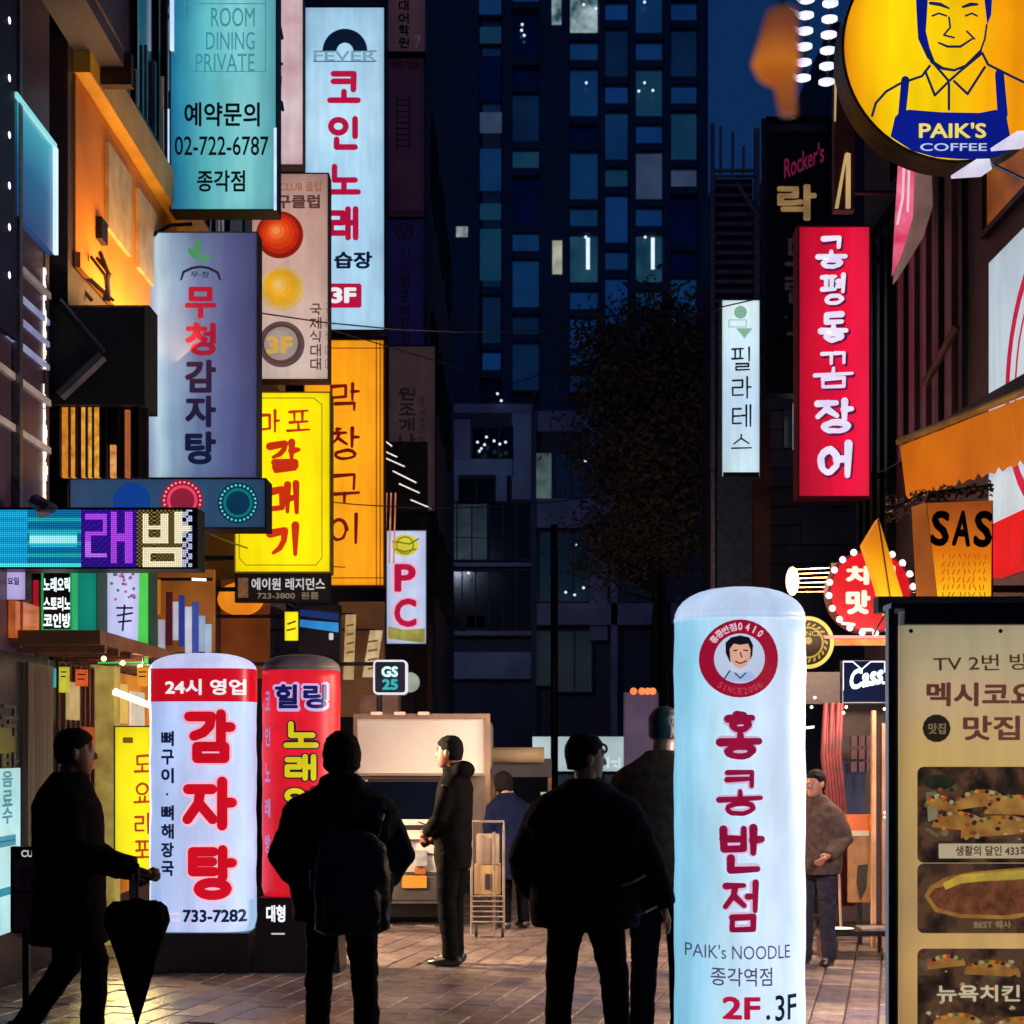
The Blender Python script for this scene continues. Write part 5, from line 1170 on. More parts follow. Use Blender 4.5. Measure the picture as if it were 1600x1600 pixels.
c, a, b, yc, z0 = inf
obj('base', MB().prism([(c.x-a*1.15, 0), (c.x+a*1.1, 0), (c.x+a*.98, z0-.005), (c.x-a*.98, z0-.005)], yc-b, yc+b), surf('black vinyl', '0e0f1a'), k3)
ft = Frame(Y=yc-b-.002); T(k3, '대형', (416, 1414, 446, 1441), glow('white print', 'f0f4f8'), ft, .05, 1); LINE(k3, [[(425, 1459), (444, 1459)]], 2.5, wpr, ft, 1, 'lettering')

# ================================================================== MENU BOARD front right
Ym = 7.0; fm = Frame(Y=Ym)
mbd = thing('menu_board', 'big lit tan menu board with food photos in a black stand, right foreground', 'menu board', (P(1530, 0, Ym).x, Ym+.1, 0))
X_ = lambda x: P(x, 0, Ym).x; Z_ = lambda y: P(0, y, Ym).z
tan = glow('tan board face', 'b09468', None, 1, 1.6, stops=[(0, 'b08850'), (.25, 'c49c60'), (.4, 'a88a5c'), (.7, 'b8985c'), (.85, 'b49a74'), (1, 'a49878')], axis='Z')
obj('face_panel', MB().box((X_(1407), Ym, Z_(1700)), (X_(1660), Ym+.04, Z_(977))), tan, mbd)
fr_ = surf('black painted steel', '0e0d12', '08070a', 6, .3, .1)
obj('post', MB().box((X_(1385), Ym-.04, 0), (X_(1394), Ym+.02, Z_(952))), fr_, mbd)
obj('post', MB().box((X_(1394.5), Ym+.03, 0), (X_(1406), Ym+.1, Z_(958))), fr_, mbd)
obj('post', MB().box((X_(1661), Ym-.04, 0), (X_(1675), Ym+.1, Z_(952))), fr_, mbd)
obj('top_rail', MB().box((X_(1388), Ym-.05, Z_(952)), (X_(1670), Ym+.1, Z_(944))), fr_, mbd)
obj('hood', MB().box((X_(1412), Ym-.02, Z_(976)), (X_(1655), Ym+.1, Z_(953))), surf('dark bronze hood', '3a2a20', '241a14', 5, .4, .1), mbd)
obj('top_bar', MB().box((X_(1405), Ym+.4, Z_(944)), (X_(1700), Ym+.5, Z_(918))), surf('slate cap', '2c3440'), mbd)
obj('foot', MB().box((X_(1380), Ym-.25, 0), (X_(1400), Ym+.3, .05)), fr_, mbd)
obj('foot', MB().box((X_(1655), Ym-.25, 0), (X_(1680), Ym+.3, .05)), fr_, mbd)
mi = glow('umber print', '4a3020', '3c2818', 1, 3); ml = glow('plum brown print', '6a3c34', '583028', 1, 3)
T(mbd, 'TV 2번 방송', (1458, 1022, 1640, 1048), mi, fm, .012, 1, rot=1.5); T(mbd, '멕시코요리', (1447, 1066, 1662, 1104), ml, fm, .045, 1); T(mbd, '맛집!!', (1504, 1118, 1625, 1157), ml, fm, .04, 1)
POLY(mbd, cpts(1463, 1138, 22, 14), glow('charcoal seal', '2a2218', '201a12', 1), fm, 1, 'seal'); T(mbd, '맛집', (1450, 1130, 1477, 1147), glow('seal letters', '8a7854', None, 1), fm, .02, 2)
for q in range(2): POLY(mbd, cpts(1423+q*140, 986, 3.5, 10), surf('screw', '5a4a38', None, 6, .4), fm, 1, 'screw')
def photo(name, x0, y0, x1, y1, cells, seed, lab=None):
    rnd = random.Random(seed)
    m = bpy.data.materials.new('food photo '+str(seed)); m.use_nodes = True; nt = m.node_tree; b = nt.nodes['Principled BSDF']
    tc = nt.nodes.new('ShaderNodeTexCoord'); v = nt.nodes.new('ShaderNodeTexNoise'); v.inputs['Scale'].default_value = cells; v.inputs['Detail'].default_value = 5; v.inputs['Distortion'].default_value = .3
    nt.links.new(tc.outputs['Object'], v.inputs['Vector'])
    r = nt.nodes.new('ShaderNodeValToRGB'); e = r.color_ramp.elements
    st = [(.25, '100e0c'), (.4, '201814'), (.5, '3a2a20'), (.58, '5a3c2a'), (.66, '4a3a2c'), (.8, '8a6c48')]
    while len(e) < len(st): e.new(.5)
    for i, (p, c) in enumerate(st): e[i].position = p; e[i].color = lin(c)
    nt.links.new(v.outputs['Fac'], r.inputs[0]); nt.links.new(r.outputs[0], b.inputs['Emission Color']); b.inputs['Emission Strength'].default_value = .9
    b.inputs['Base Color'].default_value = (.05, .03, .02, 1)
    return RR(mbd, x0, y0, x1, y1, 10, m, fm, 1, name)
photo('food_photo', 1433, 1198, 1640, 1348, 9, 1); photo('food_photo', 1433, 1349, 1640, 1458, 6, 2); photo('food_photo', 1433, 1482, 1640, 1640, 8, 3)
RR(mbd, 1466, 1318, 1640, 1341, 2, glow('cream strip', 'b0a080', None, 1), fm, 2, 'caption_strip'); T(mbd, '생활의 달인 433회', (1492, 1321, 1604, 1337), mi, fm, .03, 3)
brd = glow('toasted bun', 'a87c3c', '7a4c24', .9, 12); fil = glow('filling', '4c2c1c', '7a4830', .9, 22); gr = glow('lime filling', '98883c', 'c8a43c', .9, 16)
POLY(mbd, [(1444, 1400), (1452, 1384), (1478, 1370), (1520, 1362), (1640, 1352), (1640, 1424), (1580, 1436), (1500, 1434), (1460, 1424)], brd, fm, 2, 'bread_print')
POLY(mbd, [(1450, 1400), (1460, 1388), (1500, 1378), (1560, 1376), (1640, 1372), (1640, 1420), (1570, 1430), (1500, 1428), (1464, 1418)], fil, fm, 3, 'filling_print')
POLY(mbd, [(1472, 1380), (1500, 1366), (1560, 1362), (1640, 1356), (1640, 1372), (1560, 1374), (1500, 1380), (1476, 1390)], gr, fm, 4, 'lettuce_print')
def taco(cx, cy, w, h, ang_, k):
    c_, s_ = math.cos(R(ang_)), math.sin(R(ang_)); P_ = lambda x, y: (cx+x*c_-y*s_, cy+x*s_+y*c_)
    POLY(mbd, [P_(-w, h*.2)]+[P_(-w*math.cos(R(t)), -h*math.sin(R(t))) for t in range(15, 180, 15)]+[P_(w, h*.2)], brd, fm, k, 'taco_print')
    for q in range(9): POLY(mbd, [P_(-w*.8+w*.19*q+4*math.cos(R(t)), -h*(.55+.35*math.sin(q*.4))+3.4*math.sin(R(t))) for t in range(0, 360, 60)], pal[(q*3) % 5], fm, k+.3, 'topping_print')
rnd = random.Random(21)
pal = [glow('food red', 'a84828', '7c3018', .9, 14), glow('food cream', 'b8a080', '8c7858', .9, 14), glow('food orange', 'd08428', 'a06018', .9, 14), glow('food dark', '241c18', '382820', .9, 14), glow('food green', '5c6430', '3c4828', .9, 14)]
for i_, (cx, cy, w, h, an) in enumerate(((1560, 1300, 60, 26, -4), (1500, 1292, 44, 24, 6), (1590, 1268, 52, 26, 2), (1530, 1256, 40, 22, -8), (1470, 1262, 26, 18, 12), (1590, 1622, 56, 34, -6), (1500, 1612, 46, 30, 8), (1550, 1520, 44, 20, 3), (1478, 1508, 30, 16, -6))): taco(cx, cy, w, h, an, 1.4+i_*.12)
POLY(mbd, cpts(1467, 1222, 26, 16, 12), glow('olive bowl', '2c3020', '1c1c14', .9, 8), fm, 1.2, 'bowl_print'); POLY(mbd, [(1446, 1238), (1462, 1236), (1466, 1278), (1450, 1284)], glow('glass print', '8c8468', '6c6450', .8, 8), fm, 1.25, 'glass_print')
for q in range(80):
    x, y = rnd.uniform(1442, 1640), rnd.choice([rnd.uniform(1225, 1312), rnd.uniform(1500, 1640)]); r = rnd.uniform(1.5, 5)
    POLY(mbd, [(x+r*rnd.uniform(.6, 1.3)*math.cos(R(a)), y+r*rnd.uniform(.4, .9)*math.sin(R(a))) for a in range(0, 360, 40)], rnd.choice(pal), fm, 3+q*.01, 'food_print')
T(mbd, '뉴욕치킨', (1462, 1538, 1592, 1564), glow('cream letters dim', 'c8b898', None, 1), fm, .03, 5); T(mbd, 'BEST 퀘사', (1520, 1438, 1578, 1450), glow('seal letters', '8a7854'), fm, .03, 5)

# ================================================================== PEOPLE
def remesh(mb, vox, smooth=3, disp=0, fr=9, seed=0, z=1.0):
    me = bpy.data.meshes.new('tmp'); me.from_pydata([tuple(v) for v in mb.v], [], mb.f)
    bm = bmesh.new(); bm.from_mesh(me)
    bmesh.ops.recalc_face_normals(bm, faces=bm.faces); bm.to_mesh(me); bm.free()
    o = bpy.data.objects.new('tmp', me); COL.objects.link(o)
    m = o.modifiers.new('r', 'REMESH'); m.mode = 'VOXEL'; m.voxel_size = vox
    if smooth: s = o.modifiers.new('s', 'SMOOTH'); s.iterations = smooth; s.factor = .5
    bpy.context.view_layer.update()
    r = bpy.data.meshes.new_from_object(o.evaluated_get(bpy.context.evaluated_depsgraph_get()))
    vs = [v.co.copy() for v in r.vertices]; ns = [v.normal.copy() for v in r.vertices]; fs = [tuple(p.vertices) for p in r.polygons]
    bpy.data.objects.remove(o); bpy.data.meshes.remove(me); bpy.data.meshes.remove(r)
    if disp:
        off = Vector((seed*3.1, seed*1.7, 0))
        for i, v in enumerate(vs):
            q = Vector((v.x*fr, v.y*fr, v.z*fr*z))+off
            d = noise.noise(q)*.65+noise.noise(q*2.3)*.35
            vs[i] = v+ns[i]*disp*(d-.1)
    return vs, fs
skin_m = surf('skin', '8a5c48', '74493a', 14, .5, .1); skin_l = surf('skin fair', 'b07c60', '96644c', 14, .5, .1)
hair_m = surf('black hair', '0c0a0c', '060506', 60, .8, .5, stretch=(1, 1, .15), spec=.12)
shoe_m = surf('dark shoe', '100e12', '08070a', 10, .4, .1)
def cloth(n, c, c2=None): return surf(n, c, c2, 22, .85, .4, spec=.06)
def person(label, px, Y, H=1.75, heading=0, arms=None, legs=None, hem=.78, bulk=1.0, coat=None, trou=None, skin=None, hair='short', hips=1.0, lean=0, bend=0, head_turn=0, hood=False, flare=1.0, vox=.011, stripes=None, strap=False, shoulders=1.0, disp=.012):
    """standing figure facing +y before heading is applied; everything in metres for a 1.75 m body"""
    s = H/1.75; root = thing('person', label, 'person', (P(px, 0, Y).x, Y, 0))
    M = Matrix.Translation((P(px, 0, Y).x, Y, 0)) @ Matrix.Rotation(R(heading), 4, 'Z') @ Matrix.Scale(s, 4)
    skin = skin or skin_m
    legs = legs or [((-.1, .01, .5), (-.11, -.02, .08), 0), ((.1, .01, .5), (.11, -.02, .08), 0)]
    arms = arms or [((-.27, -.03, 1.13), (-.26, .05, .88)), ((.27, -.03, 1.13), (.26, .05, .88))]
    L = lambda z: lean*(z-.9)  # forward shift with height
    def up(v): return Vector((v[0], v[1]+L(v[2]), v[2]-bend*max(0, v[2]-.9)))
    # --- body (head, neck, trunk, limbs, hands): one surface
    b = MB()
    hy = up((0, .03, 1.64)); HT = Matrix.Translation(hy) @ Matrix.Rotation(R(head_turn), 4, 'Z')
    h = MB()
    h.stack([(0, .045, -.125, .028, .03), (0, .035, -.115, .045, .05), (0, .02, -.09, .056, .072), (0, .008, -.05, .066, .088), (0, 0, 0, .073, .096), (0, -.006, .04, .074, .098), (0, -.01, .075, .062, .082), (0, -.012, .1, .04, .052), (0, -.012, .11, .014, .018)], 20)
    h.tube([(0, .086, .01), (0, .108, -.022), (0, .112, -.034), (0, .088, -.042)], .012, 8, rs=[.008, .012, .014, .009])
    h.ball((0, .086, -.068), .024, .012, .007, 10, 6); h.ball((0, .084, -.079), .021, .012, .008, 10, 6)
    for sx in (-1, 1):
        h.ball((sx*.076, -.008, -.012), .011, .02, .033, 10, 6); h.tube([(sx*.012, .094, .03), (sx*.05, .082, .028)], .009, 6)
        h.ball((sx*.032, .082, .008), .015, .012, .011, 10, 6)
    b.v += []; i = len(b.v); b.v += [HT @ v for v in h.v]; b.f += [tuple(i+k for k in f) for f in h.f]
    b.tube([up((0, -.02, 1.42)), up((0, -.005, 1.5)), up((0, .015, 1.57))], .06, 12, rs=[.075, .056, .056])
    ring = lambda x, y, z, rx, ry: (up((x, y, z))[0], up((x, y, z))[1], up((x, y, z))[2], rx, ry)
    b.stack([ring(0, 0, .86, .14, .1), ring(0, 0, .95, .17, .115), ring(0, 0, 1.08, .15, .1), ring(0, 0, 1.25, .175, .11), ring(0, -.005, 1.38, .19, .105), ring(0, -.01, 1.44, .12, .08), ring(0, -.01, 1.48, .06, .06)], 18)
    tr = MB(); sh = []
    tr.stack([ring(0, 0, .78, .15*hips, .115), ring(0, 0, .88, .175*hips, .13), ring(0, 0, 1.0, .165*hips, .12), ring(0, 0, 1.06, .155*hips, .115)], 18)
    for k, (kn, an, toe) in enumerate(legs):
        hp = (-.09 if k == 0 else .09, 0, .88); kn, an = Vector(kn), Vector(an)
        b.tube([hp, Vector(hp).lerp(kn, .5), kn, kn.lerp(an, .4), an], .06, 12, rs=[.085, .075, .055, .055, .038])
        tr.tube([hp, Vector(hp).lerp(kn, .5), kn, kn.lerp(an, .5), an+Vector((0, 0, -.015))], .08, 14, rs=[.1*hips, .092, .078, .07, .066])
        d = Vector((math.sin(R(toe)), math.cos(R(toe)), 0)); f0 = Vector((an.x, an.y, an.z-.035))
        b.tube([f0-d*.04, f0+d*.12], .03, 8)
        st = MB(); z = f0.z
        st.tube([f0-d*.085+Vector((0, 0, .0)), f0-d*.05, f0+d*.04+Vector((0, 0, -.005)), f0+d*.13+Vector((0, 0, -.015)), f0+d*.185+Vector((0, 0, -.02))], .04, 12, rs=[(.028, .03), (.048, .042), (.045, .046), (.03, .048), (.016, .03)])
        sh.append(st)
    co = MB(); bk = bulk; hips_r = .2*bk*flare
    co.stack([ring(0, 0, hem, hips_r, .155*bk*flare), ring(0, 0, (hem+.95)/2+.02, .205*bk*(.5+.5*flare), .155*bk), ring(0, 0, 1.05, .205*bk, .15*bk), ring(0, -.005, 1.22, .222*bk*shoulders, .152*bk), ring(0, -.012, 1.35, .222*bk*shoulders, .145*bk), ring(0, -.018, 1.42, .185*bk*shoulders, .12*bk), ring(0, -.012, 1.475, .115*bk, .095*bk), ring(0, -.002, 1.53, .085, .085)], 26, 2.3)
    if hood: co.ball(up((0, -.085, 1.5)), .125, .085, .075, 14, 8)
    hands = []
    for k, (el, wr) in enumerate(arms):
        sx = -1 if k == 0 else 1; sp = up((sx*.165*shoulders*bk**.5, -.01, 1.345)); el = up(el); wr = up(wr)
        b.tube([sp, sp.lerp(el, .5), el, el.lerp(wr, .5), wr], .04, 12, rs=[.055, .048, .04, .036, .028])
        co.tube([sp+Vector((-sx*.05, 0, .0)), sp+Vector((sx*.015, 0, 0)), sp.lerp(el, .5), el, el.lerp(wr, .5), wr], .06, 14, rs=[.04*bk, .066*bk, .074*bk, .07*bk, .064*bk, .052*bk])
        d = (wr-el).normalized(); w = d.cross(Vector((sx, 0, 0))).normalized(); t = Vector((1, 0, 0)); n = d.cross(w)
        b.tube([wr-d*.02, wr+d*.03, wr+d*.085], .03, 10, rs=[(.026, .02), (.02, .036), (.016, .04)])
        side = w; curl = Vector((-sx, 0, 0))
        for q in range(4):
            o0 = wr+d*.08+side*(.03-.02*q); ln = (.07, .08, .075, .058)[q]
            b.tube([o0, o0+d*ln*.45+curl*.008, o0+d*ln*.75+curl*.024, o0+d*ln*.85+curl*.04], .009, 7, rs=[.0095, .009, .0085, .007])
        o0 = wr+d*.025+side*.032; b.tube([o0, o0+d*.03+side*.018+curl*.008, o0+d*.055+side*.018+curl*.02], .01, 7, rs=[.012, .011, .009])
    for x in [b, tr, co]+sh: x.xf(M)
    v, f = remesh(b, .0085, 1); obj('body', (v, f), skin, root, True, False)
    sd_ = int(abs(px)) % 17
    v, f = remesh(tr, vox, 3, disp*.8, 9, sd_, 1.6); obj('trousers', (v, f), trou, root, True, False)
    v, f = remesh(co, vox, 7, disp, 7, sd_+3, 1.3); obj('coat', (v, f), coat, root, True, False)
    for st in sh: v, f = remesh(st, .008, 1); obj('shoe', (v, f), shoe_m, root, True, False)
    hm = MB()
    if hair == 'cap':
        hm.stack([(0, -.008, .03, .083, .104), (0, -.008, .07, .078, .098), (0, -.012, .105, .055, .07), (0, -.012, .122, .015, .02)], 20); hm.stack([(0, .09, .03, .06, .085), (0, .095, .042, .055, .08)], 16)
        hm.stack([(0, -.03, -.05, .074, .07), (0, -.02, .03, .079, .085)], 16)
    else:
        hm.stack([(0, -.035, -.07 if hair == 'short' else -.12, .06, .062), (0, -.03, -.03, .077, .078), (0, -.014, .03, .084, .1), (0, -.005, .07, .079, .1), (0, -.008, .105, .058, .075), (0, -.01, .125, .02, .03)], 20)
        if hair == 'bun': hm.ball((0, -.11, .03), .05)
        if hair == 'full': hm.stack([(0, -.035, -.085, .075, .07), (0, -.03, -.06, .1, .095), (0, -.015, .02, .108, .118), (0, -.01, .1, .085, .095), (0, -.01, .135, .035, .035)], 20)
    hm.xf(M @ HT); v, f = remesh(hm, .009, 2, .006, 30, 2); obj('cap' if hair == 'cap' else 'hair', (v, f), hair_m if hair != 'cap' else surf('black cap', '0a0a0e'), root, True, False)
    return root, M, up
blk = cloth('black coat cloth', '15151e', '0c0c13'); blk2 = cloth('black padded jacket', '20202c', '12121c'); trb = cloth('black trousers', '0c0a12', '07060a'); nvt = cloth('charcoal trousers', '14131c', '0d0c14')
nav = cloth('navy coat cloth', '0c1430', '080d20'); brj = cloth('brown jacket cloth', '6a4234', '503026'); bei = cloth('beige jacket cloth', '443834', '342a28'); gry = cloth('grey trousers cloth', '282834', '1e1e28')
# 1 left man with umbrella, walking right
pA, MA, _ = person('person in a long black coat walking right with a closed umbrella, at the left edge', 108, 8.3, 1.77, -72, coat=blk, trou=trb, hem=.62, bulk=1.25, flare=1.12, shoulders=.95,
    arms=[((-.24, .04, 1.14), (-.22, .30, .98)), ((.27, .0, 1.12), (.25, .32, 1.02))], legs=[((-.08, .14, .5), (-.09, .12, .085), 0), ((.09, -.02, .5), (.1, -.3, .11), 0)], hair='short', head_turn=0)
# 2 backpack wearer
pB, MB_, _ = person('person in a black puffy jacket seen from behind, wearing a backpack', 534, 8.2, 1.74, 6, coat=blk2, trou=nvt, hem=.76, bulk=1.4, flare=.92, shoulders=1.02, hair='full', hood=True, hips=1.1,
    arms=[((-.30, .0, 1.10), (-.22, .2, .96)), ((.30, .0, 1.10), (.22, .2, .96))], legs=[((-.12, .02, .5), (-.13, .0, .085), -8), ((.12, .02, .5), (.14, .0, .085), 8)], disp=.02)
# 3 standing man far
pC, MC_, _ = person('slim person in black standing near the truck, hands in front', 708, 11.85, 1.76, 72, coat=cloth('soot black cloth', '060608', '030304'), trou=cloth('soot black cloth', '060608'), hem=.74, bulk=.9, flare=.92, hair='short', hood=True, hips=1.0,
    arms=[((-.24, .02, 1.14), (-.1, .17, 1.02)), ((.24, .02, 1.14), (.1, .17, 1.0))], legs=[((-.09, .02, .5), (-.1, -.02, .085), 0), ((.1, .03, .5), (.11, .02, .085), 10)])
# 4 stooped person with the trolley
pD, MD, _ = person('person in a dark blue coat bending forward beside the hand cart', 803, 14.3, 1.5, 25, coat=nav, trou=trb, hem=.55, bulk=1.15, flare=1.1, hair='full', lean=.35, bend=.1)
# 5 big man centre
pE, ME, _ = person('broad person in a black jacket with thin pale arm stripes, face turned to the right', 914, 7.9, 1.74, -8, coat=blk, trou=trb, hem=.76, bulk=1.42, flare=.98, shoulders=1.0, hair='short', head_turn=-62, skin=skin_l, hips=1.22,
    arms=[((-.31, -.02, 1.10), (-.28, .16, .92)), ((.30, .0, 1.12), (.40, .05, .86))], legs=[((-.13, .02, .5), (-.15, .0, .085), -8), ((.15, .02, .5), (.18, .0, .085), 8)])
# 6 man in brown behind
pF, MF, _ = person('tall person in a brown jacket and black cap, half behind the big inflatable column', 1036, 8.7, 1.9, -20, coat=brj, trou=trb, hem=.86, bulk=1.3, flare=1.0, hair='cap', hips=1.1,
    arms=[((-.3, -.04, 1.13), (-.3, .08, .88)), ((.3, -.04, 1.13), (.3, .08, .88))])
# 7 person right of the column
pG, MG, _ = person('person in a light beige jacket and grey trousers standing right of the inflatable column', 1276, 11.9, 1.50, 150, coat=bei, trou=gry, hem=.82, bulk=1.12, hair='short', head_turn=-20,
    arms=[((-.27, .0, 1.13), (-.18, .22, 1.0)), ((.27, -.02, 1.13), (.3, .05, .9))])
# stripes on the sleeve of the big man
strm = surf('reflective tape', '8a8488', '6c666c', 10, .4, .1)
for a_, b_ in (((973, 1383), (1008, 1368)), ((992, 1430), (1026, 1416))):
    obj('sleeve_stripe', MB().tube([P(a_[0], a_[1], 7.70), P((a_[0]+b_[0])/2, (a_[1]+b_[1])/2+2, 7.66), P(b_[0], b_[1], 7.74)], .006, 6), strm, pE)
for z in (1.02, 1.13, 1.24, 1.34):
    pts = []
    for q in range(13):
        a = R(200+q*140/12); pts.append(MB_ @ Vector((.285*math.cos(a)*(1 if z < 1.3 else .9), -.01+.218*math.sin(a), z)))
    obj('quilt_seam', MB().tube(pts, .004, 5), surf('seam thread', '2c2c38', '1c1c26', 9, .5, .1), pB)
# backpack
bp = thing('backpack', 'black backpack on the back of the person in the puffy jacket', 'backpack', tuple(P(548, 1475, 7.9)))
m = MB(); m.stack([(0, 0, -.28, .15, .07), (0, 0, -.25, .19, .1), (0, 0, 0, .2, .12), (0, .01, .17, .175, .1), (0, .03, .25, .1, .05)], 20, 3.2)
m.stack([(0, -.1, -.22, .14, .05), (0, -.11, -.1, .15, .06), (0, -.09, .0, .13, .04)], 16, 3)
cB = P(550, 1375, 7.86); m.xf(Matrix.Translation(cB) @ Matrix.Rotation(R(6), 4, 'Z'))
v, f = remesh(m, .01, 3, .016, 12, 5); obj('bag', (v, f), surf('black nylon', '20202a', '14141c', 14, .55, .4, spec=.3), bp, True, False)
for dx in (-.13, .13):
    m = MB().tube([cB+Vector((dx*.8, .08, .2)), cB+Vector((dx*.95, .12, .3)), cB+Vector((dx*1.05, .3, .36))], .02, 8, rs=[(.025, .01)]*3); obj('strap', m, cloth('black nylon', '0c0c10'), bp)
m = MB(); a = cB+Vector((-.20, -.1, .06)); m.tube([a, a+Vector((0, -.01, -.1))], .006, 6); obj('zip_pull', m, MT['steel'], bp)
m = MB(); m.tube([cB+Vector((-.16, -.128, .05)), cB+Vector((0, -.135, .07)), cB+Vector((.16, -.128, .05))], .005, 6); obj('zip', m, MT['dark_metal'], bp)
# umbrella
um = thing('umbrella', 'closed black umbrella hanging point down from the left person\'s hand', 'umbrella', tuple(P(216, 1606, 8.05)))
t = P(214, 1606, 8.05); h = P(214, 1370, 8.05); m = MB(); rg = []
n = 18; 
prof = [(0, .006), (.05, .012), (.2, .045), (.4, .085), (.6, .125), (.74, .155), (.80, .14), (.84, .05), (.86, .015)]
vs0 = []; mbu = MB(); N = 32
for k, (tt, r) in enumerate(prof):
    for q in range(N):
        a = 2*math.pi*q/N; rr = r*(1+.16*math.cos(a*8+tt*5)*(1 if r > .03 else 0)); zz = t.z+(h.z-t.z)*tt+(.03*math.cos(a*8) if tt > .7 and r > .1 else 0)
        mbu.v.append(Vector((t.x+(h.x-t.x)*tt+rr*math.cos(a), t.y+rr*math.sin(a)*.8, zz)))
for k in range(len(prof)-1):
    for q in range(N): a = k*N+q; b = k*N+(q+1) % N; mbu.f.append((a, b, b+N, a+N))
obj('canopy', mbu, cloth('umbrella nylon', '09090d', '050508'), um, True)
obj('shaft', MB().tube([t+(h-t)*.84, h+Vector((0, 0, .02)), h+Vector((-.005, 0, .05))], .008, 8), MT['black'], um); obj('handle', MB().tube([h+Vector((0, 0, -.02)), h+Vector((0, 0, .06)), h+Vector((-.03, 0, .1)), h+Vector((-.06, 0, .07))], .014, 8), MT['black'], um)
# ================================================================== TRUCK
Yt = 14.6; tX = lambda x: P(x, 0, Yt).x; tZ = lambda y: P(0, y, Yt).z
tk_ = thing('truck', 'small cream box truck facing the camera behind the backpack wearer', 'truck', (tX(656), Yt+1.6, 0))
crm = surf('cream truck paint', 'd0c8bc', 'c0b8ac', 1.5, .4, .05, coat=.3); crd = surf('tan box trim', '8a705c', '74594a', 3, .5, .1); dkp = surf('black plastic', '121216', '0c0c10', 6, .5, .1)
obj('cargo_box', MB().box((tX(547), Yt+.35, tZ(1213)), (tX(765), Yt+3.0, tZ(1116)), .09), crm, tk_)
obj('cargo_body', MB().box((tX(560), Yt+1.25, .42), (tX(764), Yt+3.0, tZ(1214))), surf('box side steel', '7a6a5c', '5c4e44', 3, .5, .1), tk_)
fm_ = MB()
fm_.box((tX(547), Yt+.30, tZ(1122)), (tX(765), Yt+.36, tZ(1114))); fm_.box((tX(547), Yt+.30, tZ(1213)), (tX(553), Yt+.36, tZ(1122))); fm_.box((tX(757), Yt+.30, tZ(1400)), (tX(765), Yt+.36, tZ(1122))); fm_.box((tX(553), Yt+.30, tZ(1213)), (tX(757), Yt+.36, tZ(1209)))
obj('box_frame', fm_, crd, tk_)
for x in (575, 612, 650): obj('marker_lamp', MB().box((tX(x), Yt+.28, tZ(1116)), (tX(x+18), Yt+.34, tZ(1111)), .01), glow('marker lamp', 'f4d0b8', 'c89878', 1, 8), tk_)
# cab: profile in y,z extruded in x
cab = MB(); z = tZ
prof = [(Yt-.02, .42), (Yt-.06, .62), (Yt-.02, z(1310)), (Yt+.12, z(1296)), (Yt+.38, z(1222)), (Yt+.55, z(1214)), (Yt+1.2, z(1213)), (Yt+1.2, .42)]
cab.prism_x(prof, tX(552), tX(714)); obj('cab', cab, crm, tk_)
ws_ = MB(); n_ = Vector((0, -.012, .004)); a, b = Vector((tX(563), Yt+.135, z(1298))), Vector((tX(702), Yt+.135, z(1298))); c, d = Vector((tX(696), Yt+.365, z(1222))), Vector((tX(570), Yt+.365, z(1222)))
ws_.poly([a+n_, b+n_, c+n_, d+n_]); obj('windscreen', ws_, surf('windscreen glass', '05080f', '080e18', 1, .05, 0), tk_)
wf_ = MB()
for p, q in ((a, b), (b, c), (c, d), (d, a)): wf_.tube([p+n_, q+n_], .016, 6)
obj('windscreen_seal', wf_, dkp, tk_)
for q, (x, l) in enumerate(((625, 30), (680, 26))): obj('wiper', MB().tube([P(x, 1294, Yt+.1), P(x-l, 1284, Yt+.13)], .007, 5), dkp, tk_)
for x in (560, 668-22):
    hl = obj('headlight', MB().box((tX(x), Yt-.09, z(1352)), (tX(x+22), Yt-.02, z(1328)), .02), surf('lamp glass', 'a8a8a8', '7c7c80', 10, .15, .05), tk_)
    obj('indicator', MB().box((tX(x+3), Yt-.1, z(1364)), (tX(x+20), Yt-.03, z(1356))), surf('amber lens', 'a85818'), tk_)
obj('grille', MB().box((tX(590), Yt-.075, z(1340)), (tX(640), Yt-.03, z(1330))), dkp, tk_)
obj('badge', MB().box((tX(626), Yt-.085, z(1320)), (tX(640), Yt-.062, z(1312))), MT['steel'], tk_)
for x in (558, 708): obj('pillar', MB().tube([(tX(x), Yt+.1, z(1298)), (tX(x+(10 if x < 600 else -10)), Yt+.37, z(1222))], .03, 8), crm, tk_)
obj('dashboard', MB().box((tX(572), Yt+.1, z(1298)), (tX(694), Yt+.13, z(1290))), dkp, tk_)
for y in (1311, 1333, 1362): obj('panel_gap', MB().box((tX(554), Yt-.07, z(y+1.2)), (tX(712), Yt-.02, z(y))), dkp, tk_)
obj('bumper', MB().box((tX(550), Yt-.14, z(1404)), (tX(716), Yt+.02, z(1372)), .02), surf('grey bumper', '3c3a3a', '2a2828', 4, .5, .1), tk_)
np_ = obj('number_plate', MB().box((tX(630), Yt-.165, z(1385)), (tX(668), Yt-.142, z(1366))), surf('yellow plate', 'b87c24', 'a06a1c', 6, .5, 0), tk_)
obj('bumper_bar', MB().box((tX(575), Yt-.17, z(1409)), (tX(705), Yt-.12, z(1405))), surf('chrome', '9a948c', '847c74', 6, .2, 0, .9), tk_)
obj('skirt', MB().box((tX(565), Yt-.02, z(1432)), (tX(712), Yt+.5, z(1412))), dkp, tk_)
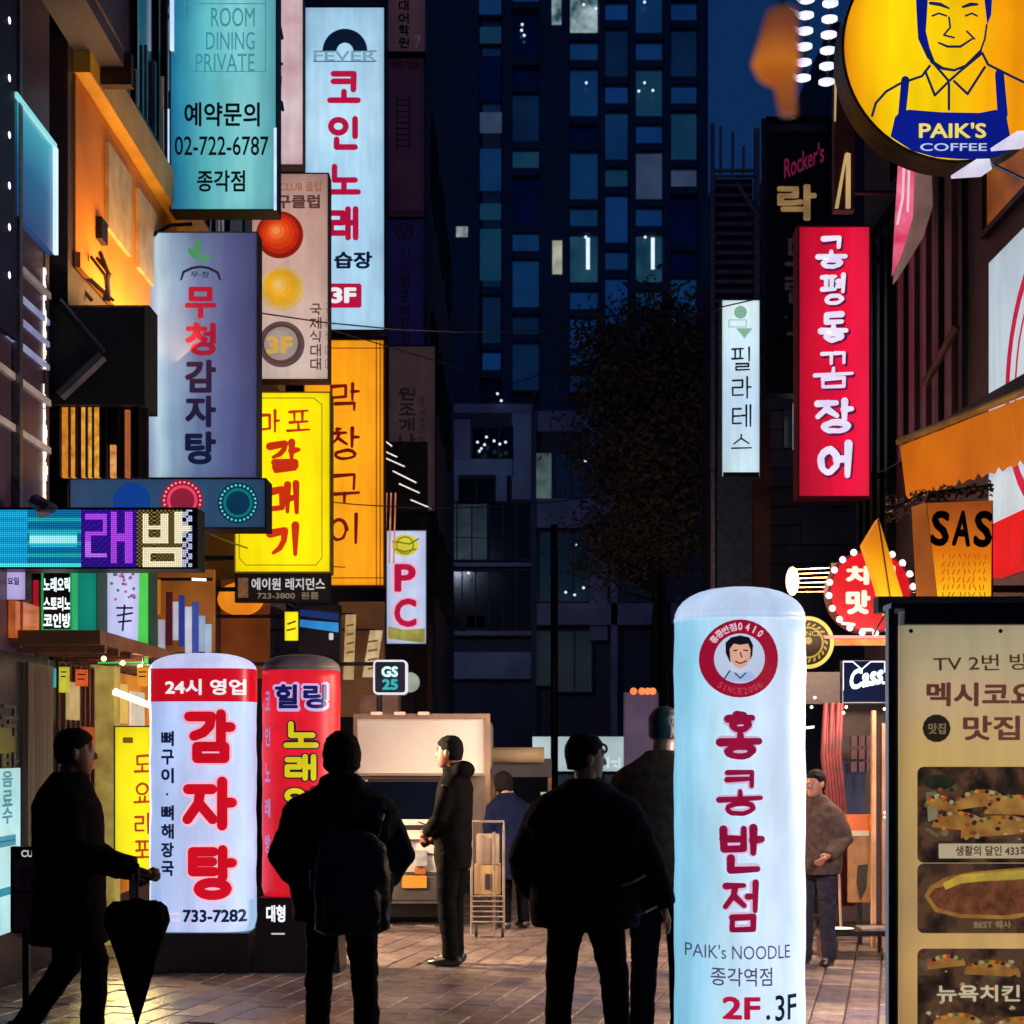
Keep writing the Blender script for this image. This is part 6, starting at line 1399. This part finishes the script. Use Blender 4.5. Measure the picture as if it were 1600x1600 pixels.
for x0, x1 in ((556, 580), (688, 712)):
    for y0 in (Yt+.3, Yt+2.3):
        w = obj('wheel', MB().disc((tX(x0), y0, .27), .27, 'x', 28, tX(x1)-tX(x0)), surf('tyre', '0e0e10', '161618', 20, .8, .3), tk_)
        obj('rim', MB().disc((tX(x0)-.006 if x0 < 650 else tX(x1), y0, .27), .15, 'x', 20, .006), MT['steel'], w)
for sx, x in ((-1, 545), (1, 722)):
    m = obj('wing_mirror', MB().box((tX(x)-.05, Yt+.05, z(1268)), (tX(x)+.05, Yt+.11, z(1238)), .02), dkp, tk_)
    obj('mirror_arm', MB().tube([(tX(x), Yt+.1, z(1268)), (tX(x)-sx*.06, Yt+.2, z(1290))], .01, 6), MT['steel'], m)
# rolled awning / kiosk to the right of the truck
kio = thing('street_kiosk', 'street kiosk with a rolled cream awning right of the truck', 'kiosk', (P(850, 0, 16.5).x, 17, 0))
obj('awning_roll', MB().tube([P(768, 1180, 16.5), P(850, 1180, 16.5)], .085, 14), surf('cream awning roll', 'b09a78', '988468', 4, .6, .1), kio, True)
s = MB(); fbox(s, 766, 1186, 862, 1214, 16.55, 0, .8); obj('fascia', s, surf('dim taupe', '3c343c', '2c262e', 3, .6, .1), kio)
for x in (768, 856): s = MB(); s.box((P(x, 0, 16.6).x, 16.6, 0), (P(x+6, 0, 16.6).x, 16.65, P(0, 1214, 16.55).z)); obj('post', s, surf('lit timber post', '7a5238'), kio)
s = MB(); fbox(s, 772, 1300, 850, 1420, 17.2, 0, .3); obj('counter', s, surf('dim counter', '50382c', '38261e', 4, .6, .2), kio)
for q, (x, y, c) in enumerate(((776, 1240, 'c8a878'), (790, 1236, 'a08460'), (845, 1238, 'a8b098'))): s = MB(); fbox(s, x, y, x+12, y+34, 17.1, 0, .1); obj('shelf_lamp', s, glow('kiosk glow '+c, c, None, .9, 9), kio)
# hand cart of wire racks
hc = thing('hand_cart', 'wire hand cart with cream boxes between the slim person and the blue coat', 'cart', (P(762, 0, 13.6).x, 13.7, 0))
wx = lambda x: P(x, 0, 13.6).x; wz = lambda y: P(0, y, 13.6).z
stl = surf('cart steel', '9a8e80', '7c7064', 8, .35, .1, .5)
for x in (737, 772, 787):
    obj('upright', MB().tube([(wx(x), 13.6, .03), (wx(x), 13.6, wz(1300))], .012, 6), stl, hc)
for q in range(6): obj('rack_bar', MB().tube([(wx(737), 13.58, wz(1440-q*8)), (wx(787), 13.58, wz(1440-q*8))], .007, 5), stl, hc)
obj('handle', MB().tube([(wx(737), 13.6, wz(1300)), (wx(737), 13.75, wz(1285)), (wx(787), 13.75, wz(1285)), (wx(787), 13.6, wz(1300))], .012, 6), stl, hc)
for x in (742, 783): obj('caster', MB().disc((wx(x), 13.62, .05), .05, 'x', 12, .025), dkp, hc)
cb = tag(obj('carton', MB().box((wx(741), 13.62, wz(1398)), (wx(782), 13.9, wz(1352)), .01), surf('cream carton', 'a08458', '8c7048', 4, .7, .1)), 'tan carton standing on the wire hand cart, lower of two', 'box')
cb2 = tag(obj('carton', MB().box((wx(744), 13.64, wz(1351)), (wx(780), 13.88, wz(1305)), .01), surf('pale carton', '8c7c68', '746450', 4, .7, .1)), 'greyish carton on top of the tan carton on the hand cart', 'box')
s = MB().box((wx(758), 13.612, wz(1390)), (wx(766), 13.619, wz(1366))); tag(obj('print', s, MT['ink'], cb))
# pink box at the corner, far
px_ = thing('billboard', 'pale mauve board with an orange light on its top edge, beyond the cap man', 'billboard', tuple(P(1003, 1210, 30)))
s = MB(); fbox(s, 976, 1082, 1029, 1215, 30, 0, .3); obj('board', s, glow('mauve lit board', '5c4a62', '4c3c54', .8, 1.5), px_); s = MB(); s.box((P(1000, 0, 30).x, 30.3, 0), (P(1008, 0, 30).x, 30.4, P(0, 1090, 30).z)); obj('post', s, MT['dark_metal'], px_)
for x in (990, 1003, 1012, 1020): obj('lamp', MB().ball(P(x, 1080, 29.95), .07, n=8, m=5), glow('ember lamp', 'ff9050', 'e86030', 1.6), px_)
ut = thing('utility_pole', 'thin dark pole standing in front of the low office block', 'pole', (P(866, 0, 30).x, 30, 0))
obj('post', MB().tube([(P(866, 0, 30).x, 30, 0), (P(866, 0, 30).x, 30, P(0, 820, 30).z)], .07, 8), MT['dark_metal'], ut, True)
rp = thing('cable_pole', 'slim dark pole left of the brown jacket person', 'pole', (P(1044, 0, 31).x, 31, 0))
obj('post', MB().tube([(P(1044, 0, 31).x, 31, 0), (P(1044, 0, 31).x, 31, P(0, 940, 31).z)], .06, 8), surf('rust pipe', '6a4038'), rp, True)

# ================================================================== LEFT STREET LEVEL SHOPS
amber = glow('warm shop interior', 'd08430', '8c4c14', .85, 1.6, base='7a4a20')
lsh = thing('shopfront', 'warm lit shopfront with a canopy behind the man with the umbrella', 'shopfront', (WL, 13, 0))
obj('canopy', MB().box((WL, 11.0, 2.42), (-2.95, 16.5, 2.52)), surf('timber canopy', '6c4a2c', '4c3420', 3, .6, .2), lsh)
for q in range(14): obj('canopy_slat', MB().box((WL+.02, 11.2+q*.38, 2.37), (-2.97, 11.26+q*.38, 2.419)), surf('lit timber post', '7a5238'), lsh)
obj('interior', MB().box((WL, 13.2, .35), (WL+.03, 16.4, 2.36)), amber, lsh)
obj('shutter', MB().box((WL, 12.02, .0), (WL+.05, 13.1, 2.36)), surf('brown shutter', '3c2a20', '2a1c16', 8, .5, .1, stretch=(1, 8, .3)), lsh)
for q in range(7): obj('shutter_rib', MB().box((WL+.051, 12.1+q*.14, .05), (WL+.08, 12.13+q*.14, 2.34)), surf('russet rib', '5c4030', '442c20'), lsh)
obj('pillar', MB().box((WL+.02, 13.05, 0), (WL+.22, 13.25, 2.41)), glow('cream pillar painted glow', 'a89850', '7c6830', .8, 7), lsh)  # light on the pillar is put in as a glow
obj('tube_lamp', MB().tube([P(180, 1081, 12.9), P(234, 1102, 13.4)], .03, 8), glow('shop tube', 'fff0dc', None, 2.2), lsh)
obj('glass_front', MB().box((WL+.001, 10.2, 0), (WL+.04, 12.0, 2.36)), surf('grey glass panel', '242629', '18191c', 1.2, .25, .1), lsh)
obj('curtain', MB().box((WL+.041, 11.15, .3), (WL+.09, 11.75, 2.3)), surf('beige curtain', '5c5040', '3c342a', 3, .8, .3, stretch=(6, 6, .3)), lsh)
fwl = Frame(X=WL+.045)
for i, ch in enumerate('국밥'): T(lsh, ch, (2, 1100+i*75, 28, 1150+i*75), surf('slate print b', '1c2228'), fwl, .02, 1)
ps = thing('window_poster', 'bright cyan and white poster at the very left edge', 'poster', (WL+.05, 10.9, .2))
fwl2 = Frame(X=WL+.06)
obj('sheet', MB().box((WL+.042, 10.6, P(0, 1452, 11).z), (WL+.06, 11.06, P(0, 1200, 11).z)), glow('cyan white sheet', 'b8ecf4', '88ccdc', 1, 3), ps)
for y in (1308, 1315, 1390): 
    u0, v0, u1, v1 = fwl2.rect(-4, y, 24, y+5); put2d(ps, 'print', [(u0, v0), (u1, v0), (u1, v1), (u0, v1)], [(0, 1, 2, 3)], fwl2, glow('teal poster print', '187c94', None, 1), 1)
for ch, y in (('음', 1205), ('료', 1235), ('수', 1262)): T(ps, ch, (2, y, 18, y+24), glow('teal poster print', '187c94'), fwl2, .03, 2)
for q in range(9): obj('bulb', MB().ball((-2.99, 11.25+q*.55, 2.33), .022, n=8, m=6), glow('canopy bulb', 'ffe8b8', None, 1.6), lsh)
rnd = random.Random(31)
for i, (y, z0_, z1_, w, c) in enumerate(((12.1, 1.9, 2.2, .3, 'c8b070'), (12.5, 1.5, 1.85, .35, 'b0482c'), (13.45, 1.9, 2.25, .5, 'f0d068'), (14.1, 1.7, 2.2, .5, 'e8e0c8'), (14.8, 1.9, 2.25, .6, 'd87830'), (15.6, 1.6, 2.2, .5, 'f0e8b0'))):
    obj('notice', MB().box((WL+.085, y, z0_), (WL+.11, y+w, z1_)), glow('notice sheet '+c, c, None, .8, 9), lsh)
for q in range(6): obj('facade_pipe', MB().tube([(WL+.05, 12.47+q*.12, 2.6), (WL+.05, 12.47+q*.12, 3.3)], .02, 6), surf('dark clutter', '241c24', '3a2c2c', 8, .6, .1), lsh)
yb, fyb = box_sign('standing_board', 'bright yellow lit board with dark red letters, half hidden by the white inflatable column', 178, 1134, 238, 1372, 12.2, glow('lemon face', 'f4e818', 'e8d810', 1, 1), MT['dark_metal'], .15, 2, None)
RR(yb, 192, 1152, 208, 1161, 1, glow('bronze print', '6c4c10', None, 1), fyb, 1)
for i, ch in enumerate('요리'): HS(yb, ch, (209, 1222+i*48, 236, 1256+i*48), glow('brick print', 'b0401c', None, 1), fyb, .07, k=1, brush=.5)
HS(yb, '도', (209, 1178, 236, 1208), glow('brick print', 'b0401c'), fyb, .07, k=1, brush=.5); HS(yb, '포', (209, 1312, 236, 1342), glow('brick print', 'b0401c'), fyb, .07, k=1, brush=.5)
s = MB(); fbox(s, 200, 1372, 214, 1500, 12.2, .03, .08); obj('stand', s, MT['dark_metal'], yb)
sb, fsb = box_sign('standing_sign', 'small black framed standing sign with two mauve panels left of the long coat', 17, 1323, 62, 1458, 9.3, surf('mauve panel', '6a5660', '54424c', 3, .5, .1), MT['black'], .06, 5, None)
RR(sb, 23, 1328, 57, 1341, 2, MT['black'], fsb, 2); T(sb, 'CU', (34, 1328, 52, 1339), wpr, fsb, .04, 3); LINE(sb, [[(22, 1394), (57, 1394)]], 3, MT['black'], fsb, 1)
T(sb, '흡연', (30, 1352, 56, 1384), surf('oxblood print', '4a1018'), fsb, .05, 1); T(sb, '배달', (27, 1400, 54, 1416), surf('oxblood print', '4a1018'), fsb, .03, 1); T(sb, '가능', (27, 1420, 52, 1436), surf('oxblood print', '4a1018'), fsb, .02, 1)
s = MB(); fbox(s, 34, 1458, 44, 1590, 9.3, .01, .05); s.box((P(20, 0, 9.3).x, 9.2, 0), (P(60, 0, 9.3).x, 9.5, .04)); obj('stand', s, MT['black'], sb)
# ochre shelf area with hanging clothes-like banners (235-330, 890-1020)
rk = thing('banner_rack', 'rack of narrow white, blue and maroon hanging banners under the led sign', 'rack', tuple(P(285, 1020, 14.3)))
s = MB(); s.tube([P(232, 905, 14.3), P(332, 905, 14.3)], .015, 6); obj('rail', s, MT['dark_metal'], rk)
s = MB(); fbox(s, 236, 890, 335, 1018, 14.55, 0, .05); obj('back', s, glow('ochre back panel painted glow', '7c4c18', '3c2008', .8, 3, base='8a5420'), rk)  # warm light on the back panel is a glow in its colour
for i, (x, w, y0, y1, c) in enumerate(((236, 14, 905, 960, 'c87c1c'), (247, 10, 968, 1020, 'b8b8cc'), (259, 10, 925, 1008, '4c1820'), (270, 8, 940, 1000, 'c8c8dc'), (279, 9, 930, 1010, '283c94'), (289, 10, 948, 1020, 'd0d8ec'), (300, 10, 940, 1022, '3c54a8'), (310, 10, 962, 1018, '9cb4d4'), (320, 10, 975, 1020, 'a8c4e0'))):
    m = MB(); A = P(x, y1, 14.2+i*.02); B = P(x+w, y0, 14.2+i*.02); m.box((A.x, A.y, A.z), (B.x, A.y+.03, B.z)); obj('banner', m, glow('banner '+c, c, None, .75, 6), rk)
obj('tube_lamp', MB().tube([P(300, 905, 14.1), P(322, 906, 14.1)], .012, 6), glow('shop tube', 'fff0dc'), rk)
wb = thing('paper_lantern', 'round glowing orange lantern lamp under the black name board', 'lantern', tuple(P(380, 962, 18.4)))
obj('shade', MB().ball(P(376, 936, 18.4), .28, .25, .2, 18, 10), glow('orange lantern skin', 'e88c20', 'c46814', 1, 3), wb, True); obj('cord', MB().tube([P(376, 910, 18.4), P(376, 890, 18.4)], .01, 5), MT['black'], wb)
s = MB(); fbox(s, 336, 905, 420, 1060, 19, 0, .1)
osh = tag(obj('timber_panel', s, glow('sienna panel painted glow', '6c3410', '2c1408', .8, 1.5, base='7a3e18')), 'orange brown panel wall behind the white inflatable column dome', 'panel')  # panel wall brightened by a glow of its own, no lamp
y2, fy2 = box_sign('small_sign', 'small slanted yellow lit sign right of the orange lantern', 444, 955, 467, 1002, 18, glow('lemon face', 'f4e818'), MT['dark_metal'], .1, 1, None)
LINE(y2, [[(450, 975), (461, 971)], [(449, 985), (461, 982)]], 3, glow('bronze print', '6c4c10'), fy2, 1, 'lettering')
s = MB(); s.box((WL, 18.12, P(0, 962, 18).z), (P(446, 0, 18).x, 18.15, P(0, 959, 18).z)); obj('bracket', s, MT['dark_metal'], y2)
b3, fb3 = box_sign('small_sign', 'dark blue sign with a cyan glowing stripe left of the square sign', 467, 945, 531, 1040, 18.2, surf('midnight face', '0c1020', '060810', 4, .4, 0), MT['black'], .2, 1, None)
POLY(b3, [(467, 968), (529, 973), (529, 988), (467, 979)], glow('azure stripe', '2c98dc', '2060a8', 1, 4), fb3, 1, 'stripe'); POLY(b3, [(467, 952), (529, 958), (529, 970), (467, 962)], glow('deep blue stripe', '102c64', None, 1), fb3, 1, 'stripe')
RR(b3, 514, 989, 521, 1000, 2, wpr, fb3, 1, 'spark'); s = MB(); s.box((WL, 18.32, P(0, 962, 18).z), (P(470, 0, 18).x, 18.35, P(0, 959, 18).z)); obj('bracket', s, MT['dark_metal'], b3)
for lab, x0, x1, y0, y1, Y, c1, c2, lean in (('cream lit menu banner nearer the camera, left of the square sign', 536, 552, 960, 1062, 19.0, 'c8b080', '8c6c3c', 4), ('cream lit menu banner with brown marks next to the square sign', 566, 586, 985, 1058, 20.0, 'd4c4a0', 'a07844', 12)):
    t = thing('menu_banner', lab, 'banner', tuple(P((x0+x1)/2, y1, Y))); fr = Frame(Y=Y)
    mm = MB().prism([(P(x0, 0, Y).x, P(0, y1, Y).z), (P(x1, 0, Y).x, P(0, y1, Y).z), (P(x1+lean, 0, Y).x, P(0, y0, Y).z), (P(x0+lean, 0, Y).x, P(0, y0, Y).z)], Y, Y+.04); obj('sheet', mm, glow('banner cream '+c1, c1, c2, .9, 6), t)
    LINE(t, [[(x0+5+lean*.4, y0+18+q*14), (x1-2+lean*.4, y0+16+q*14)] for q in range(4)], 3, glow('bronze print', '6c4c10'), fr, 1)
    s = MB(); s.box((WL, Y+.05, P(0, y0, Y).z), (P(x1, 0, Y).x, Y+.07, P(0, y0-3, Y).z)); obj('bracket', s, MT['dark_metal'], t)
s = MB(); fbox(s, 529, 940, 600, 1120, 20.6, 0, .2); tag(obj('brown_shop_wall', s, glow('umber wall painted glow', '5c3c20', '2c1a10', .7, 2, base='6a4428')), 'brown wall with a painted glow between the red column and the square sign', 'wall')  # warm light on this wall is painted in as emission
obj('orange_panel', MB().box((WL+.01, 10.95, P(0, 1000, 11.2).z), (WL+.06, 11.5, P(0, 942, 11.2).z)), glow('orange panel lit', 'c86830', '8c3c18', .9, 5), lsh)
for i, (x, y, w, h, c, c2) in enumerate(((66, 1044, 20, 30, '18b0c0', '108898'), (92, 1042, 15, 40, 'd8d040', 'b0a020'), (118, 1046, 18, 26, 'e06030', 'b04020'), (214, 1042, 18, 30, 'f0a030', 'c87818'))):
    Yq = 11.75+i*.12; t_ = thing('hanging_plate', ('cyan plate hanging from the timber canopy', 'yellow green plate hanging from the timber canopy', 'orange red plate hanging from the timber canopy', 'amber plate hanging from the timber canopy by the tube lamp')[i], 'hanging sign', tuple(P(x+w/2, y+h, Yq)))
    mm = MB(); fbox(mm, x, y, x+w, y+h, Yq, 0, .03); obj('plate', mm, glow('plate face '+c, c, c2, .95, 5), t_)
    LINE(t_, [[(x+4, y+8), (x+w-4, y+8)], [(x+4, y+15), (x+w-5, y+15)]], 2, MT['ink'], Frame(Y=Yq), 1, 'mark')
    obj('cord', MB().tube([P(x+w/2, y, Yq+.01), P(x+w/2, y-14, Yq+.01)], .004, 4), MT['black'], t_)
pb = thing('wall_cabinet', 'pinkish beige cabinet below the square sign, above the truck roof', 'cabinet', tuple(P(595, 1118, 17)))
s = MB(); fbox(s, 562, 1086, 622, 1116, 17.3, 0, .4); obj('body', s, surf('pink beige', '9a7468', '7c5a50', 3, .6, .1), pb); s = MB(); fbox(s, 590, 1088, 592, 1114, 17.28, 0, .02); obj('door_gap', s, MT['dark_metal'], pb)
s = MB(); s.box((P(570, 0, 17.3).x, 17.4, 0), (P(576, 0, 17.3).x, 17.5, P(0, 1116, 17.3).z)); obj('stand', s, MT['dark_metal'], pb)
# lower right shop ------------------------------------------------------------
rs_ = thing('shopfront', 'dim restaurant front with crimson drape and posts right of the inflatable column', 'shopfront', (WR, 13, 0))
s = MB(); fbox(s, 1258, 1050, 1400, 1100, 14.2, 0, .3); obj('fascia', s, surf('dark wine fascia', '241018', '180a10', 3, .5, .1), rs_)
s = MB(); fbox(s, 1300, 1100, 1402, 1440, 14.4, 0, .05); obj('back_wall', s, surf('night brown wall', '2c1a1c', '1c1218', 3, .6, .2), rs_)
s = MB(); fbox(s, 1316, 1190, 1352, 1300, 14.35, 0, .03); obj('blue_window', s, glow('dusky blue window', '1c2440', '141a30', .8, 3), rs_)
dr = MB(); pts = [(1296, 1100), (1318, 1100), (1312, 1180), (1322, 1260), (1318, 1330), (1338, 1412), (1312, 1418), (1304, 1300), (1290, 1200)]
q = [P(x, y, 13.4) for x, y in pts]
for k in range(10):
    t = k/9
for k in range(6):
    x = 1290+k*5; obj('drape_fold', MB().tube([P(x, 1098, 13.4+.03*(k % 2)), P(x-4, 1180, 13.4), P(x+4, 1260, 13.38), P(x+2+k*1.2, 1340, 13.4), P(x+8+k*1.8, 1415, 13.4)], .03, 8, rs=[.02, .024, .02, .026, .03]), surf('crimson drape', '5c0c1c', '3a0812', 8, .7, .1), rs_, True)
for x, w, c in ((1363, 6, 'b08868'), (1378, 8, '9c7868')):
    s = MB(); s.box((P(x, 0, 12.9).x, 12.9, 0), (P(x+w, 0, 12.9).x, 12.96, P(0, 1110 if x < 1370 else 1130, 12.9).z)); obj('post', s, surf('pale post '+c, c, None, 4, .5, .1), rs_)
for (x, y) in ((1273, 1090), (1268, 1105), (1322, 1105), (1318, 1114), (1382, 1108), (1383, 1270), (1383, 1277)): obj('lamp', MB().ball(P(x, y, 12.8), .014, n=8, m=5), glow('tiny warm lamps', 'ffeedd', None, 1.6), rs_)
obj('tube_lamp', MB().tube([P(1255, 1138, 12.8), P(1272, 1136, 12.8)], .01, 6), wl_, rs_)
for i in range(9):
    x = 1290+(i % 3)*22; y = 1150+(i//3)*22; s = MB(); fbox(s, 1330+(i % 3)*12, 1150+(i//3)*20, 1339+(i % 3)*12, 1166+(i//3)*20, 14.1, 0, .05); obj('hanging_tag', s, surf('dark plum tag', '3c1c30', '28121f', 5), rs_)
ow = thing('poster_stand', 'orange topped poster stand beside the crimson drape', 'poster stand', (P(1345, 0, 13.1).x, 13.1, 0)); fo = Frame(Y=13.1)
s = MB(); fbox(s, 1324, 1274, 1366, 1302, 13.1, 0, .2); obj('orange_box', s, glow('orange box', 'c8581c', 'a04414', .9, 4), ow)
s = MB(); fbox(s, 1326, 1302, 1362, 1410, 13.12, 0, .05); obj('poster', s, glow('peach poster', 'a06c40', '6c4428', .8, 8), ow); POLY(ow, [(1340, 1352), (1356, 1350), (1354, 1388), (1344, 1408), (1338, 1380)], glow('food dark', '241c18'), Frame(Y=13.11), 1, 'figure_print')
s = MB(); fbox(s, 1330, 1298, 1358, 1306, 13.09, 0, .01); obj('strip', s, glow('cream strip', 'b0a080'), ow); s = MB(); s.box((P(1342, 0, 13.1).x, 13.12, 0), (P(1348, 0, 13.1).x, 13.16, P(0, 1410, 13.1).z)); obj('stand', s, MT['dark_metal'], ow)
tb = thing('low_table', 'low table with a white plate and cups beside the right shopfront', 'table', (P(1345, 0, 12.3).x, 12.3, 0))
zt = P(0, 1452, 12.3).z; cx_ = P(1342, 0, 12.3).x
obj('table_top', MB().box((cx_-.27, 12.15, zt-.04), (cx_+.3, 12.7, zt), .01), surf('dark table top', '14121a', '0c0b10', 4, .2, .05), tb)
for dx, dy in ((-.22, 12.2), (.24, 12.2), (-.22, 12.62), (.24, 12.62)): obj('leg', MB().tube([(cx_+dx, dy, 0), (cx_+dx, dy, zt-.04)], .015, 6), MT['black'], tb)
pt = tag(obj('plate', MB().stack([(cx_-.15, 12.25, zt+.002, .06, .06), (cx_-.15, 12.25, zt+.015, .1, .1)], 18), MT['white']), 'white plate at the left end of the low table', 'plate')
cu_ = tag(obj('tray', MB().box((cx_+.0, 12.17, zt+.002), (cx_+.22, 12.4, zt+.02), .005), surf('silver tray', 'a09a9c', '7c7678', 9, .3, .1, .6)), 'silver tray at the right end of the low table', 'tray')
rp2 = tag(obj('cane', MB().tube([P(1309, 1320, 12.0), P(1314, 1448, 12.0)], .010, 6), surf('pale wood', '9c8474')), 'thin pale stick standing beside the beige jacket person', 'stick')
bx = tag(obj('crate', MB().box((P(1288, 0, 12.2).x, 12.2, 0), (P(1310, 0, 12.2).x, 12.5, .14)), surf('wine crate', '3c1418', '280c10', 4)), 'small dark red crate by the feet of the beige jacket person', 'crate')
# overhead cables
for i, (pts, lab) in enumerate((([P(112, 170, 12.9), P(137, 330, 13.0)], 'black cable hanging over the ochre wall'), ([(WL, 20, 7.5), (0.0, 22, 6.9), (WR-.4, 23, 8.2)], 'thin black cable crossing the street high up'))):
    tag(obj('cable', MB().tube(pts, .008, 5), MT['black']), lab, 'cable')
ac = thing('spot_fixture', 'dark floodlight box on the ochre wall left of the grey board', 'floodlight', tuple(P(135, 370, 13)))
s = MB(); fbox(s, 113, 338, 159, 372, 13.2, 0, .2); obj('housing', s, MT['dark_metal'], ac); s = MB(); fbox(s, 117, 329, 137, 336, 13.25, 0, .1); obj('bracket', s, MT['black'], ac)
# plants clutter under the bay
pl = thing('pipe_bundle', 'tangle of dark pipes and cables under the ochre wall', 'pipes', tuple(P(140, 460, 13.1)))
rnd = random.Random(8)
for q in range(9):
    x = rnd.uniform(85, 200); obj('pipe', MB().tube([P(x, 395+rnd.uniform(-10, 15), 13.0), P(x+rnd.uniform(-8, 25), 430, 12.9), P(x+rnd.uniform(-5, 50), 470, 13.0)], .012+.01*rnd.random(), 6), surf('dark clutter', '241c24', '3a2c2c', 8, .6, .1), pl)
